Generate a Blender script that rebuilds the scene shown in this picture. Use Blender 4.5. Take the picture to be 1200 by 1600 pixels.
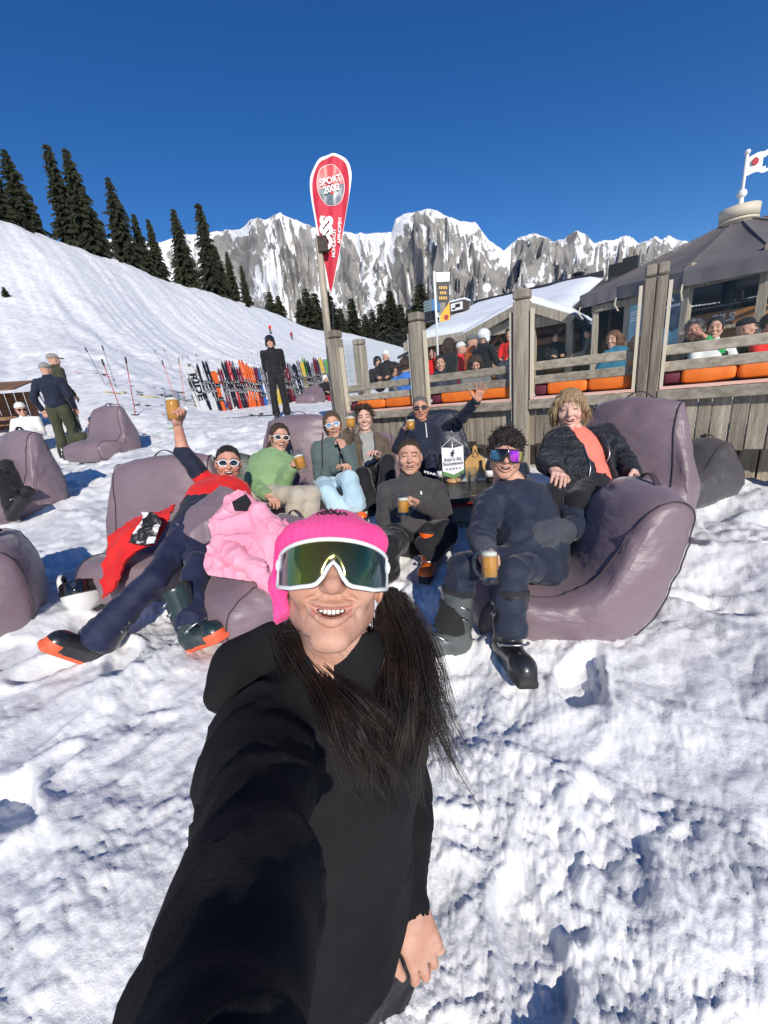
import bpy, math, random
import numpy as np
from mathutils import Vector, Matrix
random.seed(7); RNG = np.random.default_rng(7)
SC = bpy.context.scene
for o in list(bpy.data.objects): bpy.data.objects.remove(o, do_unlink=True)
COL = SC.collection
# ------------------------------------------------------------------ camera
FPX = 610.0; TH = math.radians(16.5); PH = math.radians(5.8); H = 1.25
V3 = lambda *a: np.array(a, float)
CF = V3(0, math.cos(TH), -math.sin(TH)); _r0 = V3(1, 0, 0); _d0 = V3(0, -math.sin(TH), -math.cos(TH))
CR = math.cos(PH)*_r0 + math.sin(PH)*_d0; CD = -math.sin(PH)*_r0 + math.cos(PH)*_d0
CC = V3(0, 0, H)
def P(x, y, d): return CC + d*(CF + (x-600)/FPX*CR + (y-800)/FPX*CD)
def ray(x, y): return CF + (x-600)/FPX*CR + (y-800)/FPX*CD
cam = bpy.data.cameras.new('camera'); camo = bpy.data.objects.new('camera', cam); COL.objects.link(camo)
cam.sensor_fit = 'VERTICAL'; cam.sensor_height = 36; cam.lens = 36*FPX/1600; cam.clip_start = .02; cam.clip_end = 20000
camo.matrix_world = Matrix(((CR[0], -CD[0], -CF[0], CC[0]), (CR[1], -CD[1], -CF[1], CC[1]), (CR[2], -CD[2], -CF[2], CC[2]), (0, 0, 0, 1)))
SC.camera = camo
# ------------------------------------------------------------------ sky, sun, exposure
SUN_AZ = math.radians(169); SUN_EL = math.radians(29)      # azimuth clockwise from the view direction (+Y)
SDIR = V3(math.sin(SUN_AZ)*math.cos(SUN_EL), math.cos(SUN_AZ)*math.cos(SUN_EL), math.sin(SUN_EL))
world = bpy.data.worlds.new('World'); SC.world = world; world.use_nodes = True
wn = world.node_tree.nodes; wl = world.node_tree.links
sky = wn.new('ShaderNodeTexSky'); sky.sky_type = 'NISHITA'; sky.sun_disc = False
sky.sun_elevation = SUN_EL; sky.sun_rotation = SUN_AZ; sky.altitude = 1600; sky.air_density = 1.0; sky.dust_density = 0.15; sky.ozone_density = 3.0
hsv = wn.new('ShaderNodeHueSaturation'); hsv.inputs['Saturation'].default_value = 1.3; hsv.inputs['Hue'].default_value = .509; wl.new(sky.outputs[0], hsv.inputs['Color']); wl.new(hsv.outputs[0], wn['Background'].inputs[0]); wn['Background'].inputs[1].default_value = 0.122
sun = bpy.data.lights.new('sun', 'SUN'); sun.energy = 4.3; sun.angle = math.radians(.53); sun.color = (1, .935, .84)
suno = bpy.data.objects.new('sun', sun); COL.objects.link(suno); suno.location = (-20, -30, 40)
suno.rotation_euler = Vector(SDIR).to_track_quat('Z', 'Y').to_euler()
SC.view_settings.view_transform = 'Standard'; SC.view_settings.look = 'None'; SC.view_settings.exposure = 0.0; SC.view_settings.gamma = 1
SC.view_settings.use_curve_mapping = False
SC.render.engine = 'CYCLES'; SC.cycles.max_bounces = 8; SC.cycles.transparent_max_bounces = 12
# ------------------------------------------------------------------ noise
def _h(i, j, k, s):
    n = (i.astype(np.int64)*374761393 + j.astype(np.int64)*668265263 + k.astype(np.int64)*2147483647 + s*974634777) & 0xffffffff
    n = ((n ^ (n >> 13))*1274126177) & 0xffffffff; n = n ^ (n >> 16)
    return (n & 0xffff)/32767.5-1
def noise(p, s=0):
    p = np.asarray(p, float); i = np.floor(p).astype(np.int64); f = p-i; u = f*f*f*(f*(f*6-15)+10)
    r = 0
    for dx in (0, 1):
        wx = u[:, 0] if dx else 1-u[:, 0]
        for dy in (0, 1):
            wy = u[:, 1] if dy else 1-u[:, 1]
            for dz in (0, 1):
                wz = u[:, 2] if dz else 1-u[:, 2]
                r = r + wx*wy*wz*_h(i[:, 0]+dx, i[:, 1]+dy, i[:, 2]+dz, s)
    return r
def fbm(p, o=4, s=0, g=.5, l=2.03):
    p = np.asarray(p, float); a = 1; r = 0
    for q in range(o): r = r+a*noise(p, s+q); a *= g; p = p*l+17.3
    return r
def n2(x, y, z=0.): return np.stack([x, y, np.zeros_like(x)+z], 1)
def sstep(a, b, x): t = np.clip((x-a)/(b-a), 0, 1); return t*t*(3-2*t)
# ------------------------------------------------------------------ objects
def _link(o, name, parent, label, cat, group, kind):
    o.name = name; COL.objects.link(o)
    if parent is not None: o.parent = parent
    if label: o['label'] = label
    if cat: o['category'] = cat
    if group: o['group'] = group
    if kind: o['kind'] = kind
    return o
def wloc(o):
    v = V3(0, 0, 0)
    while o is not None: v = v+np.array(o.location); o = o.parent
    return v
def empty(name, loc, label, cat, group=None):
    o = bpy.data.objects.new(name, None); o.location = loc; o.empty_display_size = .1
    return _link(o, name, None, label, cat, group, None)
def mesh(v, f, mats, smooth=True, mi=None, name='mesh'):
    me = bpy.data.meshes.new(name); v = np.asarray(v, np.float32)
    if isinstance(f, np.ndarray) and f.ndim == 2:
        n, k = f.shape; me.vertices.add(len(v)); me.vertices.foreach_set('co', v.ravel())
        me.loops.add(n*k); me.loops.foreach_set('vertex_index', f.astype(np.int32).ravel())
        me.polygons.add(n); me.polygons.foreach_set('loop_start', np.arange(0, n*k, k, dtype=np.int32))
        me.update(calc_edges=True)
    else: me.from_pydata(v.tolist(), [], [list(map(int, q)) for q in f]); me.update()
    for m in (mats if isinstance(mats, (list, tuple)) else [mats]): me.materials.append(m)
    if mi is not None: me.polygons.foreach_set('material_index', np.asarray(mi, np.int32))
    me.polygons.foreach_set('use_smooth', np.full(len(me.polygons), bool(smooth)))
    return me
def ob(name, v, f, mats, parent=None, smooth=True, label=None, cat=None, group=None, kind=None, loc=None, mi=None):
    """v in world space; origin at loc (or the parent's origin)"""
    v = np.asarray(v, float)
    if parent is not None: off = wloc(parent)
    elif loc is not None: off = np.asarray(loc, float)
    else: off = V3(0, 0, 0) if kind else np.array([v[:, 0].mean(), v[:, 1].mean(), v[:, 2].min()])
    o = bpy.data.objects.new(name, mesh(v-off, f, mats, smooth, mi, name))
    if parent is None: o.location = off
    return _link(o, name, parent, label, cat, group, kind)
def dup(root, loc=None, rotz=None, label=None, group=None, mats=None):
    def rec(s, par):
        c = s.copy(); COL.objects.link(c); c.parent = par
        for ch in s.children: rec(ch, c)
        return c
    r = rec(root, None)
    if loc is not None: r.location = loc
    if rotz is not None: r.rotation_euler = (0, 0, rotz)
    if label: r['label'] = label
    if group: r['group'] = group
    return r
class MB:
    def __init__(s): s.v = []; s.f = []
    def add(s, v, f):
        b = len(s.v); s.v += [tuple(map(float, q)) for q in v]; s.f += [tuple(int(i)+b for i in q) for q in f]; return s
    def box(s, c, sz, ax=None, bev=0):
        """c centre, sz full sizes, ax = 3 axis vectors"""
        ax = np.eye(3) if ax is None else np.asarray(ax, float); h = np.asarray(sz, float)/2; c = np.asarray(c, float)
        if bev <= 0:
            v = [c+ax[0]*h[0]*i+ax[1]*h[1]*j+ax[2]*h[2]*k for k in (-1, 1) for j in (-1, 1) for i in (-1, 1)]
            return s.add(v, [(0, 2, 3, 1), (4, 5, 7, 6), (0, 1, 5, 4), (2, 6, 7, 3), (0, 4, 6, 2), (1, 3, 7, 5)])
        b = min(bev, h.min()*.9); v = []
        for k, (zz, ins) in enumerate(((-h[2], b), (-h[2]+b, 0), (h[2]-b, 0), (h[2], b))):
            X, Y = h[0]-ins, h[1]-ins; e = b if ins == 0 else b*.4
            for x, y in ((X-e, -Y), (X, -Y+e), (X, Y-e), (X-e, Y), (-X+e, Y), (-X, Y-e), (-X, -Y+e), (-X+e, -Y)): v.append(c+ax[0]*x+ax[1]*y+ax[2]*zz)
        f = [tuple(range(7, -1, -1)), tuple(range(24, 32))]
        for k in range(3):
            for i in range(8): f.append((k*8+i, k*8+(i+1) % 8, (k+1)*8+(i+1) % 8, (k+1)*8+i))
        return s.add(v, f)
    def tube(s, pts, r, n=8, cap=True, flat=None):
        pts = [np.asarray(p, float) for p in pts]; m = len(pts); rr = r if hasattr(r, '__len__') else [r]*m
        v = []; up = None
        for i, p in enumerate(pts):
            t = pts[min(i+1, m-1)]-pts[max(i-1, 0)]; t = t/(np.linalg.norm(t)+1e-9)
            if up is None:
                a = V3(0, 0, 1) if abs(t[2]) < .9 else V3(1, 0, 0)
                if flat is not None: a = np.asarray(flat[1], float)
                up = a
            x = np.cross(up, t); x /= np.linalg.norm(x)+1e-9; y = np.cross(t, x); up = y
            fx = 1 if flat is None else flat[0]
            for k in range(n):
                a = 2*math.pi*k/n; v.append(p+rr[i]*(math.cos(a)*x*fx+math.sin(a)*y))
        f = [(i*n+k, i*n+(k+1) % n, (i+1)*n+(k+1) % n, (i+1)*n+k) for i in range(m-1) for k in range(n)]
        if cap: f += [tuple(range(n-1, -1, -1)), tuple((m-1)*n+k for k in range(n))]
        return s.add(v, f)
    def lathe(s, prof, c=(0, 0, 0), n=24, ax=None):
        ax = np.eye(3) if ax is None else np.asarray(ax, float); c = np.asarray(c, float); v = []
        for r, z in prof:
            for k in range(n):
                a = 2*math.pi*k/n; v.append(c+ax[0]*r*math.cos(a)+ax[1]*r*math.sin(a)+ax[2]*z)
        m = len(prof)
        f = [(i*n+k, i*n+(k+1) % n, (i+1)*n+(k+1) % n, (i+1)*n+k) for i in range(m-1) for k in range(n)]
        f += [tuple(range(n-1, -1, -1)), tuple((m-1)*n+k for k in range(n))]
        return s.add(v, f)
    def prism(s, poly, t0, t1, o, ax):
        """2-D polygon (a,b) in axes ax[0],ax[1], extruded t0..t1 along ax[2]"""
        ax = np.asarray(ax, float); o = np.asarray(o, float); n = len(poly)
        v = [o+ax[0]*a+ax[1]*b+ax[2]*t for t in (t0, t1) for a, b in poly]
        f = [tuple(range(n-1, -1, -1)), tuple(range(n, 2*n))]+[(i, (i+1) % n, n+(i+1) % n, n+i) for i in range(n)]
        return s.add(v, f)
    def ob(s, name, m, parent=None, smooth=False, **k): return ob(name, s.v, s.f, m, parent, smooth, **k)
# ------------------------------------------------------------------ materials
def mat(name, c, c2=None, ns=6., rough=.6, bump=0., bs=60., metal=0., spec=.5, sheen=0., coat=0., sss=0., stretch=(1, 1, 1), bstretch=None, vary=0., det=4., rough2=None, lo=.35, hi=.65, aniso=0):
    m = bpy.data.materials.new(name); m.use_nodes = True; nt = m.node_tree; N = nt.nodes; L = nt.links; b = N['Principled BSDF']
    b.inputs['Base Color'].default_value = (*c, 1); b.inputs['Roughness'].default_value = rough; b.inputs['Metallic'].default_value = metal
    b.inputs['Specular IOR Level'].default_value = spec; b.inputs['Coat Weight'].default_value = coat; b.inputs['Coat Roughness'].default_value = .08
    b.inputs['Sheen Weight'].default_value = sheen; b.inputs['Sheen Roughness'].default_value = .4
    if sss: b.inputs['Subsurface Weight'].default_value = sss; b.inputs['Subsurface Radius'].default_value = (.012, .005, .003); b.inputs['Subsurface Scale'].default_value = 1
    tc = N.new('ShaderNodeTexCoord'); out = None
    def mapped(st):
        mp = N.new('ShaderNodeMapping'); mp.inputs['Scale'].default_value = st; L.new(tc.outputs['Object'], mp.inputs[0]); return mp.outputs[0]
    if c2 is not None:
        t = N.new('ShaderNodeTexNoise'); t.inputs['Scale'].default_value = ns; t.inputs['Detail'].default_value = det; L.new(mapped(stretch), t.inputs[0])
        r = N.new('ShaderNodeValToRGB'); r.color_ramp.elements[0].position = lo; r.color_ramp.elements[1].position = hi
        r.color_ramp.elements[0].color = (*c, 1); r.color_ramp.elements[1].color = (*c2, 1); L.new(t.outputs[0], r.inputs[0]); out = r.outputs[0]
        if rough2 is not None:
            mr = N.new('ShaderNodeMapRange'); mr.inputs['From Min'].default_value = lo; mr.inputs['From Max'].default_value = hi
            mr.inputs['To Min'].default_value = rough; mr.inputs['To Max'].default_value = rough2; L.new(t.outputs[0], mr.inputs[0]); L.new(mr.outputs[0], b.inputs['Roughness'])
    if vary:
        oi = N.new('ShaderNodeObjectInfo'); hs = N.new('ShaderNodeHueSaturation'); mr = N.new('ShaderNodeMapRange')
        mr.inputs['To Min'].default_value = 1-vary; mr.inputs['To Max'].default_value = 1+vary; L.new(oi.outputs['Random'], mr.inputs[0]); L.new(mr.outputs[0], hs.inputs['Value'])
        if out is not None: L.new(out, hs.inputs['Color'])
        else: hs.inputs['Color'].default_value = (*c, 1)
        out = hs.outputs[0]
    if out is not None: L.new(out, b.inputs['Base Color'])
    if bump:
        t = N.new('ShaderNodeTexNoise'); t.inputs['Scale'].default_value = bs; t.inputs['Detail'].default_value = 5; L.new(mapped(bstretch or (1, 1, 1)), t.inputs[0])
        bp = N.new('ShaderNodeBump'); bp.inputs['Strength'].default_value = min(1, bump); bp.inputs['Distance'].default_value = .02 if bump <= 1 else .02*bump; L.new(t.outputs[0], bp.inputs['Height']); L.new(bp.outputs[0], b.inputs['Normal'])
    return m
def glassmat(name, tint=(1, 1, 1), refl=.08, rough=0.0, edge=.5):
    m = bpy.data.materials.new(name); m.use_nodes = True; N = m.node_tree.nodes; L = m.node_tree.links; N.remove(N['Principled BSDF'])
    t = N.new('ShaderNodeBsdfTransparent'); t.inputs[0].default_value = (*tint, 1); g = N.new('ShaderNodeBsdfGlossy'); g.inputs['Roughness'].default_value = rough
    fr = N.new('ShaderNodeLayerWeight'); fr.inputs[0].default_value = .5; pw = N.new('ShaderNodeMath'); pw.operation = 'POWER'; pw.inputs[1].default_value = 4; L.new(fr.outputs['Facing'], pw.inputs[0])
    mx = N.new('ShaderNodeMixShader'); ad = N.new('ShaderNodeMath'); ad.operation = 'MULTIPLY_ADD'; ad.inputs[1].default_value = edge; ad.inputs[2].default_value = refl; ad.use_clamp = True
    L.new(pw.outputs[0], ad.inputs[0]); L.new(ad.outputs[0], mx.inputs[0]); L.new(t.outputs[0], mx.inputs[1]); L.new(g.outputs[0], mx.inputs[2]); L.new(mx.outputs[0], N['Material Output'].inputs[0])
    return m
M = {}
M['wood'] = mat('weathered_wood', (.235, .195, .145), (.42, .365, .285), 3, .8, .6, 30, stretch=(9, 9, .7), bstretch=(12, 12, .6), vary=.28)
M['woodh'] = mat('weathered_rail_wood', (.26, .22, .165), (.455, .40, .315), 3, .8, .5, 30, stretch=(.8, 9, 9), bstretch=(.7, 12, 12), vary=.16)
M['brownwood'] = mat('brown_timber', (.13, .06, .028), (.24, .12, .055), 3, .7, .4, 30, stretch=(.8, 8, 8), vary=.25)
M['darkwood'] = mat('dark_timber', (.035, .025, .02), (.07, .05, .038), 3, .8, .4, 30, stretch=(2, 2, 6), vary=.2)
M['black'] = mat('black_paint', (.015, .015, .016), None, rough=.5)
M['white'] = mat('white_paint', (.78, .77, .74), None, rough=.5)
M['cream'] = mat('cream_trim', (.62, .55, .42), None, rough=.6)
M['canvas'] = mat('grey_umbrella_canvas', (.125, .112, .115), (.15, .136, .138), 2.2, .85, .15, 400, vary=.06)
M['metal'] = mat('grey_metal', (.45, .45, .46), None, rough=.35, metal=1)
M['darkmetal'] = mat('dark_metal', (.05, .05, .055), None, rough=.45, metal=.6)
M['glass'] = glassmat('window_glass', (.96, .975, .97), .012, 0, .25)
M['orange'] = mat('orange_cushion', (.72, .15, .012), (.8, .2, .02), 4, .6, .4, 9, vary=.08)
M['maroon'] = mat('maroon_cushion', (.10, .012, .03), (.13, .02, .04), 4, .7, .3, 12)
M['pinkboard'] = mat('pink_bench_board', (.75, .42, .33), (.8, .5, .4), 3, .6)
# ================================================================== TERRAIN
WU = V3(.8, -.6, 0); WN = V3(-.6, -.8, 0); WZ = V3(0, 0, 1)      # terrace front: along, outwards, up
PW = P(667, 650, 4.4); PW[2] = 0
def WP(s, z, off=0): return PW+WU*s+WZ*z+WN*off
_cp = [(110, 730, 7.2), (165, 714, 6.6), (445, 657, 8.5), (345, 646, 12), (500, 627, 15), (60, 735, 6.6), (0, 735, 6.0), (100, 560, 18), (0, 560, 19), (250, 572, 26), (400, 562, 42), (190, 645, 9.5), (300, 610, 15.5),
       (0, 450, 36), (120, 470, 38), (250, 500, 48), (380, 520, 62), (470, 532, 85), (0, 345, 55), (100, 380, 59), (200, 415, 65), (330, 459, 80), (430, 490, 100), (540, 521, 132), (640, 548, 172),
       (-200, 270, 48), (-200, 500, 22), (-500, 150, 48), (560, 590, 32), (560, 560, 70)]
_cw = [P(*c) for c in _cp]
for x in (-5, -2.5, 0, 2.5, 5):
    for y in (-4, -1, 1.5, 4, 6): _cw.append(V3(x, y, .1*y if y > 0 else .06*y))
for x, y, z in ((4, 9, .75), (9, 8, .65), (8, 14, .9), (2, 16, 1.3), (12, 4, .4), (14, 20, .8), (5, 30, 2.5), (30, 30, 0), (20, 60, 1), (60, 40, -4), (60, 120, -8), (20, 130, 4), (60, 200, 0), (25, 230, 12), (-25, 210, 18), (-70, 150, 24), (-85, 90, 28), (-95, 40, 34), (-20, -20, 0), (20, -20, -2), (-60, -10, 20)): _cw.append(V3(x, y, z))
_cw = np.array(_cw)
def _warp(x, y):
    r = np.sqrt(x*x+y*y)+1e-6; k = np.log1p(r/4)*4/r; return np.stack([x*k, y*k], 1)
_A = _warp(_cw[:, 0], _cw[:, 1])
_base = lambda x, y: .1*y
_sc = lambda x, y: 1+np.sqrt(x*x+y*y)/12
_val = (_cw[:, 2]-_base(_cw[:, 0], _cw[:, 1]))/_sc(_cw[:, 0], _cw[:, 1])
def _phi(d2): return .5*d2*np.log(d2+1e-9)
_n = len(_A); _K = _phi(((_A[:, None]-_A[None])**2).sum(-1))+np.eye(_n)*.02
_Pm = np.concatenate([np.ones((_n, 1)), _A], 1)
_S = np.linalg.solve(np.block([[_K, _Pm], [_Pm.T, np.zeros((3, 3))]]), np.concatenate([_val, np.zeros(3)]))
def ter0(x, y):
    x = np.atleast_1d(np.asarray(x, float)); y = np.atleast_1d(np.asarray(y, float)); out = np.empty(len(x))
    for a in range(0, len(x), 60000):
        q = _warp(x[a:a+60000], y[a:a+60000]); d2 = ((q[:, None]-_A[None])**2).sum(-1)
        out[a:a+60000] = _phi(d2)@_S[:_n]+_S[_n]+q@_S[_n+1:]
    return out*_sc(x, y)+_base(x, y)
def gz(x, y): return float(ter0([x], [y])[0])
def lumps(x, y):
    r = np.sqrt(x*x+y*y); p = n2(x, y)
    q = n2(x+noise(p*1.3, 3)*.14+noise(p*6, 6)*.025, y+noise(p*1.3, 4)*.14+noise(p*6, 7)*.025)
    big = .050*noise(q*1.5, 11)+.030*noise(q*3.1, 12)
    bil = lambda f, s: 1-2*np.abs(noise(q*f, s))          # crumbly ridges
    rz_ = .6+.4*sstep(-.6, .5, noise(q*1.1, 31)+.5*noise(q*3.3, 32))
    # clods: rounded cells with sharp creases between
    def clod(f, s, k):
        g = q[:, :2]*f+np.stack([noise(q*f*1.6, s+5), noise(q*f*1.6, s+6)], 1)*.32; gi = np.floor(g); d1 = np.full(len(x), 9.)
        for ox in (-1, 0, 1):
            for oy in (-1, 0, 1):
                ci = gi+[ox, oy]; hx = _h(ci[:, 0], ci[:, 1], ci[:, 0]*0, s); hy = _h(ci[:, 0], ci[:, 1], ci[:, 0]*0, s+1); hr = _h(ci[:, 0], ci[:, 1], ci[:, 0]*0, s+2)
                d = np.hypot(g[:, 0]-ci[:, 0]-.5-.45*hx, g[:, 1]-ci[:, 1]-.5-.45*hy)/(.62+.33*hr); d1 = np.minimum(d1, d)
        return np.sqrt(np.clip(1-d1*d1, 0, 1))
    z = big+rz_*(.020*bil(4.3, 21)+.013*bil(9.5, 22)+.020*clod(7, 101, 0)*sstep(-.2, .5, noise(q*2.3, 33))+.018*clod(14, 111, 0)*sstep(-.35, .4, noise(q*3.7, 34))+.012*clod(30, 121, 0)*sstep(-.4, .3, noise(q*5, 35))+.007*clod(60, 141, 0)+.003*bil(40, 25))+(1-rz_)*(.012*bil(4, 26)+.006*bil(11, 27)+.006*clod(14, 131, 0))
    g = (q*2.5); gi = np.floor(g[:, :2]); bz = 0
    for ox in (-1, 0, 1):
        for oy in (-1, 0, 1):
            ci = gi+[ox, oy]; h1 = _h(ci[:, 0], ci[:, 1], ci[:, 0]*0, 77); h2 = _h(ci[:, 0], ci[:, 1], ci[:, 0]*0, 78); h3 = _h(ci[:, 0], ci[:, 1], ci[:, 0]*0, 79); h4 = _h(ci[:, 0], ci[:, 1], ci[:, 0]*0, 80)
            dx = g[:, 0]-(ci[:, 0]+.5+.45*h1); dy = g[:, 1]-(ci[:, 1]+.5+.45*h2); an = h3*3.1
            u = dx*np.cos(an)+dy*np.sin(an); v = -dx*np.sin(an)+dy*np.cos(an); e = np.sqrt((u/.36)**2+(v/.17)**2)+.25*noise(q*9, 82)
            bz = bz-(h4 > -.2)*((.045+.03*h1)*sstep(1.15, .8, e)-.02*np.exp(-((e-1.3)/.25)**2))
    z = z+bz*.8
    return z*(1-.72*sstep(5, 16, r))*(.75+.25*sstep(.5, 2.4, r))
def ski_tracks(x, y):
    r = np.sqrt(x*x+y*y)
    # grooves that run down the hillside
    ang = np.arctan2(x, y); c = (x*.63-y*.77)
    g = noise(n2((x*.77+y*.63)*.6+noise(n2(x*.04, y*.04), 5)*2.5, c*.025), 41)+.7*noise(n2((x*.77+y*.63)*2.6+noise(n2(x*.06, y*.06), 6)*3, c*.06), 42)
    return .15*g*sstep(12, 26, r)*sstep(.1, -.1, ang)+(.10*fbm(n2(x*.35, y*.35), 3, 45)+.05*(1-2*np.abs(noise(n2(x*.9, y*.9), 47))))*sstep(8, 20, r)
NA, NR = 760, 820
_az = np.radians(np.linspace(-105, 100, NA)); _rr = np.exp(np.linspace(math.log(.12), math.log(330), NR))
AZ, RR = np.meshgrid(_az, _rr); gx = (RR*np.sin(AZ)).ravel(); gy = (RR*np.cos(AZ)).ravel()
gzv = ter0(gx, gy)+lumps(gx, gy)*sstep(.0, .25, RR.ravel())+ski_tracks(gx, gy)
_i = np.arange(NR*NA).reshape(NR, NA)
quads = np.stack([_i[:-1, :-1], _i[1:, :-1], _i[1:, 1:], _i[:-1, 1:]], -1).reshape(-1, 4)[:, ::-1]
snow = bpy.data.materials.new('snow'); snow.use_nodes = True
def _snow():
    N = snow.node_tree.nodes; L = snow.node_tree.links; b = N['Principled BSDF']; b.inputs['Roughness'].default_value = .55; b.inputs['Specular IOR Level'].default_value = .35
    tc = N.new('ShaderNodeTexCoord'); t = N.new('ShaderNodeTexNoise'); t.inputs['Scale'].default_value = 3.4; t.inputs['Detail'].default_value = 8; t.inputs['Roughness'].default_value = .62; L.new(tc.outputs['Object'], t.inputs[0])
    r = N.new('ShaderNodeValToRGB'); e = r.color_ramp.elements; e[0].position = .36; e[0].color = (.62, .63, .64, 1); e[1].position = .53; e[1].color = (.87, .865, .855, 1); L.new(t.outputs[0], r.inputs[0]); L.new(r.outputs[0], b.inputs['Base Color'])
    f = N.new('ShaderNodeTexNoise'); f.inputs['Scale'].default_value = 38; f.inputs['Detail'].default_value = 8; f.inputs['Roughness'].default_value = .7; L.new(tc.outputs['Object'], f.inputs[0])
    bp = N.new('ShaderNodeBump'); bp.inputs['Strength'].default_value = .7; bp.inputs['Distance'].default_value = .009; L.new(f.outputs[0], bp.inputs['Height'])
    L.new(bp.outputs[0], b.inputs['Normal'])
_snow()
ob('snow_ground', np.stack([gx, gy, gzv], 1), quads, snow, kind='structure', loc=(0, 0, 0))
SGN = lambda x, y: gz(x, y)
# far valley floor so that the ground reaches the horizon
_fx = np.linspace(-6000, 6000, 40); _fy = np.linspace(-3000, 9000, 40); FX, FY = np.meshgrid(_fx, _fy)
_fz = -14-0*FX; _i = np.arange(1600).reshape(40, 40)
ob('valley_ground', np.stack([FX.ravel(), FY.ravel(), _fz.ravel()], 1), np.stack([_i[:-1, :-1], _i[:-1, 1:], _i[1:, 1:], _i[1:, :-1]], -1).reshape(-1, 4), snow, kind='structure', loc=(0, 0, 0))
# ------------------------------------------------------------------ mountains
def mountains():
    sk = np.array([(-700, 300), (-200, 340), (60, 380), (180, 372), (250, 378), (285, 366), (320, 363), (345, 360), (375, 357), (392, 343), (402, 339), (415, 342), (428, 335), (438, 332), (450, 338), (466, 344), (482, 351), (500, 356), (540, 362), (560, 364), (590, 363), (612, 361), (618, 342), (630, 334), (650, 330), (668, 324), (682, 327), (700, 338), (720, 344), (742, 347), (752, 358), (764, 374), (780, 386), (787, 391), (798, 380), (815, 368), (835, 364), (852, 370), (868, 377), (882, 371), (893, 364), (905, 360), (916, 366), (928, 378), (945, 375), (960, 374), (975, 366), (984, 366), (995, 377), (1010, 376), (1024, 367), (1034, 374), (1045, 365), (1056, 373), (1070, 374), (1100, 382), (1200, 380), (1400, 400), (1900, 420)], float)
    NS, NT = 1300, 330
    xs = np.concatenate([np.linspace(-500, 230, 150), np.linspace(232, 1110, NS-250), np.linspace(1115, 1900, 100)])
    ys = np.interp(xs, sk[:, 0], sk[:, 1])
    ys = ys+1.3*fbm(n2(xs*.11, xs*0), 3, 3)*sstep(250, 330, xs)+2.4*np.abs(fbm(n2(xs*.2, xs*0+3), 2, 9))*sstep(940, 1000, xs)
    d = np.array([ray(a, b) for a, b in zip(xs, ys)]); h = np.hypot(d[:, 0], d[:, 1]); D0 = 2150+260*np.sin(xs*.006)+150*noise(n2(xs*.012, xs*0), 8)
    hx, hy = d[:, 0]/h, d[:, 1]/h; top = d[:, 2]/h*D0
    t = np.linspace(-.12, 1, NT)**1; T, S = np.meshgrid(t, xs, indexing='ij'); TT = np.clip(T, 0, 1)
    dist = D0[None]-T*1150
    f = np.where(TT < .5, (1-TT)**1.75, 0); f = (1-TT)**1.7
    back = np.where(T < 0, T*2.2, 0)
    z = top[None]*(f+back)-20*TT
    X = hx[None]*dist; Y = hy[None]*dist; sh = X.shape
    u = (S*.0115).ravel(); v = TT.ravel(); y = v*3.4           # y: same scale as u on the cliff
    tau = T.ravel()
    wx = noise(n2(u*1.3, y*1.3), 51)*.35+noise(n2(u*3.5, y*3.5), 53)*.12; wy = noise(n2(u*1.3, y*1.3), 52)*.35+noise(n2(u*3.5, y*3.5), 54)*.12
    U, Yy = u+wx, y+wy
    rid = lambda fx, fy, a, sd: 1-2*np.abs(noise(n2((U*math.cos(a)+Yy*math.sin(a))*fx, (-U*math.sin(a)+Yy*math.cos(a))*fy), sd))
    g1 = rid(1.2, .55, .25, 61); g2 = rid(2.9, 1.3, -.35, 62); g3 = rid(6.5, 3.6, .3, 63); g4 = fbm(n2(U*14, Yy*10), 3, 64); l1 = rid(.9, 3.0, .5, 65); l2 = rid(1.1, 4.2, -.55, 66)
    amp = sstep(0., .10, v)
    rel = (80*g1+55*g2+42*g3+24*g4+34*l1+26*l2-100)*amp*(.5+.5*sstep(1, .6, v))+6*g4*(1-amp)
    base = (top[None]*(f+back)-20*TT).ravel(); z = base+rel
    lim = (top/D0)[None]*dist; z = np.minimum(z, (lim-1.5-60*np.clip(T, 0, 1)**.9).ravel())
    z = np.where(tau <= 0.001, base, z)
    vv = np.stack([X.ravel(), Y.ravel(), z+H], 1); g = vv.reshape(*sh, 3)
    nn = np.cross(np.gradient(g, axis=1), np.gradient(g, axis=0)); nn /= np.linalg.norm(nn, axis=-1, keepdims=True)+1e-9; nz = np.abs(nn[..., 2]).ravel()
    zz = z.reshape(sh); lap = (np.roll(zz, 5, 1)+np.roll(zz, -5, 1)-2*zz).ravel()/30
    left = sstep(560, 330, S.ravel()); right = sstep(900, 1000, S.ravel())
    chute = rid(2.2, .28, .12, 67); chute2 = rid(5.5, .8, -.2, 68); d1 = rid(.5, 3.2, .6, 69); d2 = rid(.6, 4.6, -.5, 70)
    s = -.27+.24*np.clip(lap, -1, 1)+.5*(nz-.42)
    s += .34*sstep(.82, .98, chute)+.28*sstep(.80, .98, chute2)+.34*sstep(.82, .97, d1)+.32*sstep(.82, .97, d2)+.36*fbm(n2(u*2.1, y*2.1), 3, 91)+.22*fbm(n2(U*7, Yy*7), 3, 81)
    s += .85*sstep(.46, .72, v+.10*noise(n2(u*2, y*2), 93))+.38*left*sstep(.10, .3, v)+.45*np.exp(-(v/.03)**2)+.08*right
    s -= .55*sstep(.62, .80, 1-np.abs(noise(n2(U*2.4, Yy*2.0), 95))-.25*fbm(n2(U*8, Yy*8), 2, 96))*sstep(.5, .7, v)
    mask = s
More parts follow.
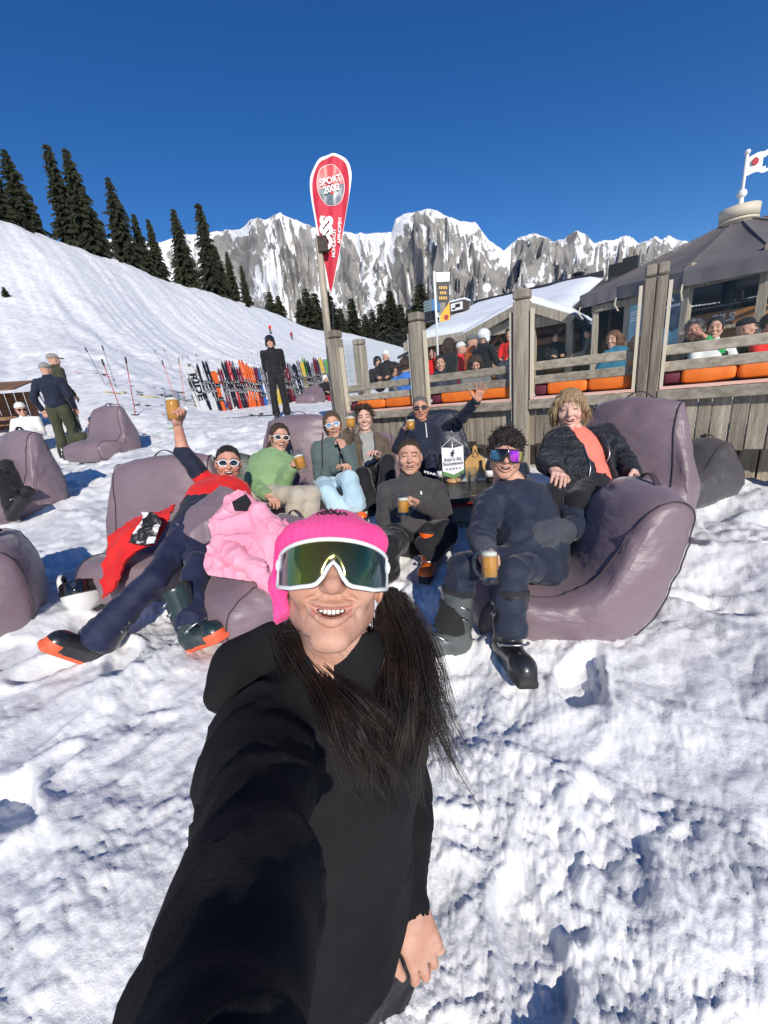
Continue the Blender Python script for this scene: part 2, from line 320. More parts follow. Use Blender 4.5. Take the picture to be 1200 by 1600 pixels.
    me_o = ob('mountain_range', vv, np.stack([np.arange(NT*NS).reshape(NT, NS)[:-1, :-1], np.arange(NT*NS).reshape(NT, NS)[:-1, 1:], np.arange(NT*NS).reshape(NT, NS)[1:, 1:], np.arange(NT*NS).reshape(NT, NS)[1:, :-1]], -1).reshape(-1, 4)[:, ::-1], [], kind='structure', loc=(0, 0, 0))
    at = me_o.data.attributes.new('snow_cover', 'FLOAT', 'POINT'); at.data.foreach_set('value', mask.astype(np.float32))
    m = bpy.data.materials.new('rock_and_snow'); m.use_nodes = True; N = m.node_tree.nodes; L = m.node_tree.links; b = N['Principled BSDF']; b.inputs['Roughness'].default_value = .9; b.inputs['Specular IOR Level'].default_value = .1
    a = N.new('ShaderNodeAttribute'); a.attribute_name = 'snow_cover'
    tc = N.new('ShaderNodeTexCoord'); t1 = N.new('ShaderNodeTexNoise'); t1.inputs['Scale'].default_value = .012; t1.inputs['Detail'].default_value = 9; L.new(tc.outputs['Object'], t1.inputs[0])
    r = N.new('ShaderNodeValToRGB'); e = r.color_ramp.elements; e[0].position = .33; e[0].color = (.19, .187, .186, 1); e[1].position = .66; e[1].color = (.43, .405, .37, 1); L.new(t1.outputs[0], r.inputs[0])
    t2 = N.new('ShaderNodeTexNoise'); t2.inputs['Scale'].default_value = .022; t2.inputs['Detail'].default_value = 12; t2.inputs['Roughness'].default_value = .74; mp = N.new('ShaderNodeMapping'); mp.inputs['Scale'].default_value = (1.25, 1.25, .75); L.new(tc.outputs['Object'], mp.inputs[0]); L.new(mp.outputs[0], t2.inputs[0])
    ma = N.new('ShaderNodeMath'); ma.operation = 'MULTIPLY_ADD'; ma.inputs[1].default_value = 3.4; ma.inputs[2].default_value = -1.7; L.new(t2.outputs[0], ma.inputs[0]); ad = N.new('ShaderNodeMath'); ad.operation = 'ADD'; L.new(ma.outputs[0], ad.inputs[0]); L.new(a.outputs['Fac'], ad.inputs[1])
    mr = N.new('ShaderNodeMapRange'); mr.interpolation_type = 'SMOOTHSTEP'; mr.inputs['From Min'].default_value = -.06; mr.inputs['From Max'].default_value = .08; L.new(ad.outputs[0], mr.inputs[0])
    bp = N.new('ShaderNodeBump'); bp.inputs['Strength'].default_value = .8; bp.inputs['Distance'].default_value = 22; L.new(t2.outputs[0], bp.inputs['Height']); L.new(bp.outputs[0], b.inputs['Normal'])
    mx = N.new('ShaderNodeMix'); mx.data_type = 'RGBA'; L.new(mr.outputs[0], mx.inputs[0]); L.new(r.outputs[0], mx.inputs[6]); mx.inputs[7].default_value = (.88, .89, .91, 1); L.new(mx.outputs[2], b.inputs['Base Color'])
    me_o.data.materials.append(m)
mountains()
# ------------------------------------------------------------------ spruce trees
M['needle'] = mat('spruce_needles', (.012, .018, .009), (.045, .05, .02), 1.2, .8, vary=.15, lo=.3, hi=.7)
M['bark'] = mat('spruce_bark', (.06, .042, .03), (.1, .07, .05), 6, .9)
def spruce_mesh(seed, slim=1., dens=1.):
    rg = np.random.default_rng(seed); V = []; Fc = []
    nlev = int(34*dens)
    for l in range(nlev):
        t = (l+rg.random()*.6)/nlev; z = .06+.92*t; rad = (.185*slim)*(1-t)**.85*(.72+.5*rg.random())+.008
        nb = int(9-4*t)
        a0 = rg.random()*6.28
        for b in range(nb):
            a = a0+6.283*b/nb+rg.normal()*.2; L = rad*(.65+.55*rg.random())
            dr = -(.30-.34*t)*L; dirv = np.array([math.cos(a), math.sin(a)]); nsub = max(4, int(13*(1-t)**.6))
            for k in range(nsub):
                q = (k+.4+rg.random()*.5)/nsub; c = np.array([*(dirv*L*q), z+dr*q*q*1.5+.02*L*q])
                wd = L*.30*(1.05-q)+.011; ln = .014+.030*rg.random()*(1-t*.6)
                for sd in (-1, 1, 0):
                    aa = a+sd*(.75+.3*rg.random()); dv = np.array([math.cos(aa), math.sin(aa), -.35-.25*rg.random()]); w = wd*(.7+.6*rg.random()) if sd else ln*1.5
                    p2 = c+dv*w; pr = np.array([-dv[1], dv[0], 0])*ln*.55; dn = np.array([0, 0, -ln*.9])
                    i = len(V); V += [c-pr*.5, c+pr+dn*.3, p2+dn, p2-pr*.6]; Fc.append((i, i+1, i+2, i+3))
    b = MB().tube([(0, 0, -.05), (0, 0, .4), (0, 0, .97)], [.016, .011, .002], 6)
    return mesh(V, np.array(Fc), M['needle'], False, None, 'crown'), mesh(b.v, b.f, M['bark'], True, None, 'trunk')
TREES = [spruce_mesh(i, s, d) for i, (s, d) in enumerate(((1.05, 1.1), (.85, 1.), (1.25, .95)))]
def tree(k, loc, h, rz, label, grp, wide=1.):
    e = empty('spruce_tree', loc, label, 'tree', grp); e.rotation_euler = (0, 0, rz)
    for nm, me in zip(('crown', 'trunk'), TREES[k]):
        o = bpy.data.objects.new(nm, me); o.scale = (h*wide, h*wide, h); _link(o, nm, e, None, None, None, None)
    return e
_ords = ['first', 'second', 'third', 'fourth', 'fifth', 'sixth', 'seventh', 'eighth', 'ninth', 'tenth', 'eleventh', 'twelfth', 'thirteenth', 'fourteenth', 'fifteenth', 'sixteenth', 'seventeenth', 'eighteenth', 'nineteenth', 'twentieth']
def plant_tree(bx, by, tx, ty, d, k, wide, label, grp):
    p = P(bx, by, d); h = (by-ty)/FPX*d*.92
    z = gz(p[0], p[1]); h2 = h+max(0, p[2]-z)
    tree(k, (p[0], p[1], min(z, p[2])-.2), h2*1.03, random.random()*6.28, label, grp, wide)
_sky = [(-40, 355, 240, 58, 0, 1.2), (12, 362, 236, 58, 1, 1.15), (48, 372, 246, 60, 0, 1.2), (118, 392, 240, 63, 1, 1.05), (146, 397, 248, 64, 0, 1.1), (203, 420, 288, 68, 2, .95), (230, 428, 338, 72, 1, 1.1), (252, 436, 346, 76, 1, 1.), (296, 452, 334, 82, 0, 1.05), (338, 466, 326, 86, 1, 1.05), (352, 470, 388, 90, 2, .9), (368, 474, 396, 94, 0, .9), (388, 482, 416, 100, 1, .95)]
for i, (bx, by, ty, d, k, wd) in enumerate(_sky):
    plant_tree(bx, by, bx, ty, d, k, wd*.84, f'tall dark spruce on the hill ridge, {_ords[i]} from the left', 'spruces along the hill ridge')
_beh = [(428, 505, 456, 150, 2, 1.), (440, 505, 462, 155, 0, 1.), (474, 520, 468, 165, 0, 1.1), (487, 525, 452, 165, 2, 1.), (500, 530, 458, 170, 1, 1.1), (521, 530, 458, 175, 2, 1.1), (538, 540, 482, 190, 0, 1.), (556, 540, 466, 190, 1, 1.1), (575, 545, 490, 200, 0, 1.), (587, 545, 484, 205, 2, 1.), (600, 548, 474, 205, 1, 1.1), (616, 550, 456, 200, 0, 1.1), (630, 550, 476, 205, 2, 1.), (643, 550, 482, 210, 1, 1.), (662, 550, 446, 200, 0, 1.2), (676, 550, 470, 205, 1, 1.1)]
for i, (bx, by, ty, d, k, wd) in enumerate(_beh):
    plant_tree(bx, by, bx, ty, d, k, wd*1.15, f'small dark spruce below the rock wall behind the snowy slope, {_ords[i]} from the left', 'spruces below the rock wall')
for i, (bx, by, h, d, lb) in enumerate([(52, 381, 16, 54, 'little spruce bush on the snow slope below the leftmost ridge trees'), (8, 458, 16, 34, 'little dark bush at the left edge of the snow slope'), (190, 416, 8, 63, 'tiny spruce seedling on the snow just under the ridge'), (388, 484, 9, 88, 'tiny spruce seedling low on the snow slope edge')]):
    p = P(bx, by, d); tree(2, (p[0], p[1], gz(p[0], p[1])-.1), h/FPX*d*1.3, i, lb, 'seedlings on the snow slope', 1.6)
# ================================================================== TERRACE
def text_ob(s, size, o, ax, m, parent, name='lettering', ext=.002, bold=0., align='CENTER', xs=1.):
    c = bpy.data.curves.new('t', 'FONT'); c.body = s; c.size = size; c.extrude = ext; c.align_x = align; c.align_y = 'CENTER'; c.offset = bold; c.resolution_u = 3
    t = bpy.data.objects.new('t', c); COL.objects.link(t); dg = bpy.context.evaluated_depsgraph_get(); me = bpy.data.meshes.new_from_object(t.evaluated_get(dg))
    bpy.data.objects.remove(t); ax = np.asarray(ax, float)
    co = np.empty(len(me.vertices)*3); me.vertices.foreach_get('co', co); co = co.reshape(-1, 3); co[:, 0] *= xs
    w = np.asarray(o)+co@ax-wloc(parent); me.vertices.foreach_set('co', w.astype(np.float32).ravel()); me.materials.clear(); me.materials.append(m); me.update()
    ob_ = bpy.data.objects.new(name, me); return _link(ob_, name, parent, None, None, None, None)
AXW = np.array([WU, -WN, WZ]); DECKZ = .66
ter = empty('timber_terrace', WP(0, .3), 'raised weathered grey timber terrace with rails and glass wind screens', 'terrace')
# floor boards as one sheet under the guests, boards along the front
b = MB(); b.box(WP(3.2, DECKZ-.03, -4.4), (8.9, 8.5, .06), AXW); b.ob('floor', M['woodh'], ter)
POSTS = [(-1.15, .145), (0, .135), (1.08, .13), (2.06, .0), (3.02, .13), (4.0, .13)]
def post(c, w, z0, z1, nm='post'):
    b = MB(); b.box(c+WZ*(z0+z1-.09)/2, (w, w, z1-z0-.09), AXW, .008); o = b.ob(nm, M['wood'], ter)
    b = MB(); b.box(c+WZ*(z1-.04), (w*1.02, w*1.02, .08), AXW, .012); b.ob('post_cap', M['wood'], o)
for i, (s, w) in enumerate(POSTS):
    g = gz(*WP(s, 0, .08)[:2])-.15
    if w: post(WP(s, 0, .09), w, g, 2.05-.016*i)
    else:
        for ds in (-.037, .037): post(WP(s+ds, 0, .09), .072, g, 1.98)
    for sd in (-1, 1):
        b = MB(); b.box(WP(s+sd*.092, 1.46, .10), (.022, .05, .78), AXW); b.ob('glass_channel', M['cream'], ter)
post(P(572, 640, 6.2)*V3(1, 1, 0), .15, .5, 2.1)
for i in range(len(POSTS)-1):
    s0, s1 = POSTS[i][0]+.08, POSTS[i+1][0]-.08; L = s1-s0; sm = (s0+s1)/2
    for z0, z1, off in ((1.335, 1.41, .05), (1.215, 1.29, .05)):
        b = MB(); b.box(WP(sm, (z0+z1)/2, off), (L, .045, z1-z0), AXW, .006); b.ob('rail', M['woodh'], ter)
    b = MB(); b.box(WP(sm, 1.04, .10), (L+.02, .07, .082), AXW, .006); b.ob('fascia_board', M['woodh'], ter)
    b = MB(); b.box(WP(sm, 1.097, .10), (L-.01, .06, .022), AXW); b.ob('bench_edge', M['pinkboard'], ter)
    b = MB(); b.box(WP(sm, 1.095, -.24), (L, .45, .03), AXW); b.ob('bench_seat', M['darkwood'], ter)
    b = MB(); b.box(WP(sm, 1.61, .012), (L-.02, .008, .62), AXW); b.ob('glass_pane', M['glass'], ter)
    # vertical boards, each its own
    x = s0-.06
    while x < s1+.06:
        w = random.uniform(.075, .115); low = random.uniform(.665, .70) if s0 < 2 else random.choice([.66, .625, .61, .64, .585, .65]); low -= random.random()*.02
        b = MB(); b.box(WP(x+w/2, (low+1.0)/2, .045+random.uniform(-.005, .005)), (w-.006, .022, 1.0-low), AXW, .004); o = b.ob('plank', M['wood'], ter); x += w
# return side going back from the first post
RB = P(572, 640, 6.2); RA = WP(-1.15, 0, .09); rd = (RB-RA)*V3(1, 1, 0); rl = np.linalg.norm(rd); rd /= rl; AXR = np.array([rd, V3(-rd[1], rd[0], 0), WZ])
for z in (1.37, 1.25): b = MB(); b.box(RA*V3(1, 1, 0)+rd*rl/2+WZ*z, (rl-.16, .045, .075), AXR, .006); b.ob('rail', M['woodh'], ter)
b = MB(); b.box(RA*V3(1, 1, 0)+rd*rl/2+WZ*1.72, (rl-.18, .008, .52), AXR); b.ob('glass_pane', M['glass'], ter)
x = .05
while x < rl:
    w = random.uniform(.08, .11); b = MB(); b.box(RA*V3(1, 1, 0)+rd*(x+w/2)+WZ*.88, (w-.006, .022, .6), AXR, .004); b.ob('plank', M['wood'], ter); x += w
# sub-structure boards under the terrace
x = -.5
while x < 4.2:
    w = random.uniform(.10, .16); h = .66; g0 = gz(*WP(x, 0, -.25)[:2])-.1
    b = MB(); b.box(WP(x+w/2, (h+g0)/2, -.28), (w-.012, .02, h-g0), AXW, .004); b.ob('skirting_board', M['wood'], ter); x += w
# cushions on the bench behind the rails
_cl = ['leftmost', 'second', 'third', 'fourth', 'fifth', 'sixth', 'seventh', 'eighth', 'ninth']; ci = 0
def cushion(s0, s1, z0, z1, off0, off1, m, lab, name):
    n = 10; V = []; Fc = []
    L, Hh, Wd = s1-s0, z1-z0, off1-off0
    g = np.linspace(-1, 1, n)
    U, Vv = np.meshgrid(g, g)
    def se(u): return np.sign(u)*np.abs(u)**.6
    # superellipsoid slab
    th = np.linspace(-math.pi/2, math.pi/2, 11); ph = np.linspace(-math.pi, math.pi, 33)[:-1]
    sp = lambda a, e: np.sign(a)*np.abs(a)**e
    for t in th:
        for p in ph:
            a = sp(np.cos(t), .3)*sp(np.cos(p), .16); bb = sp(np.cos(t), .3)*sp(np.sin(p), .16); c = sp(np.sin(t), .35)
            V.append(WP((s0+s1)/2+a*L/2, (z0+z1)/2+c*Hh/2*(1-.08*abs(a)**6), (off0+off1)/2+bb*Wd/2))
    for i in range(10):
        for j in range(32): Fc.append((i*32+j, i*32+(j+1) % 32, (i+1)*32+(j+1) % 32, (i+1)*32+j))
    V = np.array(V); V += .006*noise(V*14, 5)[:, None]*WZ
    ob(name, V, Fc, m, None, True, lab, 'cushion', 'cushions on the terrace bench')
for i in range(len(POSTS)-1):
    s0, s1 = POSTS[i][0]+.10, POSTS[i+1][0]-.10; L = s1-s0
    cushion(s0, s0+.11, 1.112, 1.225, -.28, .05, M['maroon'], f'small maroon cushion on the terrace bench, {_cl[i]} maroon one from the left', 'maroon_cushion')
    for k in range(2):
        a = s0+.11+k*(L-.11)/2; cushion(a, a+(L-.11)/2, 1.112, 1.232+.01*random.random(), -.28, .068, M['orange'], f'long orange cushion on the terrace bench, {_cl[ci]+(" of the orange ones" if ci == 0 else " orange one from the left")}', 'orange_cushion'); ci += 1
    if ci > 7: break
# ================================================================== HUT
HU, HV = V3(.8, -.6, 0), V3(.6, .8, 0); AXH = np.array([HU, HV, WZ])
def HP(u, v, z): return HU*u+HV*v+WZ*z
hut = empty('mountain_hut', HP(-3, 11, .7), 'brown timber mountain hut with a snow covered roof', 'hut')
M['roofsnow'] = mat('roof_snow', (.78, .80, .84), (.86, .87, .89), 3, .6, .6, 8)
def slab(pts, th, m, nm, par=hut, lump=0.):
    """quad slab p00,p10,p11,p01 with thickness down"""
    p = [np.asarray(q, float) for q in pts]; n = 14; V = []; Fc = []
    for k in (0, 1):
        for i in range(n+1):
            for j in range(n+1):
                a, c = i/n, j/n; q = p[0]*(1-a)*(1-c)+p[1]*a*(1-c)+p[2]*a*c+p[3]*(1-a)*c
                e = min(a, 1-a, c, 1-c); q = q-WZ*(th if k else 0)
                V.append(q+(0 if k else 1)*WZ*(-th*.7*max(0, 1-e*14)**2*(lump > 0)))
    V = np.array(V); nb = (n+1)**2
    if lump: V[:nb, 2] += lump*fbm(V[:nb]*1.3, 3, 4)
    I = lambda k, i, j: k*nb+i*(n+1)+j
    for i in range(n):
        for j in range(n):
            Fc.append((I(0, i, j), I(0, i+1, j), I(0, i+1, j+1), I(0, i, j+1))); Fc.append((I(1, i, j), I(1, i, j+1), I(1, i+1, j+1), I(1, i+1, j)))
        Fc += [(I(0, i, 0), I(1, i, 0), I(1, i+1, 0), I(0, i+1, 0)), (I(0, i, n), I(0, i+1, n), I(1, i+1, n), I(1, i, n)), (I(0, 0, i), I(0, 0, i+1), I(1, 0, i+1), I(1, 0, i)), (I(0, n, i), I(1, n, i), I(1, n, i+1), I(0, n, i+1))]
    return ob(nm, V, Fc, m, par, lump > 0)
Z_E, Z_R = 2.5, 3.84; V_E, V_R = 9.5, 14.3; U0, U1 = -5.9, -1.95
roof = slab([HP(U0, V_E, Z_E), HP(U1, V_E, Z_E), HP(U1, V_R, Z_R), HP(U0, V_R, Z_R)], .10, M['darkwood'], 'roof')
sn = slab([HP(U0+.02, V_E+.05, Z_E+.20), HP(U1, V_E+.05, Z_E+.20), HP(U1, V_R-.05, Z_R+.20), HP(U0+.02, V_R-.05, Z_R+.20)], .19, M['roofsnow'], 'roof_snow', lump=.03)
slab([HP(U0, V_R+4.8, Z_E), HP(U0, V_R, Z_R), HP(U1, V_R, Z_R), HP(U1, V_R+4.8, Z_E)], .1, M['darkwood'], 'roof')
b = MB(); b.box(HP((U0+U1)/2, V_R, Z_R+.17), (U1-U0, .16, .14), AXH); b.ob('ridge_cap', M['darkmetal'], hut)
b = MB(); b.box(HP((U0+U1)/2, V_E-.02, Z_E-.07), (U1-U0, .05, .2), AXH); b.ob('eave_board', M['wood'], hut)
# walls of stacked logs
b = MB(); b.box(HP(-3.9, 14.3, 1.6), (4.3, 8.0, 1.75), AXH); b.ob('wall', M['darkwood'], hut)
for k in range(7):
    z = .9+k*.24; b = MB(); b.tube([HP(-6.0, 10.3, z), HP(-1.8, 10.3, z)], .125, 8); b.ob('log', M['brownwood'], hut)
# cross gable porch
GA, GL, GR = -2.72, -4.2, -1.75; ZA, ZG = 2.84, 2.38; VG = 9.25
for a, c in ((GL, 'l'), (GR, 'r')):
    q = [HP(a, VG, ZG), HP(GA, VG, ZA), HP(GA, 12.5, ZA), HP(a, 12.5, ZG)]
    if c == 'r': q = [q[1], q[0], q[3], q[2]]
    slab(q, .09, M['darkwood'], 'porch_roof')
    slab([p_+WZ*.17 for p_ in q], .16, M['roofsnow'], 'roof_snow', lump=.02)
    # barge board
    d = HP(GA, VG-.02, ZA)-HP(a, VG-.02, ZG); L = np.linalg.norm(d); d /= L; ax = np.array([d, HV, np.cross(d, HV)])
    b = MB(); b.box(HP((a+GA)/2, VG-.04, (ZA+ZG)/2-.06), (L, .05, .17), ax, .005); b.ob('barge_board', M['wood'], hut)
b = MB(); b.box(HP(-2.95, 9.9, 2.06), (2.4, .14, .12), AXH); b.ob('tie_beam', M['brownwood'], hut)
for u in (-3.5, -2.75, -2.05):
    for sg in (-1, 1):
        d = V3(0, 0, 0)+HU*sg*.30+WZ*.34; ax = np.array([d/np.linalg.norm(d), HV, np.cross(d/np.linalg.norm(d), HV)])
        b = MB(); b.box(HP(u, 9.88, 2.32), (.44, .05, .06), ax); b.ob('brace', M['brownwood'], hut)
for u in (-4.1, -2.6, -1.85): b = MB(); b.box(HP(u, 9.5, 1.4), (.14, .14, 1.95), AXH); b.ob('porch_post', M['wood'], hut)
for u, w in ((-3.7, .5), (-2.1, .45), (-5.1, .6)):
    b = MB(); b.box(HP(u, 10.13, 1.75), (w, .06, .62), AXH); o = b.ob('window', M['black'], hut)
    b = MB()
    for dz in (-.3, 0, .3): b.box(HP(u, 10.085, 1.75+dz), (w, .04, .045), AXH)
    for du in (-w/2, 0, w/2): b.box(HP(u+du, 10.083, 1.75), (.045, .042, .645), AXH)
    b.ob('window_frame', M['brownwood'], o)
b = MB(); b.box(HP(-2.9, 10.13, 1.5), (.8, .08, 1.2), AXH); b.ob('door', M['black'], hut)
# lean-to with dark shingles to the left of the porch
slab([HP(-6.6, 10.2, 2.3), HP(-5.2, 9.6, 2.42), HP(-5.2, 12.0, 2.85), HP(-6.6, 12, 2.8)], .08, mat('grey_shingle', (.06, .06, .058), (.11, .11, .105), 14, .9, .6, 20), 'lean_to_roof')
b = MB(); b.box(HP(-6.0, 11.2, 1.5), (1.2, 1.4, 1.6), AXH); b.ob('lean_to_wall', M['darkwood'], hut)
# chimneys
ch = P(962, 424, 12.2); b = MB(); b.box(ch, (.36, .4, .36), AXH); b.ob('chimney', M['black'], hut)
ch = P(985, 412, 12.2); b = MB(); b.box(ch-WZ*.12, (.4, .4, .55), AXH); o = b.ob('chimney', M['black'], hut); b = MB(); b.box(ch+WZ*.3, (.11, .11, .3), AXH); b.ob('chimney_post', M['wood'], o)
ch = P(903, 442, 13); b = MB(); b.tube([ch-WZ*.5, ch+WZ*.22], .13, 10); b.lathe([(.2, .22), (.22, .24), (.16, .3), (.02, .33)], ch, 12); b.ob('flue_pipe', M['darkmetal'], hut)
sd = P(722, 455, 13.2); b = MB(); b.lathe([(.02, 0), (.13, .03), (.16, .06), (.02, .03)], P(760, 450, 15), 14, np.array([V3(1, 0, 0), V3(0, 0, 1), V3(0, -1, 0)])); b.tube([P(762, 472, 15), P(760, 448, 15)], .02, 6); b.ob('satellite_dish', M['white'], hut)
# skylight dormer box and blue-grey lift cabin beyond
dm = empty('roof_dormer', P(715, 492, 15.5), 'small dark framed dormer sign box on the snowy hut roof', 'dormer')
c = P(718, 480, 15.5); b = MB(); b.box(c, (.62, .5, .38), AXH); b.ob('box', M['darkwood'], dm)
b = MB(); b.box(c-HV*.262, (.5, .02, .27), AXH); b.ob('panel', M['white'], dm)
b = MB(); b.box(c-HV*.275+HU*.05+WZ*.02, (.2, .012, .12), AXH); b.box(c-HV*.277-HU*.12-WZ*.06, (.14, .012, .06), AXH); b.ob('emblem', M['black'], dm)
b = MB(); b.box(c+WZ*.22, (.7, .56, .07), AXH, .02); b.ob('snow_cap', M['roofsnow'], dm)
cb = empty('lift_cabin', P(675, 500, 17), 'blue and grey ribbed cabin behind the hut roof', 'cabin'); c = P(672, 480, 17)
b = MB(); b.box(c, (.36, .5, .46), AXH, .03)
for k in range(4): b.box(c-HV*.262+WZ*(-.17+k*.11), (.36, .03, .05), AXH)
b.ob('body', mat('grey_green_panel', (.2, .26, .27), None, rough=.5), cb); b = MB(); b.box(c+HU*.27, (.18, .5, .46), AXH, .03); b.ob('end_panel', mat('blue_panel', (.1, .25, .5), None, rough=.4), cb); b = MB(); b.box(c-WZ*.4, (.4, .5, .34), AXH); b.ob('pedestal', M['darkmetal'], cb)
hut.scale = (1.3, 1.3, 1.3); hut.location = CC+(np.array(hut.location)-CC)*1.3
# ================================================================== UMBRELLA BAR
_ua = P(1153, 349, 8.2); uc = _ua*V3(1, 1, 0); ZT = float(_ua[2])
UC = [P(1420, 362, 5.9), P(1212, 394, 6.5), P(1068, 424, 7.4), P(963, 448, 8.7), P(906, 464, 9.3), V3(6.5, 12.0, 3.2), V3(8.4, 13.2, 3.2), V3(11, 12.4, 3.2), V3(12.3, 9.6, 3.1), V3(11.2, 6.6, 3.0)]
UR, UZ, NU = 3.25, 3.08, len(UC)
um = empty('umbrella_bar', uc+WZ*DECKZ, 'round umbrella bar with dark grey canvas canopy and white hub', 'bar')
def up(i, r=UR, z=None):
    c = UC[i % NU]; q = uc+(c-uc)*V3(1, 1, 0)*(r/UR); q[2] = c[2] if z is None else z; return q
for i in range(NU):
    V = []; Fc = []; n = 8
    for k in range(n+1):
        t = k/n; r = .3+(UR-.3)*t; zf = lambda e: ZT-(ZT-e)*t**.95
        a, c = up(i, r, zf(UC[i][2])), up(i+1, r, zf(UC[(i+1) % NU][2]))
        for j in range(7):
            s = j/6; sag = -.055*math.sin(math.pi*s)*math.sin(math.pi*min(1, t*1.0))*(1 if t < 1 else 0)
            V.append(a*(1-s)+c*s+WZ*sag)
    for k in range(n):
        for j in range(6): Fc.append((k*7+j, (k+1)*7+j, (k+1)*7+j+1, k*7+j+1))
    b0 = len(V)                                              # hanging valance with small folds
    for k in range(3):
        for j in range(13):
            s = j/12; p = up(i)*(1-s)+up(i+1)*s; nrm = (p-uc)*V3(1, 1, 0); nrm /= np.linalg.norm(nrm)
            V.append(p-WZ*(.26*k/2)-nrm*(.01*k+.012*k*math.sin(s*17+i)))
    for k in range(2):
        for j in range(12): Fc.append((b0+k*13+j, b0+(k+1)*13+j, b0+(k+1)*13+j+1, b0+k*13+j+1))
    ob('canopy_panel', V, Fc, M['canvas'], um, True)
    b = MB(); b.tube([up(i, .3, ZT+.004), up(i, UR*.6, ZT-(ZT-UC[i][2])*.56), up(i, UR, UC[i][2]+.006)], .013, 6); b.ob('canopy_seam', M['canvas'], um)
    b = MB(); b.tube([up(i, .3, 3.3), up(i, UR-.1, UC[i][2]-.1)], .025, 6); b.ob('rib', M['darkmetal'], um)
    b = MB(); b.tube([up(i, UR-.02, UC[i][2]-.22), up(i, UR+.02, UC[i][2]-.36), up(i, UR-.1, UC[i][2]-.5)], .016, 5); b.ob('tie_strap', M['cream'], um)
b = MB(); b.lathe([(.0, -.05), (.31, -.05), (.31, .0), (.33, .0), (.33, .045), (.30, .045), (.30, .06), (.325, .06), (.335, .27), (.0, .28)], uc+WZ*ZT, 32); b.ob('hub_drum', M['cream'], um, True)
b = MB(); b.lathe([(.318, .042), (.32, .064), (.0, .06)], uc+WZ*ZT, 32); b.ob('drum_groove', M['black'], um)
ZF = ZT-3.94; b = MB(); b.tube([uc+WZ*(4.2+ZF), uc+WZ*(5.15+ZF)], .028, 8); b.lathe([(.05, 4.2+ZF), (.04, 4.4+ZF), (.0, 4.4+ZF)], uc, 10)
for z, r in ((4.46+ZF, .085), (5.17+ZF, .05)): b.lathe([(r*math.sin(t), z-r*math.cos(t)) for t in np.linspace(.01, 3.13, 9)], uc, 12)
b.ob('flag_mast', M['white'], um, True)
V = []; Fc = []
fd = CR*V3(1, 1, 0); fd /= np.linalg.norm(fd); fn = np.cross(fd, WZ)
for i in range(19):
    t = i/18; x = .03+t*.5
    for j in range(7):
        s = j/6; zz = 4.76+ZF+.32*s+(.12*t*t if s < .5 else .22*t*t)+.03*math.sin(t*5); w = .05*math.sin(t*6)
        V.append(uc+fd*x+fn*w+WZ*zz)
for i in range(18):
    for j in range(6):
        t = (i+.5)/18; s = abs((j+.5)/6-.5)*2
        if t > .62 and s < (t-.62)/.38*.95: continue
        Fc.append((i*7+j, (i+1)*7+j, (i+1)*7+j+1, i*7+j+1))
fl = ob('pennant', V, Fc, M['white'], um, True)
M['redprint'] = mat('red_print', (.4, .02, .03), None, rough=.6)
b = MB(); b.lathe([(.0, 0), (.065, 0), (.065, .006), (.0, .006)], uc+fd*.13+fn*.06+WZ*(4.98+ZF), 18, np.array([fd, WZ, fn])); b.ob('emblem', M['redprint'], fl)
# bar body: posts at the corners, dark inner wall on the far side, counter and sign on the near side
near = sorted(range(NU), key=lambda i: np.linalg.norm((up(i)+up(i+1))/2-CC))
def facet(i, r):
    a, c = up(i, r, 0), up(i+1, r, 0); d = c-a; L = np.linalg.norm(d); d /= L
    n = np.cross(d, WZ)
    if n@(CC-a)*V3(1, 1, 1)[0] < 0 and n@((a+c)/2-uc) < 0: n = -n
    if n@((a+c)/2-uc*V3(1, 1, 0)) < 0: n = -n
    return a, c, d, L, n
for i in range(NU):
    a, c, d, L, n = facet(i, 2.85)
    b = MB(); b.box(a+WZ*1.85, (.13, .13, 2.5), np.array([d, n, WZ]), .006); b.ob('post', M['wood'], um)
    m_ = (a+c)/2; ax = np.array([d, n, WZ])
    b = MB(); b.box(m_+WZ*2.72+n*.05, (L-.02, .10, .14), ax, .006); b.ob('lintel_beam', M['wood'], um)
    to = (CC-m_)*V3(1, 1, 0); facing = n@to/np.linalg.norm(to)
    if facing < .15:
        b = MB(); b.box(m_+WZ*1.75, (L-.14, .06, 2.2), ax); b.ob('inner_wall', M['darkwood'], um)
    i_near = near.index(i)
b = MB(); b.lathe([(.0, .7), (.9, .7), (.9, 1.75), (1.05, 1.76), (1.05, 1.82), (.0, 1.82)], uc, 12); b.ob('inner_counter', M['brownwood'], um)
b = MB(); b.lathe([(.12, .7), (.12, 3.9), (.0, 3.9)], uc, 10); b.ob('centre_mast', M['darkmetal'], um)
b = MB(); b.lathe([(.0, .67), (2.8, .67), (2.8, .69), (0, .69)], uc, 12); b.ob('bar_floor', M['darkwood'], um)
def px_of(p): q = p-CC; d = q@CF; return 600+FPX*(q@CR)/d, 800+FPX*(q@CD)/d
order = [0, 1, 2, 3]; iA = 2
M['poster_sky'] = mat('poster_sky_blue', (.12, .32, .45), (.3, .5, .6), 2, .3)
M['poster_dark'] = mat('poster_dark_blue', (.02, .05, .09), (.1, .16, .22), 5, .3)
M['poster_rock'] = mat('poster_brown', (.1, .055, .03), (.2, .14, .09), 9, .4)
M['greyframe'] = mat('pale_grey_frame', (.42, .42, .41), None, rough=.5)
a, c, d, L, n = facet(iA, 2.85); m_ = (a+c)/2; ax = np.array([d, n, WZ])
sgn = 1 if (CR@d) > 0 else -1; dx = d*sgn
b = MB(); b.box(m_+WZ*1.95, (L-.13, .04, 1.75), ax); wp = b.ob('wind_wall', M['greyframe'], um)
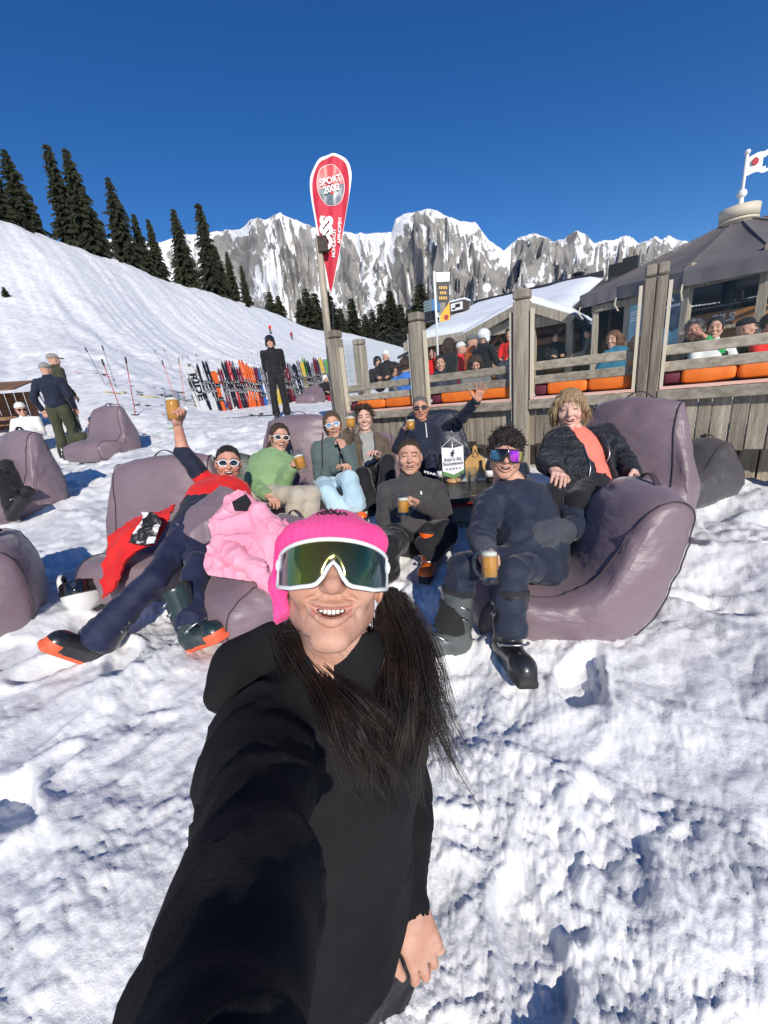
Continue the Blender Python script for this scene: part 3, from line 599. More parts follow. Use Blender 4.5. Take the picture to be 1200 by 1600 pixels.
for off, mm, nm in ((-.34, 'poster_sky', 'poster'), (.33, 'poster_dark', 'poster')):
    o_ = m_+dx*off+n*.03
    b = MB(); b.box(o_+WZ*2.14, (.54, .02, .98), ax); p_ = b.ob(nm, M[mm], wp)
    b = MB(); poly = [(-.27, 0), (.27, 0), (.27, .34), (.1, .27), (-.05, .36), (-.2, .22), (-.27, .26)]
    b.prism(poly, .0, .004, o_+n*.011+WZ*1.66, np.array([dx, WZ, n])); b.ob('poster_landscape', M['poster_rock'] if off < 0 else M['poster_sky'], p_)
    if off > 0:
        b = MB(); b.prism([(-.1, 0), (-.05, .07), (-.01, .03), (.04, .09), (.1, 0), (.06, 0), (.035, .045), (-.01, 0), (-.05, .035), (-.07, 0)], 0, .004, o_+n*.011+WZ*2.5, np.array([dx, WZ, n])); b.ob('mountain_logo', M['white'], p_)
        b = MB()
        for k in range(9): b.box(o_+n*.012+dx*(-.2+k*.05)+WZ*2.42, (.034, .004, .045), np.array([dx, n, WZ]))
        b.ob('lettering', M['white'], p_)
    else:
        b = MB()
        for k, (w, z) in enumerate(((.2, 2.48), (.16, 2.43), (.3, 2.36), (.26, 2.31))): b.box(o_+n*.012+dx*(-.2+w/2)+WZ*z, (w, .004, .022), np.array([dx, n, WZ]))
        b.ob('lettering', M['white'], p_)
b = MB(); b.box(m_+WZ*1.62+n*.12, (L-.1, .22, .04), ax); b.ob('shelf', M['wood'], um); b = MB(); b.box(m_+WZ*1.2+n*.02, (L-.14, .06, .8), ax); b.ob('wall_panel', M['brownwood'], um)
for i in order:
    if px_of((up(i)+up(i+1))/2)[0] > px_of(m_)[0]+20:
        a, c, d, L, n = facet(i, 2.85); q = (a+c)/2; ax = np.array([d, n, WZ]); dx = d*(1 if CR@d > 0 else -1)
        b = MB(); b.box(q+WZ*1.25, (L-.12, .08, 1.15), ax); o = b.ob('bar_front', M['brownwood'], um)
        b = MB(); b.box(q+WZ*1.85+n*.1, (L-.02, .4, .06), ax, .006); b.ob('counter_top', M['wood'], um)
        b = MB(); b.box(q+WZ*2.05+n*.05-n*.4, (L*.9, .05, .26), ax); sg = b.ob('sign_board', mat('orange_brown_sign', (.28, .12, .03), (.33, .15, .045), 4, .5), um)
        b = MB(); b.box(q+WZ*2.26-n*.1, (L*.95, .06, .03), ax); b.ob('window_bar', M['darkmetal'], um)
        text_ob('PILS', .2, q+n*(.05-.4+.028)+WZ*2.05, np.array([dx, WZ, n]), M['white'], sg, bold=.006)
# ================================================================== IMPLICIT-SURFACE TOOLKIT
def nrm(v): v = np.asarray(v, float); return v/(np.linalg.norm(v)+1e-12)
class SDF:
    def __init__(s, lo, hi, h):
        s.o = np.asarray(lo, float)-2*h; s.h = h; s.n = np.ceil((np.asarray(hi, float)+2*h-s.o)/h).astype(int)+1; s.f = np.full(s.n, 1., np.float32)
    def win(s, lo, hi, m):
        a = np.clip(np.floor((np.asarray(lo)-m-s.o)/s.h).astype(int), 0, s.n); b = np.clip(np.ceil((np.asarray(hi)+m-s.o)/s.h).astype(int)+1, 0, s.n)
        sl = tuple(slice(i, j) for i, j in zip(a, b)); g = [(s.o[k]+s.h*np.arange(a[k], b[k])).astype(np.float32) for k in range(3)]
        return sl, g[0][:, None, None], g[1][None, :, None], g[2][None, None, :]
    def put(s, sl, d, k, sub):
        f = s.f[sl]
        if f.size == 0: return
        if sub:
            d = -d
            if k > 0: hh = np.maximum(k-np.abs(f-d), 0)/k; f[...] = np.maximum(f, d)+hh*hh*k*.25
            else: f[...] = np.maximum(f, d)
        elif k > 0: hh = np.maximum(k-np.abs(f-d), 0)/k; f[...] = np.minimum(f, d)-hh*hh*k*.25
        else: f[...] = np.minimum(f, d)
    def cone(s, p0, p1, r0, r1=None, k=.03, sub=False, squash=None):
        p0 = np.asarray(p0, float); p1 = np.asarray(p1, float); r1 = r0 if r1 is None else r1; R = max(r0, r1)
        sl, X, Y, Z = s.win(np.minimum(p0, p1)-R, np.maximum(p0, p1)+R, k+3*s.h); d = p1-p0; L2 = d@d+1e-12
        t = np.clip(((X-p0[0])*d[0]+(Y-p0[1])*d[1]+(Z-p0[2])*d[2])/L2, 0, 1)
        D = np.sqrt((X-p0[0]-t*d[0])**2+(Y-p0[1]-t*d[1])**2+(Z-p0[2]-t*d[2])**2)-(r0+(r1-r0)*t)
        s.put(sl, D, k, sub); return s
    def chain(s, pts, rs, k=.03, sub=False):
        for a, b, ra, rb in zip(pts[:-1], pts[1:], rs[:-1], rs[1:]): s.cone(a, b, ra, rb, k, sub)
        return s
    def ell(s, c, r, A=None, k=.03, sub=False):
        c = np.asarray(c, float); r = np.asarray(r, float); A = np.eye(3) if A is None else np.asarray(A, float); R = np.sqrt(((A*r[:, None])**2).sum(0))
        sl, X, Y, Z = s.win(c-R, c+R, k+3*s.h); q = [(X-c[0])*A[i, 0]+(Y-c[1])*A[i, 1]+(Z-c[2])*A[i, 2] for i in range(3)]
        k0 = np.sqrt(sum((q[i]/r[i])**2 for i in range(3))); k1 = np.sqrt(sum((q[i]/r[i]**2)**2 for i in range(3)))+1e-9
        s.put(sl, np.where(k0 < 1e-4, -r.min(), k0*(k0-1)/k1), k, sub); return s
    def rbox(s, c, hf, A=None, rad=.01, k=.02, sub=False):
        c = np.asarray(c, float); hf = np.asarray(hf, float); A = np.eye(3) if A is None else np.asarray(A, float); R = (np.abs(A)*hf[:, None]).sum(0)
        sl, X, Y, Z = s.win(c-R, c+R, k+3*s.h); q = [np.abs((X-c[0])*A[i, 0]+(Y-c[1])*A[i, 1]+(Z-c[2])*A[i, 2])-hf[i]+rad for i in range(3)]
        D = np.sqrt(sum(np.maximum(a, 0)**2 for a in q))+np.minimum(np.maximum(np.maximum(q[0]+0*q[1]+0*q[2], q[1]+0*q[0]+0*q[2]), q[2]+0*q[0]+0*q[1]), 0)-rad
        s.put(sl, D, k, sub); return s
    def half(s, p, n, k=0.):
        """keep the side where (x-p).n < 0"""
        n = nrm(n); p = np.asarray(p, float); X = (s.o[0]+s.h*np.arange(s.n[0]))[:, None, None]; Y = (s.o[1]+s.h*np.arange(s.n[1]))[None, :, None]; Z = (s.o[2]+s.h*np.arange(s.n[2]))[None, None, :]
        d = (X-p[0])*n[0]+(Y-p[1])*n[1]+(Z-p[2])*n[2]; s.f = np.maximum(s.f, d.astype(np.float32)); return s
    def shell(s, t): s.f = np.maximum(s.f, -(s.f+t)); return s
    def mesh(s):
        f = s.f; S = f < 0; n = s.n
        cnt = sum(S[i:n[0]-1+i, j:n[1]-1+j, k:n[2]-1+k].astype(np.int8) for i in (0, 1) for j in (0, 1) for k in (0, 1))
        mx = (cnt > 0) & (cnt < 8); ijk = np.argwhere(mx); idx = np.full(mx.shape, -1, np.int64); idx[mx] = np.arange(len(ijk))
        pos = np.zeros((len(ijk), 3)); c = np.zeros(len(ijk)); I, J, K = ijk.T
        co = [(i, j, k) for i in (0, 1) for j in (0, 1) for k in (0, 1)]
        for a in co:
            for b in co:
                if a < b and sum(x != y for x, y in zip(a, b)) == 1:
                    fa = f[I+a[0], J+a[1], K+a[2]]; fb = f[I+b[0], J+b[1], K+b[2]]; cr = (fa < 0) != (fb < 0); t = np.where(cr, fa/(fa-fb+1e-20), 0)
                    pos += cr[:, None]*(np.array(a)+t[:, None]*(np.array(b)-np.array(a))); c += cr
        v = (ijk+pos/np.maximum(c, 1)[:, None])*s.h+s.o; F = []
        for ax in range(3):
            o1, o2 = [(1, 2), (2, 0), (0, 1)][ax]
            sa = [slice(1, n[q]-1) for q in range(3)]; sa[ax] = slice(0, n[ax]-1); sb = list(sa); sb[ax] = slice(1, n[ax])
            A, B = S[tuple(sa)], S[tuple(sb)]
            for flip, msk in ((0, A & ~B), (1, ~A & B)):
                e = np.argwhere(msk)
                if not len(e): continue
                e = e+np.array([0 if q == ax else 1 for q in range(3)])
                def cell(d1, d2): q = e.copy(); q[:, o1] -= d1; q[:, o2] -= d2; return idx[q[:, 0], q[:, 1], q[:, 2]]
                qd = np.stack([cell(1, 1), cell(0, 1), cell(0, 0), cell(1, 0)], 1); F.append(qd[:, ::-1] if flip else qd)
        F = np.concatenate(F) if F else np.zeros((0, 4), int)
        return v, F[(F >= 0).all(1)]
def vnormals(v, f):
    a = np.cross(v[f[:, 2]]-v[f[:, 0]], v[f[:, 3]]-v[f[:, 1]]); n = np.zeros_like(v)
    for k in range(f.shape[1]):
        for c in range(3): n[:, c] += np.bincount(f[:, k], a[:, c], len(v))
    return n/(np.linalg.norm(n, axis=1, keepdims=True)+1e-12)
def relax(v, f, it=1, w=.5):
    for _ in range(it):
        s = np.zeros_like(v); c = np.zeros(len(v))
        for k in range(f.shape[1]):
            for m in (1, f.shape[1]-1):
                o = f[:, (k+m) % f.shape[1]]
                for q in range(3): s[:, q] += np.bincount(f[:, k], v[o, q], len(v))
                c += np.bincount(f[:, k], None, len(v))
        v = v*(1-w)+w*s/np.maximum(c, 1)[:, None]
    return v
def folds(v, f, amp, freq, s=0, aniso=(1, 1, 1), extra=.4):
    n = vnormals(v, f); p = v*freq*np.array(aniso); p = p+.35*np.stack([noise(p*.7, s+5), noise(p*.7, s+6), noise(p*.7, s+7)], 1)
    d = (1-2.2*np.abs(noise(p, s)))*.6+extra*noise(p*2.3, s+1)
    return v+n*(amp*d)[:, None]
def rings(v, f, a, b, r, amp, freq, s=0):
    a = np.asarray(a); d = np.asarray(b)-a; L = np.linalg.norm(d); t = ((v-a)@d)/L**2; q = v-a-np.clip(t, 0, 1)[:, None]*d; m = sstep(r*1.9, r*1.3, np.linalg.norm(q, axis=1))*sstep(-.25, -.05, t)*sstep(1.2, 1.0, t)
    n = vnormals(v, f); w = noise(v*4.5, s+3)*.9+noise(v*11, s+4)*.25; p = np.stack([t*L*freq+w, w*.6+(v@V3(.5, .6, .6))*1.5, 0*t+s], 1)
    return v+n*(amp*m*(1-2.4*np.sqrt(noise(p, s)**2+.03)))[:, None]
def creases(v, f, amp, freq, s=0, d=(1, .3, .2), pw=5):
    n = vnormals(v, f); d = nrm(d); a = v@d; p = (v-np.outer(a, d)*.68)*freq; p = p+.4*np.stack([noise(p*.5, s+5), noise(p*.5, s+6), noise(p*.5, s+7)], 1)
    return v+n*(amp*((1-np.abs(noise(p, s)))**pw-.25))[:, None]
def frame(fwd, up):
    """rows: side, forward, up"""
    y = nrm(fwd); x = nrm(np.cross(y, up)); z = np.cross(x, y); return np.array([x, y, z])
def xf(v, o, A, s=1.): return np.asarray(o)+(np.asarray(v)*s)@np.asarray(A)
def joinm(parts):
    """parts: (v, quads, mat index array or int)"""
    V = []; F = []; Mi = []; b = 0
    for v, f, m in parts:
        V.append(v); F.append(np.asarray(f)+b); Mi.append(np.full(len(f), m) if np.isscalar(m) else m); b += len(v)
    return np.concatenate(V), np.concatenate(F), np.concatenate(Mi)
# ------------------------------------------------------------------ head template
def head_template(h, smile=1., fem=0., openm=1., lipw=.0062, lipr=1.):
    s = SDF((-.1, -.13, -.17), (.1, .13, .14), h)
    s.ell((0, -.012, .032), (.075, .095, .085), k=.02).ell((0, .02, -.03), (.060-.004*fem, .070, .082), k=.04)
    s.ell((0, -.02, -.03), (.062, .07, .06), k=.03)
    for x in (-1, 1):
        s.cone((x*.050, .0, -.055), (x*.017, .064, -.098), .019-.003*fem, .014, k=.025)
        s.ell((x*.036, .064, -.028), (.024+.003*smile, .020, .020), k=.024)
        s.ell((x*.033, .103, .004), (.019, .015, .012), k=.012, sub=True)
        s.ell((x*.031, .0745, .004), (.0145, .0145, .0125), k=.004)
        s.cone((x*.012, .086, .024), (x*.046, .074, .024), .0085, .006, k=.012)
        s.ell((x*.078, -.010, -.004), (.007, .018, .030), frame((x*.25, 1, 0), (0, .15, 1)), k=.006)
        s.ell((x*.082, -.008, .002), (.004, .010, .018), k=.004, sub=True)
        s.ell((x*.0125, .092, -.030), (.0085, .010, .0075), k=.006)
        s.ell((x*.006, .094, -.039), (.0038, .006, .004), k=.002, sub=True)
    s.ell((0, .064, -.098), (.018, .016, .014), k=.02)
    s.chain([(0, .084, .018), (0, .096, -.008), (0, .106, -.026)], [.0078, .0090, .0134], k=.010)
    # mouth: arc from corner to corner, corners pulled up and back
    cw = .024+.007*smile; arc = lambda t, dz: (cw*t, .0885-.016*t*t, -.0625+dz+.009*smile*t*t)
    ts = np.linspace(-1, 1, 11); gap = .0075*openm
    nl_ = [((x*.016, .0905, -.033), (x*.030, .080, -.045), (x*(cw+.008), .064, -.062)) for x in (-1, 1)]
    for q in nl_: s.chain(q, [.0014, .0020, .0014], k=.012, sub=True)
    up_ = [arc(t, gap*(1-t*t)*.7+.0035) for t in ts]; lo_ = [arc(t, -gap*(1-t*t)*1.1-.005) for t in ts]
    s.chain(up_, [(.0035+.0022*(1-abs(t)))*lipr for t in ts], k=.006); s.chain(lo_, [(.0035+.0032*(1-abs(t)))*lipr for t in ts], k=.006)
    if openm > 0:
        mid = [arc(t, -.001) for t in ts]
        s.chain([(a[0], a[1]+.004, a[2]) for a in mid], [.0012+gap*(1-t*t)*.85 for t in ts], k=.002, sub=True)
        s.chain([(a[0], a[1]-.010, a[2]) for a in mid], [.001+gap*(1-t*t)*.85 for t in ts], k=.002, sub=True)
    s.cone((0, -.025, -.06), (0, -.045, -.17), .050-.006*fem, .052-.006*fem, k=.03)
    v, f = s.mesh(); v = relax(v, f, 1, .4)
    if fem: v[:, 0] *= 1-.07*fem*sstep(-.02, -.10, v[:, 2])*sstep(-.03, .03, v[:, 1])
    c = v[f].mean(1); mi = np.zeros(len(f), int)
    tf_ = np.linspace(-1, 1, 61); al = np.array([arc(t, gap*(1-t*t)*.7+.0035) for t in tf_]+[arc(t, -gap*(1-t*t)*1.1-.005) for t in tf_]); d = np.full(len(c), 1.); fr_ = np.where((c[:, 1] > .055) & (np.abs(c[:, 2]+.06) < .035))[0]; d[fr_] = np.sqrt(((c[fr_][:, None]-al[None])**2).sum(-1)).min(1); mi[(d < lipw) & (c[:, 1] > .06) & (np.abs(c[:, 0]) < cw*.86)] = 1
    if openm > 0:
        am = np.array(mid); dm = np.abs(c[:, None, 0]-am[None, :, 0]); zc = np.interp(c[:, 0], am[:, 0], am[:, 2]); yc = np.interp(c[:, 0], am[:, 0], am[:, 1])
        ins = (np.abs(c[:, 2]-zc) < gap*1.0) & (c[:, 1] < yc-.002) & (c[:, 1] > .05) & (np.abs(c[:, 0]) < cw*.95); mi[ins] = 2
    # squinting eyes (dark lid line) and brows
    for x in (-1, 1):
        e = (np.abs(c[:, 0]-x*.031) < .0125) & (np.abs(c[:, 2]-.0035-.0012*np.cos((c[:, 0]-x*.031)*180)) < .0032) & (c[:, 1] > .07); mi[e] = 3
    by = .0245+.004*(1-((np.abs(c[:, 0])-.03)/.02)**2); e = (np.abs(np.abs(c[:, 0])-.03) < .019) & (np.abs(c[:, 2]-by) < .0034) & (c[:, 1] > .06); mi[e] = 4
    return v, f, mi
def teeth_strip(smile=1., openm=1., th_=.0082):
    """upper row of separate teeth, slightly proud of the gum"""
    b = MB(); cw = (.024+.007*smile)*.88
    for k in range(10):
        t = -1+(k+.5)/5; w = cw/5*.47; x = cw*t; y = .0842-.016*t*t; z = -.0590+.009*smile*t*t
        th = math.atan(-.032*t/cw*.9); ax = np.array([V3(math.cos(th), math.sin(th), 0), V3(-math.sin(th), math.cos(th), 0), V3(0, 0, 1)])
        b.box((x, y, z), (w*2*.96, .004, th_-.0022*abs(t)), ax, .0014)
    return np.array(b.v), b.f
def hand_template(pose, h=.0035):
    """wrist at 0, fingers along +y, palm faces -z, thumb on +x"""
    s = SDF((-.09, -.05, -.10), (.10, .21, .07), h); s.cone((0, -.04, 0), (0, .01, 0), .026, .027, k=.02)
    s.rbox((0, .05, 0), (.040, .045, .013), None, .012, k=.02).ell((.024, .03, -.008), (.018, .032, .014), k=.015)
    L = [.066, .076, .070, .055]; X = [.030, .010, -.011, -.030]; tips = []
    curl = dict(grip=(62, 72, 45), relax=(22, 30, 18), spread=(4, 6, 4), flat=(10, 14, 8), pinch=(45, 55, 30))[pose]; fan = dict(spread=.30, relax=.05, grip=.02, flat=.10, pinch=.03)[pose]
    for i in range(4):
        p = V3(X[i], .092-.006*abs(i-1.2), 0); a = 0; az = (1.5-i)*fan; r = [.0095, .0088, .0080, .0070][0]-.0006*(i == 3)
        for j, q in enumerate((.45, .32, .23)):
            a += math.radians(curl[j]*(1+.06*i)); d = V3(math.sin(az)*math.cos(a), math.cos(az)*math.cos(a), -math.sin(a)); p2 = p+d*L[i]*q*1.08
            s.cone(p, p2, r, r*.93, k=.005); r *= .93; p = p2
    tp = dict(grip=[(.030, .018, -.006), (.050, .048, -.024), (.040, .076, -.045), (.022, .09, -.05)], relax=[(.030, .018, -.006), (.055, .05, -.016), (.058, .082, -.022), (.052, .105, -.026)], spread=[(.030, .018, -.004), (.062, .042, -.006), (.086, .066, -.008), (.10, .088, -.008)], flat=[(.03, .018, -.004), (.058, .05, -.01), (.062, .08, -.014), (.06, .1, -.016)], pinch=[(.03, .018, -.006), (.05, .05, -.025), (.045, .08, -.04), (.036, .1, -.045)])[pose]
    s.chain([V3(*q) for q in tp], [.015, .0125, .0105, .0085], k=.008)
    return s.mesh()
HT = {}
def hand(pose, h=.0035):
    if (pose, h) not in HT: HT[(pose, h)] = hand_template(pose, h)
    return HT[(pose, h)]
HEADS = {}
def head(kind):
    if kind not in HEADS: HEADS[kind] = dict(smile=lambda: head_template(.0034, 1, 0, 1.), fem=lambda: head_template(.0034, 1, 1, 1.), calm=lambda: head_template(.004, .3, 0, 0), femcalm=lambda: head_template(.004, .3, 1, 0), laugh=lambda: head_template(.0034, 1, 0, 1.7), hero=lambda: head_template(.0019, 1.55, 1, .95, .0052, .95), far=lambda: head_template(.0065, .3, 0, 0))[kind]()
    return HEADS[kind]
TEETH = {'smile': teeth_strip(), 'fem': teeth_strip(), 'laugh': teeth_strip(1, 1.6), 'hero': teeth_strip(1.55, 1, .0125)}
def skinmat(name, c, c2): return mat(name, c, c2, 26, .55, .22, 420, sss=.10, spec=.35, lo=.28, hi=.72)
M['skin'] = skinmat('skin', (.52, .255, .165), (.66, .39, .285)); M['skin_red'] = skinmat('sunburnt_skin', (.50, .205, .14), (.63, .34, .24)); M['skin_pale'] = skinmat('pale_skin', (.60, .33, .25), (.71, .46, .37))
M['lip'] = mat('lips', (.50, .195, .16), None, rough=.4); M['mouth'] = mat('mouth_inside', (.10, .015, .015), None, rough=.5); M['teeth'] = mat('teeth', (.80, .76, .66), None, rough=.25, sss=.1)
M['eye'] = mat('dark_eye', (.03, .018, .012), None, rough=.3)
for k, c, c2 in (('hair_brown', (.030, .016, .009), (.085, .045, .022)), ('hair_dark', (.012, .008, .006), (.035, .022, .014)), ('hair_blond', (.27, .165, .08), (.50, .35, .19)), ('hair_ash', (.060, .034, .018), (.16, .098, .052)), ('hair_grey', (.10, .095, .09), (.22, .21, .2)), ('hair_ginger', (.14, .055, .022), (.25, .11, .045))):
    M[k] = mat(k, c, c2, 40, .45, .7, 90, stretch=(3, 3, .4), bstretch=(3, 3, .35), lo=.3, hi=.7)
def cloth(name, c, c2=None, rough=.8, bump=.25, bs=260, sheen=.15, spec=.3, **k): return mat(name, c, c2 or tuple(min(1, x*1.25) for x in c), 7, rough, bump, bs, sheen=sheen, spec=spec, **k)
M['glassframe_w'] = mat('white_frame', (.82, .82, .80), None, rough=.3); M['glassframe_b'] = mat('black_frame', (.012, .012, .012), None, rough=.3)
def lensmat(name, cols, rough=.06, metal=.85, axis='X'):
    m = bpy.data.materials.new(name); m.use_nodes = True; N = m.node_tree.nodes; L = m.node_tree.links; b = N['Principled BSDF']; b.inputs['Metallic'].default_value = metal; b.inputs['Roughness'].default_value = rough
    tc = N.new('ShaderNodeTexCoord'); sp = N.new('ShaderNodeSeparateXYZ'); L.new(tc.outputs['Generated'], sp.inputs[0]); r = N.new('ShaderNodeValToRGB'); L.new(sp.outputs[axis], r.inputs[0])
    while len(r.color_ramp.elements) < len(cols): r.color_ramp.elements.new(.5)
    for e, (p, c) in zip(r.color_ramp.elements, cols): e.position = p; e.color = (*c, 1)
    L.new(r.outputs[0], b.inputs['Base Color']); b.inputs['Coat Weight'].default_value = .6; b.inputs['Coat Roughness'].default_value = .03; return m
M['lens_dark'] = mat('dark_lens', (.008, .008, .01), None, rough=.07, spec=.8); M['lens_brown'] = mat('brown_lens', (.03, .012, .006), None, rough=.08, spec=.8)
M['lens_blue'] = lensmat('silver_blue_lens', [(0, (.25, .35, .5)), (1, (.5, .6, .7))])
# ------------------------------------------------------------------ ski boot template  (sole on z=0, toe +y, ankle over origin)
def boot_template():
    s = SDF((-.08, -.14, -.01), (.08, .21, .34), .0065)
    s.rbox((0, .03, .014), (.040, .155, .014), None, .012, k=.01)
    s.cone((0, -.06, .065), (0, .12, .055), .050, .044, k=.03).ell((0, .125, .055), (.046, .055, .042), k=.03).cone((0, -.055, .07), (0, -.03, .17), .054, .056, k=.04).cone((0, -.03, .16), (0, .0, .30), .058, .068, k=.03)
    s.half((0, 0, .0), (0, 0, -1)).half((0, 0, .315), (0, -.15, 1))
    v, f = s.mesh(); c = v[f].mean(1); mi = np.where(c[:, 2] < .022, 1, np.where((c[:, 2] > .302), 2, 0)); 
    mi = np.where((c[:, 2] < .05) & ((c[:, 1] > .125) | (c[:, 1] < -.085)), 1, mi)
    return v, f, mi
BOOT = boot_template()
def boot_buckles():
    b = MB()
    for z, y0, r, in ((.105, .075, .058), (.14, .045, .062), (.205, .012, .066), (.255, .02, .07)):
        pts = [(r*math.sin(a), y0-.02+r*math.cos(a)*.95-.03, z+.015*math.cos(a)) for a in np.linspace(-1.6, 1.6, 9)]
        b.tube(pts, .0055, 6); b.box((r*.95, y0-.045, z), (.014, .03, .016), None, .003)
    return np.array(b.v), b.f
BUCK = boot_buckles()
M['boot_black'] = mat('black_boot_plastic', (.014, .015, .016), (.03, .03, .032), 9, .32, coat=.3); M['boot_orange'] = mat('orange_boot_plastic', (.85, .10, .008), (.9, .16, .015), 9, .3, coat=.4); M['boot_grey'] = mat('grey_boot_plastic', (.07, .085, .08), (.12, .135, .13), 9, .35, coat=.3)
M['boot_teal'] = mat('dark_teal_boot_plastic', (.012, .028, .03), (.02, .04, .042), 9, .35, coat=.3)
M['sole_black'] = mat('black_sole', (.02, .02, .02), None, rough=.7); M['sole_orange'] = mat('coral_orange_sole', (.85, .13, .05), None, rough=.6); M['liner'] = mat('boot_liner', (.02, .02, .022), None, rough=.9)
def add_boot(par, ankle_sole, toe, up, m='boot_black', sole='sole_black', buck='metal', sc=1.):
    A = frame(toe, up); v, f, mi = BOOT
    o = ob('ski_boot', xf(v, ankle_sole, A, sc), f, [M[m], M[sole], M['liner']], par, True, mi=mi)
    ob('buckles', xf(BUCK[0], ankle_sole, A, sc), BUCK[1], M[buck], o, True)
    return o
# ================================================================== BEAN BAGS
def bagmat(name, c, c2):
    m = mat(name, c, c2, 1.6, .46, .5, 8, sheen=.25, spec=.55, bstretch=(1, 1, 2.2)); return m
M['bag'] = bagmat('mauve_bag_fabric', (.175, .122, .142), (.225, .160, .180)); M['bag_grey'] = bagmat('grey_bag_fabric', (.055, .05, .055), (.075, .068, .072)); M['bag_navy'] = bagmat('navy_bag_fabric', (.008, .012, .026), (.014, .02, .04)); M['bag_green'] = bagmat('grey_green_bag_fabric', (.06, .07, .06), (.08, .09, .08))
M['piping'] = mat('dark_piping', (.06, .043, .05), None, rough=.7)
def smoothloop(P2, n):
    P2 = np.array(P2, float); m = len(P2); out = []
    t = np.linspace(0, m, n, endpoint=False); i = t.astype(int); u = t-i
    a, b, c, d = P2[(i-1) % m], P2[i % m], P2[(i+1) % m], P2[(i+2) % m]; u = u[:, None]
    return .5*(2*b+(c-a)*u+(2*a-5*b+4*c-d)*u*u+(3*b-a-3*c+d)*u**3)
PROF = {'lounge': ([(.0, .10), (.02, .28), (.16, .36), (.40, .36), (.62, .52), (.84, .84), (.98, .93), (1.08, .86), (1.06, .68), (.98, .40), (.86, .10), (.66, .0), (.36, -.02), (.10, .02)], (.55, .26)),
        'upright': ([(.0, .08), (.0, .28), (.16, .36), (.40, .34), (.56, .50), (.66, .82), (.75, .98), (.85, .95), (.88, .70), (.92, .36), (.88, .08), (.66, .0), (.36, -.02), (.10, .02)], (.52, .26)),
        'low': ([(.0, .08), (.02, .26), (.18, .36), (.42, .40), (.62, .52), (.78, .62), (.90, .60), (.96, .42), (.92, .12), (.70, .0), (.38, -.02), (.10, .02)], (.5, .25))}
def bean_bag(label, loc, yaw, prof='lounge', sc=1., width=.76, m='bag', name='bean_bag', seed=1, topw=.78, dent=None, group='bean bag loungers on the snow', flip=False, tilt=0., hsc=1.):
    """yaw: direction (deg, 0 = +x, counter-clockwise) that the sitter faces"""
    pts, cen = PROF[prof]; N = 96; c2 = smoothloop(pts, N)*sc*np.array([1, hsc]); cen = np.array(cen)*sc*np.array([1, hsc]); W = width*sc/2
    hmax = c2[:, 1].max(); w = W*(1-(1-topw)*sstep(.35*hmax, hmax, c2[:, 1]))
    tan = np.roll(c2, -1, 0)-np.roll(c2, 1, 0); tan /= np.linalg.norm(tan, axis=1, keepdims=True); nr = np.stack([-tan[:, 1], tan[:, 0]], 1)
    if ((c2-cen)*nr).sum(1).mean() < 0: nr = -nr
    V = []; F = []; ns = 15
    g = np.linspace(-1, 1, ns)
    for x in g:
        bul = .045*sc*(1-abs(x)**2.5)
        q = c2+nr*bul; V.append(np.stack([q[:, 0], w*x, q[:, 1]], 1))
    for i in range(ns-1):
        for j in range(N): F.append((i*N+j, i*N+(j+1) % N, (i+1)*N+(j+1) % N, (i+1)*N+j))
    b = ns*N; rings = 12
    for sd in (-1, 1):
        base = 0 if sd < 0 else (ns-1)*N; prev = [base+j for j in range(N)]
        for r in range(1, rings+1):
            s = 1-r/rings; puff = .125*sc*(1-s**2.2)**.75
            hh = cen+(c2-cen)*s; ww = w*s+w.mean()*(1-s)
            cur0 = sum(len(a) for a in V)
            V.append(np.stack([hh[:, 0], sd*(ww+puff*(1-.35*sstep(.5*hmax, hmax, hh[:, 1]))), hh[:, 1]], 1)); cur = [cur0+j for j in range(N)]
            for j in range(N):
                q = (prev[j], prev[(j+1) % N], cur[(j+1) % N], cur[j]); F.append(q if sd > 0 else q[::-1])
            prev = cur
    V = np.concatenate(V); F = np.array(F)
    V[:, 0] -= cen[0]
    if dent:                                                    # where somebody sits
        for (dx, dz, rad, dep) in dent:
            d = np.exp(-(((V[:, 0]-dx)/rad)**2+((V[:, 2]-dz)/rad)**2+(V[:, 1]/(rad*1.3))**2)); V[:, 2] -= dep*d
    V = folds(V, F, .013*sc, 6.5, seed, (1, .6, 1.5), .25); V = folds(V, F, .0055*sc, 19, seed+3, (1.6, .7, .8), .3)
    V = creases(V, F, .012*sc, 9, seed+5, (0, 1, .3)); V[:, 2] = np.maximum(V[:, 2], -.03)
    a = math.radians(yaw); ct, st = math.cos(math.radians(tilt)), math.sin(math.radians(tilt))
    def W3(q):
        q = np.asarray(q, float); x, y, z = q[:, 0], q[:, 1]*(-1 if flip else 1), q[:, 2]; y, z = y*ct-z*st, y*st+z*ct
        x = -x                                                   # the sitter faces +x in bag space
        return np.stack([loc[0]+x*math.cos(a)-y*math.sin(a), loc[1]+x*math.sin(a)+y*math.cos(a), loc[2]+z], 1)
    root = empty(name, loc, label, 'bean bag', group)
    ob('cover', W3(V), F[:, ::-1], M[m], root, True)
    for sd in (0, ns-1):
        q = V[sd*N:(sd+1)*N]; nn = np.stack([nr[:, 0], np.full(N, (-1 if sd == 0 else 1)*.8), nr[:, 1]], 1)*.004; q = np.concatenate([q+nn, (q+nn)[:2]])
        t = MB().tube(q, .0042*sc, 6, False); ob('piping', W3(t.v), t.f, M['piping'], root, True)
    k = int(np.argmax(c2[:, 1])); hp = np.array([c2[k, 0]-cen[0], 0, c2[k, 1]+.04*sc])
    t = MB().tube([hp+V3(.02, (u-.5)*.24*sc, .07*sc*math.sin(math.pi*u)-.015) for u in np.linspace(0, 1, 11)], .018*sc, 8, True, (.22, (1, 0, 0)))
    ob('carry_strap', W3(t.v), t.f, M['piping'], root, True)
    return root
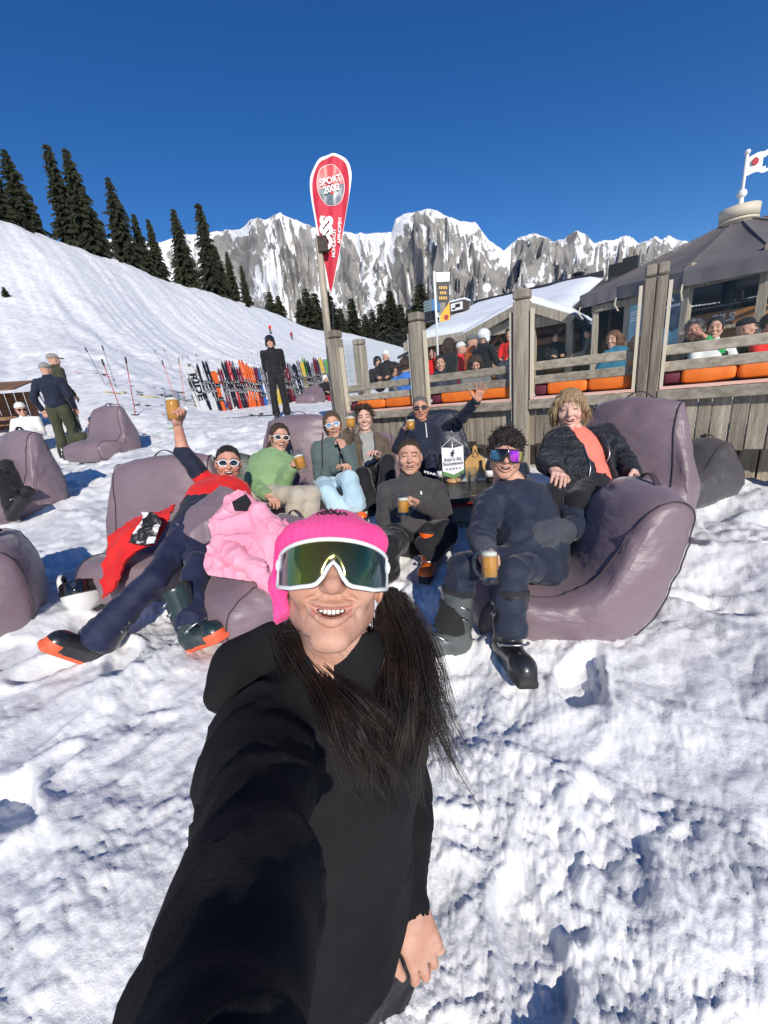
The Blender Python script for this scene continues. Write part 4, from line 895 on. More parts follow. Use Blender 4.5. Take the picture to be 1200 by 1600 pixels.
def gp(x, y, off=0.): return V3(x, y, gz(x, y)+off)
def onground(px, py):
    v = ray(px, py); t = 1.
    for _ in range(60):
        p = CC+t*v; e = p[2]-gz(p[0], p[1]); t += e/(-v[2]+.12*v[1]+.02)*.8 if abs(e) > 1e-3 else 0
    return CC+t*v
def bag_at(label, px, py, d, yaw, **k):
    p = P(px, py, d); return bean_bag(label, gp(p[0], p[1], -.03), yaw, **k)
bag_at('large mauve bean bag in front right under the boy with the beer mug', 878, 945, 1.93, 172, prof='lounge', hsc=.86, sc=.76, seed=11, dent=[(.05, .30, .20, .08)], topw=.9, width=.66)
bag_at('mauve bean bag with a tall back under the woman in the black down jacket', 955, 790, 2.55, 212, prof='upright', sc=.84, seed=12, dent=[(-.1, .3, .2, .08)])
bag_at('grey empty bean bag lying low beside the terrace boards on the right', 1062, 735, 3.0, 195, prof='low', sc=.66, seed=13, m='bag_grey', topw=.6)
bag_at('mauve bean bag with a high square back under the man in red', 262, 850, 2.62, 268, prof='upright', sc=.76, seed=14, topw=.97, dent=[(-.15, .3, .22, .08)], width=.86)
bag_at('mauve bean bag under the spread pink jacket', 412, 888, 2.15, 225, prof='low', sc=.70, seed=15, width=.72)
bag_at('mauve bean bag with a carry strap behind the woman in the green jacket', 474, 770, 3.65, 265, prof='upright', sc=.80, seed=16, width=.85, dent=[(-.1, .3, .25, .08)])
bag_at('mauve bean bag under the boy in the brown jacket', 572, 745, 3.95, 262, prof='low', sc=.8, seed=17, width=.85)
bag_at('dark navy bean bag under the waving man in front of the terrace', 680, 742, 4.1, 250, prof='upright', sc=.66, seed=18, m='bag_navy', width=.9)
bag_at('mauve bean bag with dark legs resting on it at the left edge', 28, 795, 4.3, 240, prof='upright', sc=.85, seed=19, width=1.0, topw=.9)
bag_at('shaded mauve bean bag cut off by the left edge beside the helmet', -62, 985, 2.2, 215, prof='low', sc=.82, seed=20, width=.8)
bag_at('empty mauve bean bag beside the two standing men in caps', 168, 706, 6.7, 250, prof='upright', sc=.82, seed=21, width=1.0, topw=.75)
bag_at('small looking mauve bean bag far away by the ski rack', 487, 632, 14.5, 250, prof='low', sc=.95, seed=22)
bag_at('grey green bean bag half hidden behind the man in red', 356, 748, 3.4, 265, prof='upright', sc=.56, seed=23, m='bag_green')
# ================================================================== PEOPLE
CAMDIR = lambda p: nrm(CC-np.asarray(p))
def hair_mesh(style, seed=0, h=.006):
    rg = np.random.default_rng(seed+50); s = SDF((-.14, -.17, -.26), (.14, .15, .17), h)
    if style in ('short', 'crop'):
        t = .006 if style == 'short' else -.001
        s.ell((0, -.016, .040), (.078+t, .098+t, .083+t), k=.02)
        if style == 'short': s.cone((-.04, .062, .098), (.04, .066, .098), .021, .021, k=.03)
        s.ell((0, .100, -.020), (.070, .078, .104), k=.02, sub=True); s.half((0, -.03, -.055), (0, .75, -1))
        amp = .004 if style == 'short' else .0015
    elif style == 'curly':
        s.ell((0, -.018, .045), (.083, .104, .088), k=.02)
        for q in range(46):
            a = rg.uniform(-2.2, 2.2); e = rg.uniform(.2, 1.4); p = V3(.078*math.sin(a)*math.cos(e), -.012+.095*math.cos(a)*math.cos(e), .045+.082*math.sin(e)); s.ell(p, np.full(3, rg.uniform(.014, .022)), k=.008)
        s.ell((0, .10, -.035), (.066, .075, .09), k=.008, sub=True); s.half((0, -.03, -.06), (0, .6, -1)); amp = .006
    elif style == 'tied':
        s.ell((0, -.018, .040), (.081, .101, .086), k=.02); s.ell((0, .094, -.022), (.062, .072, .100), k=.018, sub=True); s.half((0, -.03, -.06), (0, .7, -1)); s.ell((0, -.118, .0), (.028, .03, .032), k=.015)
        s.chain([(.02, -.12, -.01), (.06, -.10, -.08), (.085, -.03, -.15), (.08, .03, -.22)], [.022, .024, .022, .008], k=.015)
        for x in (-1, 1): s.chain([(x*.066, .045, .05), (x*.074, .038, .0), (x*.070, .035, -.05)], [.008, .006, .002], k=.008)
        amp = .003
    elif style == 'bob':
        s.ell((0, -.018, .044), (.086, .104, .088), k=.02)
        for x in (-1, 1):
            for q in range(9): s.chain([(x*.066, .045-.018*q, .06), (x*(.078+rg.uniform(0, .012)), .04-.02*q, .0), (x*(.072+rg.uniform(0, .03)), .03-.018*q, -.045-rg.uniform(0, .03))], [.017, .015, .004], k=.010)
        s.ell((0, .105, -.03), (.060, .075, .085), k=.008, sub=True); amp = .006
    else:                                                           # long, falls over the back
        s.ell((0, -.018, .042), (.085, .103, .088), k=.02)
        for x in (-1, 1):
            for q in range(7): s.chain([(x*.068, .03-.018*q, .05), (x*(.085+rg.uniform(0, .012)), .02-.02*q, -.05), (x*(.075+rg.uniform(0, .02)), .02-.018*q, -.22-rg.uniform(0, .03))], [.02, .020, .010], k=.014)
        s.ell((0, .10, -.03), (.060, .075, .10), k=.008, sub=True); amp = .004
    v, f = s.mesh(); v = folds(v, f, amp, 55, seed, (1, 1, .35), .5); return v, f
def blades(v, f, n, ln, wd, seed, style):
    """short tapered tufts standing off the hair surface"""
    rg = np.random.default_rng(seed); nn = vnormals(v, f); ok = np.where((nn@V3(0, .2, 1) > -.75) & (v[:, 2] > -.20))[0]; i = rg.choice(ok, n); p = v[i]; q = nn[i]
    if style in ('curly',): d = q*.6+rg.normal(size=(n, 3))*.6
    elif style == 'crop': d = q*.8+V3(0, .3, .1)+rg.normal(size=(n, 3))*.35
    elif style == 'short': d = q*.45+np.stack([np.sign(p[:, 0])*.5, .25+0*p[:, 0], -.3+0*p[:, 0]], 1)+rg.normal(size=(n, 3))*.35
    else: d = q*.22+V3(0, -.15, -1)+rg.normal(size=(n, 3))*.22
    d /= np.linalg.norm(d, axis=1, keepdims=True)+1e-9; sd = np.cross(d, rg.normal(size=(n, 3))); sd /= np.linalg.norm(sd, axis=1, keepdims=True)+1e-9
    L = ln*rg.uniform(.5, 1.3, n)[:, None]; b = p-q*.003; m = b+d*L*.55+q*L*.12; e = b+d*L+q*L*.02-V3(0, 0, 1)*L*.15
    V = np.stack([b-sd*wd, b+sd*wd, m+sd*wd*.7, m-sd*wd*.7, e+sd*wd*.1, e-sd*wd*.1], 1).reshape(-1, 3); k = np.arange(n)[:, None]*6
    return V, np.concatenate([k+np.array([[0, 1, 2, 3]]), k+np.array([[3, 2, 4, 5]])])
BL = dict(crop=(900, .010, .0011), short=(700, .035, .0022), curly=(900, .026, .0024), tied=(500, .03, .0015), bob=(900, .055, .0022), long=(600, .08, .0025))
HAIRC = {}
def glasses(kind, fm, lm):
    """head space; returns [(name, v, f, mat)] frame then lens"""
    fr = MB(); ln = MB()
    if kind == 'classic':
        for x in (-1, 1):
            loop = [(x*.034+.0265*math.cos(a), .092-.10*(abs(x*.034+.0265*math.cos(a))-.01)**2/.05*1.2, .002+.0205*math.sin(a)*(1-.12*math.cos(a)*x)) for a in np.linspace(0, 2*math.pi, 21)]
            fr.tube(loop, .0036, 6, False); c = np.mean(loop[:-1], 0)+V3(0, .004, 0)
            i = len(ln.v); ln.v += [tuple(c)]+[tuple(q) for q in loop[:-1]]; ln.f += [(i, i+1+j, i+1+(j+1) % 20) for j in range(20)]
            fr.tube([(x*.060, .082, .010), (x*.076, .05, .010), (x*.081, -.01, .006), (x*.080, -.03, -.01)], .0032, 6)
        fr.tube([(-.010, .094, .006), (0, .098, .009), (.010, .094, .006)], .0034, 6)
    else:
        n = 33; a = np.linspace(-1.32, 1.32, n); X = .083*np.sin(a); Y = .018+.096*np.cos(a)**1.15
        top = .030-.006*np.abs(a)**2*.6; bot = -.030+.010*np.clip(np.abs(a)-.75, 0, 1)*1.6+.030*np.exp(-(a/.16)**2)
        rows = 6; i0 = len(ln.v)
        for r in range(rows+1):
            t = r/rows; bu = .004*math.sin(math.pi*t); ln.v += [(float(x*(1+bu)), float(y+bu), float(z0*(1-t)+z1*t)) for x, y, z0, z1 in zip(X, Y, bot, top)]
        ln.f += [(i0+r*n+j, i0+r*n+j+1, i0+(r+1)*n+j+1, i0+(r+1)*n+j) for r in range(rows) for j in range(n-1)]
        lp = [(x, y+.001, z) for x, y, z in zip(X, Y, bot)]+[(x, y+.001, z) for x, y, z in list(zip(X, Y, top))[::-1]]; lp.append(lp[0]); lp.append(lp[1])
        fr.tube(lp, .0030, 8, False)
        for x in (-1, 1): fr.tube([(x*.082, .040, .010), (x*.085, .0, .010), (x*.083, -.05, .002)], [.009, .006, .004], 8, True, (.5, (0, 0, 1)))
    return [('frame', np.array(fr.v), fr.f, fm), ('lens', np.array(ln.v), ln.f, lm)]
def hat_mesh(kind, seed=0, h=.006):
    s = SDF((-.15, -.17, -.14), (.15, .2, .19), h)
    if kind == 'helmet':
        s.ell((0, -.015, .045), (.104, .124, .108), k=.02); 
        for x in (-1, 1): s.ell((x*.088, -.01, -.035), (.022, .05, .055), k=.03)
        s.ell((0, .12, -.045), (.085, .10, .085), k=.01, sub=True); s.ell((0, -.01, -.02), (.082, .098, .095), k=.0, sub=True); s.half((0, 0, -.09), (0, 0, -1))
    elif kind == 'cap':
        s.ell((0, -.012, .050), (.085, .103, .084), k=.01); s.half((0, 0, .035), (0, .1, -1)); s.ell((0, .125, .040), (.068, .07, .008), frame((0, 1, -.18), (0, .18, 1)), k=.008); s.ell((0, -.012, .03), (.078, .096, .08), k=0, sub=True)
    else:                                                            # beanie
        s.ell((0, -.018, .048), (.088, .106, .093), k=.01); s.half((0, 0, .028), (0, .28, -1)); s.ell((0, -.016, .03), (.079, .097, .083), k=0, sub=True)
    v, f = s.mesh(); return v, f
HATC = {}
def add_head_gear(par, o, A, hair=None, hat=None, glass=None, sc=1., hairmat=None):
    if hair:
        if hair not in HAIRC: v, f = hair_mesh(hair[0], hair[1]); bv, bf = blades(v, f, *BL[hair[0]], hair[1], hair[0]); HAIRC[hair] = joinm([(v, f, 0), (bv, bf, 0)])[:2]
        v, f = HAIRC[hair]; ob('hair', xf(v, o, A, sc), f, M[hairmat], par)
    if hat:
        kind, hm = hat[:2]
        if kind not in HATC: HATC[kind] = hat_mesh(kind)
        v, f = HATC[kind]; ho = ob({'helmet': 'helmet', 'cap': 'cap', 'beanie': 'beanie'}[kind], xf(v, o, A, sc*1.01), f, M[hm], par)
        if len(hat) > 2:                                              # goggles pushed up on it
            for nm, v, f, m in glasses('shield', M['glassframe_b'], M[hat[2]]):
                v = v.copy(); v = v*1.15+V3(0, .012, .066); ob('goggle_'+nm, xf(v, o, A, sc), f, m, ho)
    if glass:
        gp_ = None
        for nm, v, f, m in glasses(*[glass[0], M[glass[1]], M[glass[2]]]):
            if nm == 'frame': gp_ = ob('sunglasses', xf(v, o, A, sc), f, m, par)
            else: ob('lens', xf(v, o, A, sc), f, m, gp_)
def sm0(p):
    p = np.array(p)
    for _ in range(2): p[1:-1] = .25*p[:-2]+.5*p[1:-1]+.25*p[2:]
    return p
def person(label, J, head_kind='smile', face=None, up=(0, 0, 1), skin='skin', hair=None, hairmat='hair_brown', hat=None, glass=None, top='c_black', legs='c_black', shirt=None, boots=None, hands=('relax', 'relax'), palm=(None, None),
           res=.012, bulk=1., arm_bare=(0, 0), fold=(.006, 9), hood=False, collar=True, group=None, seed=0, legs_on=True, girth=1., open_w=.05, hs=1., boot_dir=None, sleeve2=None, zipm=None, low2=None, top2=None, ringk=.7, quilt=0., cuffm=None, name='person', core=True, legw=1., back=False, mir=False):
    J = {k: np.asarray(v if len(v) == 3 and not isinstance(v, tuple) else P(*v), float) for k, v in J.items()}
    side = nrm(J['shR']-J['shL']); spine = nrm(J['neck']-J['pel']); fwd = nrm(np.cross(side, spine))*(-1 if back else 1)
    Bd = np.array([side, fwd, spine]); tl = np.linalg.norm(J['neck']-J['pel'])
    for k, sg in (('hipL', -1), ('hipR', 1)):
        if k not in J: J[k] = J['pel']+side*sg*.085*girth
    hd = J['head']; fdir = CAMDIR(hd) if face is None else nrm(face); A = frame(fdir, up)
    pts = np.array([v for v in J.values()]); zmin = pts[:, 2].min()
    base = V3(J['pel'][0], J['pel'][1], zmin-.05)
    # ---- body, one mesh: head, neck, trunk, limbs, hands
    hv, hf, hm = head(head_kind)
    if hair:                                                          # scalp takes the hair colour above the hairline
        c = hv[hf].mean(1); ln = np.interp(c[:, 1], [-.12, -.05, 0, .03, .06, .075, .1], [-.075, -.055, -.005, .035, .066, .080, .09])+.004*noise(c*90, 3); hm = hm.copy(); hm[(c[:, 2] > ln) & (np.abs(c[:, 0]) < .0765)] = 4
    parts = [(xf(hv, hd, A, hs), hf, hm)]
    if core:
        s = SDF(pts.min(0)-.13, pts.max(0)+.13, max(res*1.25, .014))
        s.cone(hd-A[2]*.07*hs, J['neck']-spine*.02, .050, .060, k=.03).ell(J['neck']-spine*tl*.36, (.12, .08, min(.14, tl*.32)), Bd, k=.04).ell(J['pel']+spine*.08, (.11, .075, .11), Bd, k=.03)
        for q in 'LR':
            s.cone(J['sh'+q], J['el'+q], .042, .038, k=.04).cone(J['el'+q], J['wr'+q], .040, .027, k=.03)
            if legs_on: s.cone(J['hip'+q], J['kn'+q], .052, .040, k=.02).cone(J['kn'+q], J['an'+q], .040, .032, k=.02)
        v, f = s.mesh(); parts.append((v, f, 0))
    for i, q in enumerate('LR'):
        if hands[i] is None: continue
        d = nrm(J['wr'+q]-J['el'+q]) if 'hd'+q not in J else nrm(J['hd'+q]-J['wr'+q]); pn = palm[i] if palm[i] is not None else (-fwd*.4-spine*.6)
        Hh = frame(d, -np.asarray(pn, float)); v, f = hand(hands[i], .0035 if res < .015 else .006); v = v.copy()
        if (i == 0) ^ back: v[:, 0] *= -1; f = f[:, ::-1]
        if np.linalg.det(Hh) < 0: f = f[:, ::-1]
        parts.append((xf(v, J['wr'+q]-d*.01, Hh, hs*.96), f, 0))
    V, F, Mi = joinm(parts)
    root = ob(name, V, F, [M[skin], M['lip'], M['mouth'], M['eye'], M[hairmat]], None, True, label, 'person', group, loc=base, mi=Mi)
    if head_kind in TEETH: tv, tf = TEETH[head_kind]; ob('teeth', xf(tv, hd, A, hs), tf, M['teeth'], root, False)
    add_head_gear(root, hd, A, hair, hat, glass, hs, hairmat)
    # ---- top
    def torso(s, g):
        hh = min(.17, tl*.36+.01); s.ell(J['pel']+spine*tl*.18, (.146*girth+g, .112*girth+g, hh*.9), Bd, k=.05).ell(J['pel']+spine*tl*.46, (.136*girth+g, .100*girth+g, hh), Bd, k=.06).ell(J['pel']+spine*tl*.74, (.150*girth+g, .102*girth+g, hh), Bd, k=.06)
        s.cone(J['shL']*.85+J['shR']*.15, J['shR']*.85+J['shL']*.15, .052+g, .052+g, k=.06)
    if top:
        g = .012*bulk; s = SDF(pts.min(0)-.24, pts.max(0)+.24, res); torso(s, g)
        for i, q in enumerate('LR'):
            s.cone(J['sh'+q], J['el'+q], .051+g, .043+g, k=.022)
            if not arm_bare[i]: s.cone(J['el'+q], J['wr'+q], .042+g, .032+g*.6+(.012 if hands[i] is None else 0), k=.016)
        if collar: s.cone(J['neck']-spine*.02, J['neck']*.55+(hd-A[2]*.085)*.45+spine*.012, .072+g*.6, .064+g*.4, k=.03)
        if hood: s.ell(J['neck']-fwd*.085-spine*.01, (.12, .055, .07), Bd, k=.04); s.cone(J['neck']-side*.09, J['neck']-fwd*.07-side*.05+spine*.03, .035, .04, k=.03).cone(J['neck']+side*.09, J['neck']-fwd*.07+side*.05+spine*.03, .035, .04, k=.03)
        s.cone(J['neck']*.6+hd*.4-spine*.01, hd+spine*.05, .052, .075, k=.01, sub=True)
        for i, q in enumerate('LR'):
            if hands[i] is None: continue
            d = nrm(J['wr'+q]-J['el'+q]); s.cone(J['wr'+q]+d*.035, J['wr'+q]+d*.10, .045, .05, k=.004, sub=True)
        if shirt:
            c = J['neck']*.55+J['pel']*.45+fwd*.12; s.rbox(c, (open_w, .11, tl*.62), Bd, .02, k=.015, sub=True); s.cone(J['neck']+fwd*.08-spine*.02, J['neck']+fwd*.1+spine*.12, .07, .09, k=.02, sub=True)
        v, f = s.mesh(); v = folds(v, f, *fold, seed); v = folds(v, f, fold[0]*.35, fold[1]*2.6, seed+9)
        v = creases(v, f, fold[0]*1.3, 13, seed+31, side+spine*.6)
        if res < .016:
            for q in 'LR': v = rings(v, f, J['sh'+q], J['el'+q], .06+g, fold[0]*ringk, 17, seed+2); v = rings(v, f, J['el'+q], J['wr'+q], .05+g, fold[0]*ringk, 20, seed+3)
            v = rings(v, f, J['pel'], J['neck'], .2*girth, fold[0]*.5, 9, seed+5)
        if quilt:
            n = vnormals(v, f); zc = (v-J['pel'])@spine; v = v+n*(quilt*(np.abs(np.sin(zc*math.pi/.055))**.5-.6))[:, None]
        mi = np.zeros(len(f), int); mats = [M[top]]
        c = v[f].mean(1)
        if sleeve2:                                                   # (material, which arms, from fraction of forearm)
            mats.append(M[sleeve2[0]])
            for q in sleeve2[1]:
                a, b = (J['el'+q], J['wr'+q]) if sleeve2[2] >= 0 else (J['sh'+q], J['el'+q]); d = b-a; t = ((c-a)@d)/(d@d); r = np.linalg.norm(c-a-np.clip(t, 0, 1)[:, None]*d, axis=1); mi[(t > (sleeve2[2] if sleeve2[2] >= 0 else .25)) & (r < .068)] = 1
        if top2: mats.append(M[top2[0]]); mi[((c-J['neck'])@spine > top2[1]) & (np.linalg.norm((c-J['neck'])-np.outer((c-J['neck'])@spine, spine), axis=1) < .125)] = len(mats)-1
        if low2: mats.append(M[low2[0]]); mi[(((c-J['pel'])@spine < tl*(low2[1]+.05*np.sin(((c-J['pel'])@side)*14))) & (np.abs((c-J['pel'])@side) < .2))] = len(mats)-1
        tp = ob('top', v, f, mats, root, True, mi=mi)
        if shirt:
            s = SDF(pts.min(0)-.24, pts.max(0)+.24, res); torso(s, -.012); s.cone(J['neck']-spine*.03, J['neck']*.7+(hd-A[2]*.085)*.3, .066, .062, k=.03); s.cone(J['neck']*.6+hd*.4-spine*.01, hd+spine*.05, .05, .07, k=.01, sub=True)
            v2, f2 = s.mesh(); v2 = folds(v2, f2, .007, 13, seed+4); ob('shirt', v2, f2, M[shirt], root)
            for x in (-1, 1):
                pl = []
                for t in np.linspace(.9, .02, 16):
                    q = J['pel']+spine*tl*t+side*x*(open_w+.012); d = v-q; m_ = (np.abs(d@spine) < .016) & (np.abs(d@side) < .012) & (d@fwd > 0)
                    if m_.any(): pl.append(q+fwd*((d@fwd)[m_].max()+.002))
                if len(pl) > 3: MB().tube(sm0(pl), .0045, 6).ob('zip', M['metal'], tp, True)
        if zipm:
            b = MB(); base_ = J['neck']+fwd*.03
            pl = []
            for t in np.linspace(.98, .55 if zipm[1] == 'half' else .05, 14):
                q = J['pel']+spine*tl*t; d = (v-q); m_ = (np.abs(d@spine) < .02) & (np.abs(d@side) < .018) & (d@fwd > 0)
                if m_.any(): pl.append(q+fwd*((d@fwd)[m_].max()+.003))
            if len(pl) > 2: b.tube(pl, .006, 6); b.ob('zip', M[zipm[0]], tp, True)
    if legs and legs_on:
        lp = np.array([J[k] for k in ('pel', 'hipL', 'hipR', 'knL', 'knR', 'anL', 'anR')]); s = SDF(lp.min(0)-.2, lp.max(0)+.2, res)
        s.ell(J['pel']+spine*.0, (.143*girth, .108*girth, .13), Bd, k=.05)
        f0 = s.f.copy(); fl_s = []
        for q in 'LR': s.f = f0.copy(); s.cone(J['hip'+q], J['kn'+q], .088*girth*legw, .064*legw, k=.03).cone(J['kn'+q], J['an'+q], .062*legw, .080*legw, k=.02); d = nrm(J['an'+q]-J['kn'+q]); s.cone(J['an'+q]+d*.135, J['an'+q]+d*.30, .115, .16, k=.004, sub=True); fl_s.append(s.f)
        hh = np.maximum(.008-np.abs(fl_s[0]-fl_s[1]), 0)/.008; s.f = np.minimum(*fl_s)-hh*hh*.002
        v, f = s.mesh(); v = folds(v, f, fold[0]*1.1, fold[1], seed+20); v = folds(v, f, fold[0]*.35, fold[1]*2.6, seed+29)
        v = creases(v, f, fold[0]*1.3, 12, seed+33, side+spine*.3)
        if res < .016:
            for q in 'LR': v = rings(v, f, J['hip'+q], J['kn'+q], .085, fold[0]*.6, 13, seed+12); v = rings(v, f, J['kn'+q], J['an'+q], .08, fold[0]*.8, 16, seed+13)
        mi = np.zeros(len(f), int); mats = [M[legs]]; c = v[f].mean(1)
        if cuffm:
            mats.append(M[cuffm[0]])
            for q in cuffm[1]: a, b = J['kn'+q], J['an'+q]; d = b-a; t = ((c-a)@d)/(d@d); r = np.linalg.norm(c-a-np.clip(t, 0, 1)[:, None]*d, axis=1); mi[(t > cuffm[2]) & (r < .11)] = 1
        ob('trousers', v, f, mats, root, True, mi=mi)
    if boots:
        for i, q in enumerate('LR'):
            if boots[i] is None: continue
            m, so, toe, upv, dn = boots[i][:5]; bsc = boots[i][5] if len(boots[i]) > 5 else 1.; upv = nrm(J['kn'+q]-J['an'+q]) if upv is None else nrm(upv); toe = np.asarray(toe, float); toe = toe-upv*(toe@upv)
            add_boot(root, J['an'+q]-upv*dn, toe, upv, m, so, sc=bsc)
    return root, J, Bd
# clothes
M['c_black'] = cloth('black_fabric', (.010, .010, .012), (.018, .018, .020)); M['c_navy'] = cloth('navy_shell_fabric', (.016, .022, .040), (.026, .034, .058), rough=.6); M['c_navy2'] = cloth('dark_navy_fleece', (.010, .014, .030), (.018, .024, .046))
M['c_trs_navy'] = cloth('navy_ski_trousers', (.012, .016, .045), (.02, .026, .065), rough=.62); M['c_slate'] = cloth('slate_panel', (.05, .055, .066), (.07, .076, .09)); M['c_charcoal'] = cloth('charcoal_hoodie', (.050, .046, .046), (.068, .063, .063)); M['c_green'] = cloth('sage_green_jacket', (.20, .33, .15), (.26, .40, .19))
M['c_teal'] = cloth('grey_teal_baselayer', (.085, .12, .115), (.11, .15, .145)); M['c_iceblue'] = cloth('pale_blue_trousers', (.42, .60, .70), (.5, .68, .77)); M['c_beige'] = cloth('beige_ski_trousers', (.42, .37, .29), (.5, .45, .36)); M['c_khaki'] = cloth('brown_khaki_jacket', (.095, .07, .045), (.14, .105, .07)); M['c_tee'] = cloth('grey_tee', (.30, .30, .28), (.36, .36, .34))
M['c_red'] = cloth('red_jersey', (.62, .012, .014), (.72, .025, .022)); M['c_coral'] = cloth('coral_hoodie', (.85, .17, .12), (.9, .24, .17)); M['c_down'] = cloth('black_down_jacket', (.008, .009, .013), (.022, .024, .032), rough=.5, bump=.6, bs=60)
M['c_pink'] = cloth('pink_shell', (.85, .30, .42), (.9, .40, .50), rough=.6); M['c_hotpink'] = cloth('hot_pink_knit', (.85, .05, .25), (.92, .10, .33)); M['c_olive'] = cloth('olive_trousers', (.038, .042, .020), (.06, .065, .034)); M['c_cap'] = cloth('grey_cap', (.26, .25, .22), (.34, .33, .3)); M['c_white'] = cloth('white_sweater', (.66, .65, .62), (.74, .73, .7)); M['c_blue'] = cloth('blue_jacket', (.03, .14, .5), (.05, .2, .6)); M['c_yellow'] = cloth('yellow_panel', (.62, .38, .06), (.7, .45, .1)); M['c_petrol'] = cloth('petrol_blue', (.02, .14, .24), (.03, .19, .3))
M['c_grey'] = cloth('grey_jacket', (.13, .13, .13), (.17, .17, .17)); M['c_orange'] = cloth('orange_jacket', (.75, .16, .03)); M['c_gree2'] = cloth('bright_green_sleeve', (.02, .3, .08)); M['c_gaiter'] = cloth('black_green_gaiter', (.018, .02, .017), (.03, .032, .026)); M['c_bordeaux'] = cloth('bordeaux_trousers', (.25, .01, .04)); M['helmet_black'] = mat('black_helmet_shell', (.012, .012, .013), None, rough=.3, coat=.3); M['helmet_white'] = mat('white_helmet_shell', (.72, .71, .67), (.78, .77, .74), 5, .3, coat=.3)
# ------------------------------------------------------------------ beer mugs
M['mugglass'] = glassmat('mug_glass', (.95, .97, .97), .06, .02, .7)
def beermat(name, c):
    m = bpy.data.materials.new(name); m.use_nodes = True; N = m.node_tree.nodes; L = m.node_tree.links; b = N['Principled BSDF']; b.inputs['Base Color'].default_value = (*c, 1); b.inputs['Roughness'].default_value = .1; b.inputs['Transmission Weight'].default_value = .2; b.inputs['IOR'].default_value = 1.2; return m
M['beer'] = beermat('amber_beer', (.80, .36, .04)); M['foam'] = mat('beer_foam', (.85, .80, .68), None, rough=.8)
M['print_gold'] = mat('gold_print', (.75, .45, .1), None, rough=.5)
def mug(label, base, up, hdir, r=.04, hgt=.165, fill=.75, letters=True, handle=True):
    up = nrm(up); x = nrm(np.asarray(hdir)-up*(np.asarray(hdir)@up)); ax = np.array([x, np.cross(up, x), up]); e = empty('beer_mug' if fill else 'empty_glass_mug', base, label, 'beer mug' if fill else 'glass mug', 'glass mugs')
    b = MB(); b.lathe([(0, 0), (r*.96, 0), (r*1.03, .006), (r, .022), (r*1.0, hgt*.6), (r*1.02, hgt), (r*.94, hgt), (r*.90, hgt*.6), (r*.88, .026), (0, .022)], base, 20, ax); b.ob('glass', M['mugglass'], e, True)
    if handle: t = MB().tube([np.asarray(base)+ax[0]*q[0]+ax[2]*q[1] for q in ((r*.95, hgt*.82), (r*1.55, hgt*.80), (r*1.85, hgt*.62), (r*1.75, hgt*.38), (r*1.4, hgt*.24), (r*.95, hgt*.22))], .0075, 8); t.ob('handle', M['mugglass'], e, True)
    if fill:
        t = hgt*fill; b = MB(); b.lathe([(0, .025), (r*.865, .027), (r*.885, hgt*.6), (r*.885, t), (0, t)], base, 20, ax); b.ob('beer', M['beer'], e, True)
        b = MB(); b.lathe([(0, t+.001), (r*.885, t+.001), (r*.89, t+.014), (r*.5, t+.019), (0, t+.019)], base, 20, ax); b.ob('foam', M['foam'], e, True)
    return e
# ------------------------------------------------------------------ the group on the bean bags
def chk(nm, J):
    L = lambda a, b: np.linalg.norm(J[a]-J[b]); print(nm, ' '.join(f'{k}={v:.2f}' for k, v in dict(sw=L('shL', 'shR'), uaL=L('shL', 'elL'), faL=L('elL', 'wrL'), uaR=L('shR', 'elR'), faR=L('elR', 'wrR'), tor=L('neck', 'pel'), thL=L('hipL', 'knL'), shL=L('knL', 'anL'), thR=L('hipR', 'knR'), shR=L('knR', 'anR'), hn=L('head', 'neck')).items()), 'zh %.2f g %.2f' % (J['head'][2], gz(*J['pel'][:2])), 'pelz %.2f' % J['pel'][2], 'an', np.round(J['anL'], 2), np.round(J['anR'], 2), 'g %.2f %.2f' % (gz(*J['anL'][:2]), gz(*J['anR'][:2])))
G1 = 'friends lounging on the bean bags'
r, J, B = person('boy with dark curly hair, rainbow shield sunglasses and navy ski jacket', dict(head=(790, 712, 1.92), neck=(815, 768, 1.98), pel=(834, 872, 1.78), shL=(764, 785, 1.90), shR=(868, 775, 2.06), elL=(752, 840, 1.72), wrL=(757, 872, 1.55), elR=(908, 822, 1.92), wrR=(848, 838, 1.74), hipL=(806, 874, 1.75), hipR=(856, 880, 1.82), knL=(724, 885, 1.60), knR=(800, 893, 1.54), anL=(704, 972, 1.66), anR=(799, 980, 1.56)),
    'smile', CAMDIR(P(790, 712, 1.92))+CR*.06, CR*.12+V3(0, 0, 1), 'skin', ('curly', 3), 'hair_dark', None, ('shield', 'glassframe_w', 'lens_multi') if False else None, 'c_navy', 'c_navy', None, [('boot_grey', 'sole_black', nrm(-CR*1.0-CF*.25), None, .16), ('boot_black', 'sole_black', -CF*1.+CR*.02, None, .16)], ('grip', None), (V3(.9, -.2, 0), None), res=.0105, bulk=1.25, hood=True, group=G1, seed=31, sleeve2=('c_slate', 'LR', .45), cuffm=('c_gaiter', 'L', .35), top2=('c_slate', .012), hs=.95, legw=.88, girth=.95)
chk('kid', J)
M['lens_multi'] = lensmat('rainbow_lens', [(0, (.05, .35, .6)), (.2, (.02, .02, .025)), (.42, (.03, .02, .03)), (.58, (.65, .06, .75)), (.72, (.55, .05, .8)), (.86, (.75, .75, .05)), (1, (.2, .5, .5))], .08, .6)
add_head_gear(r, J['head'], frame(CAMDIR(J['head'])+CR*.06, CR*.12+V3(0, 0, 1)), None, None, ('shield', 'glassframe_b', 'lens_multi'), .95)
kid = r
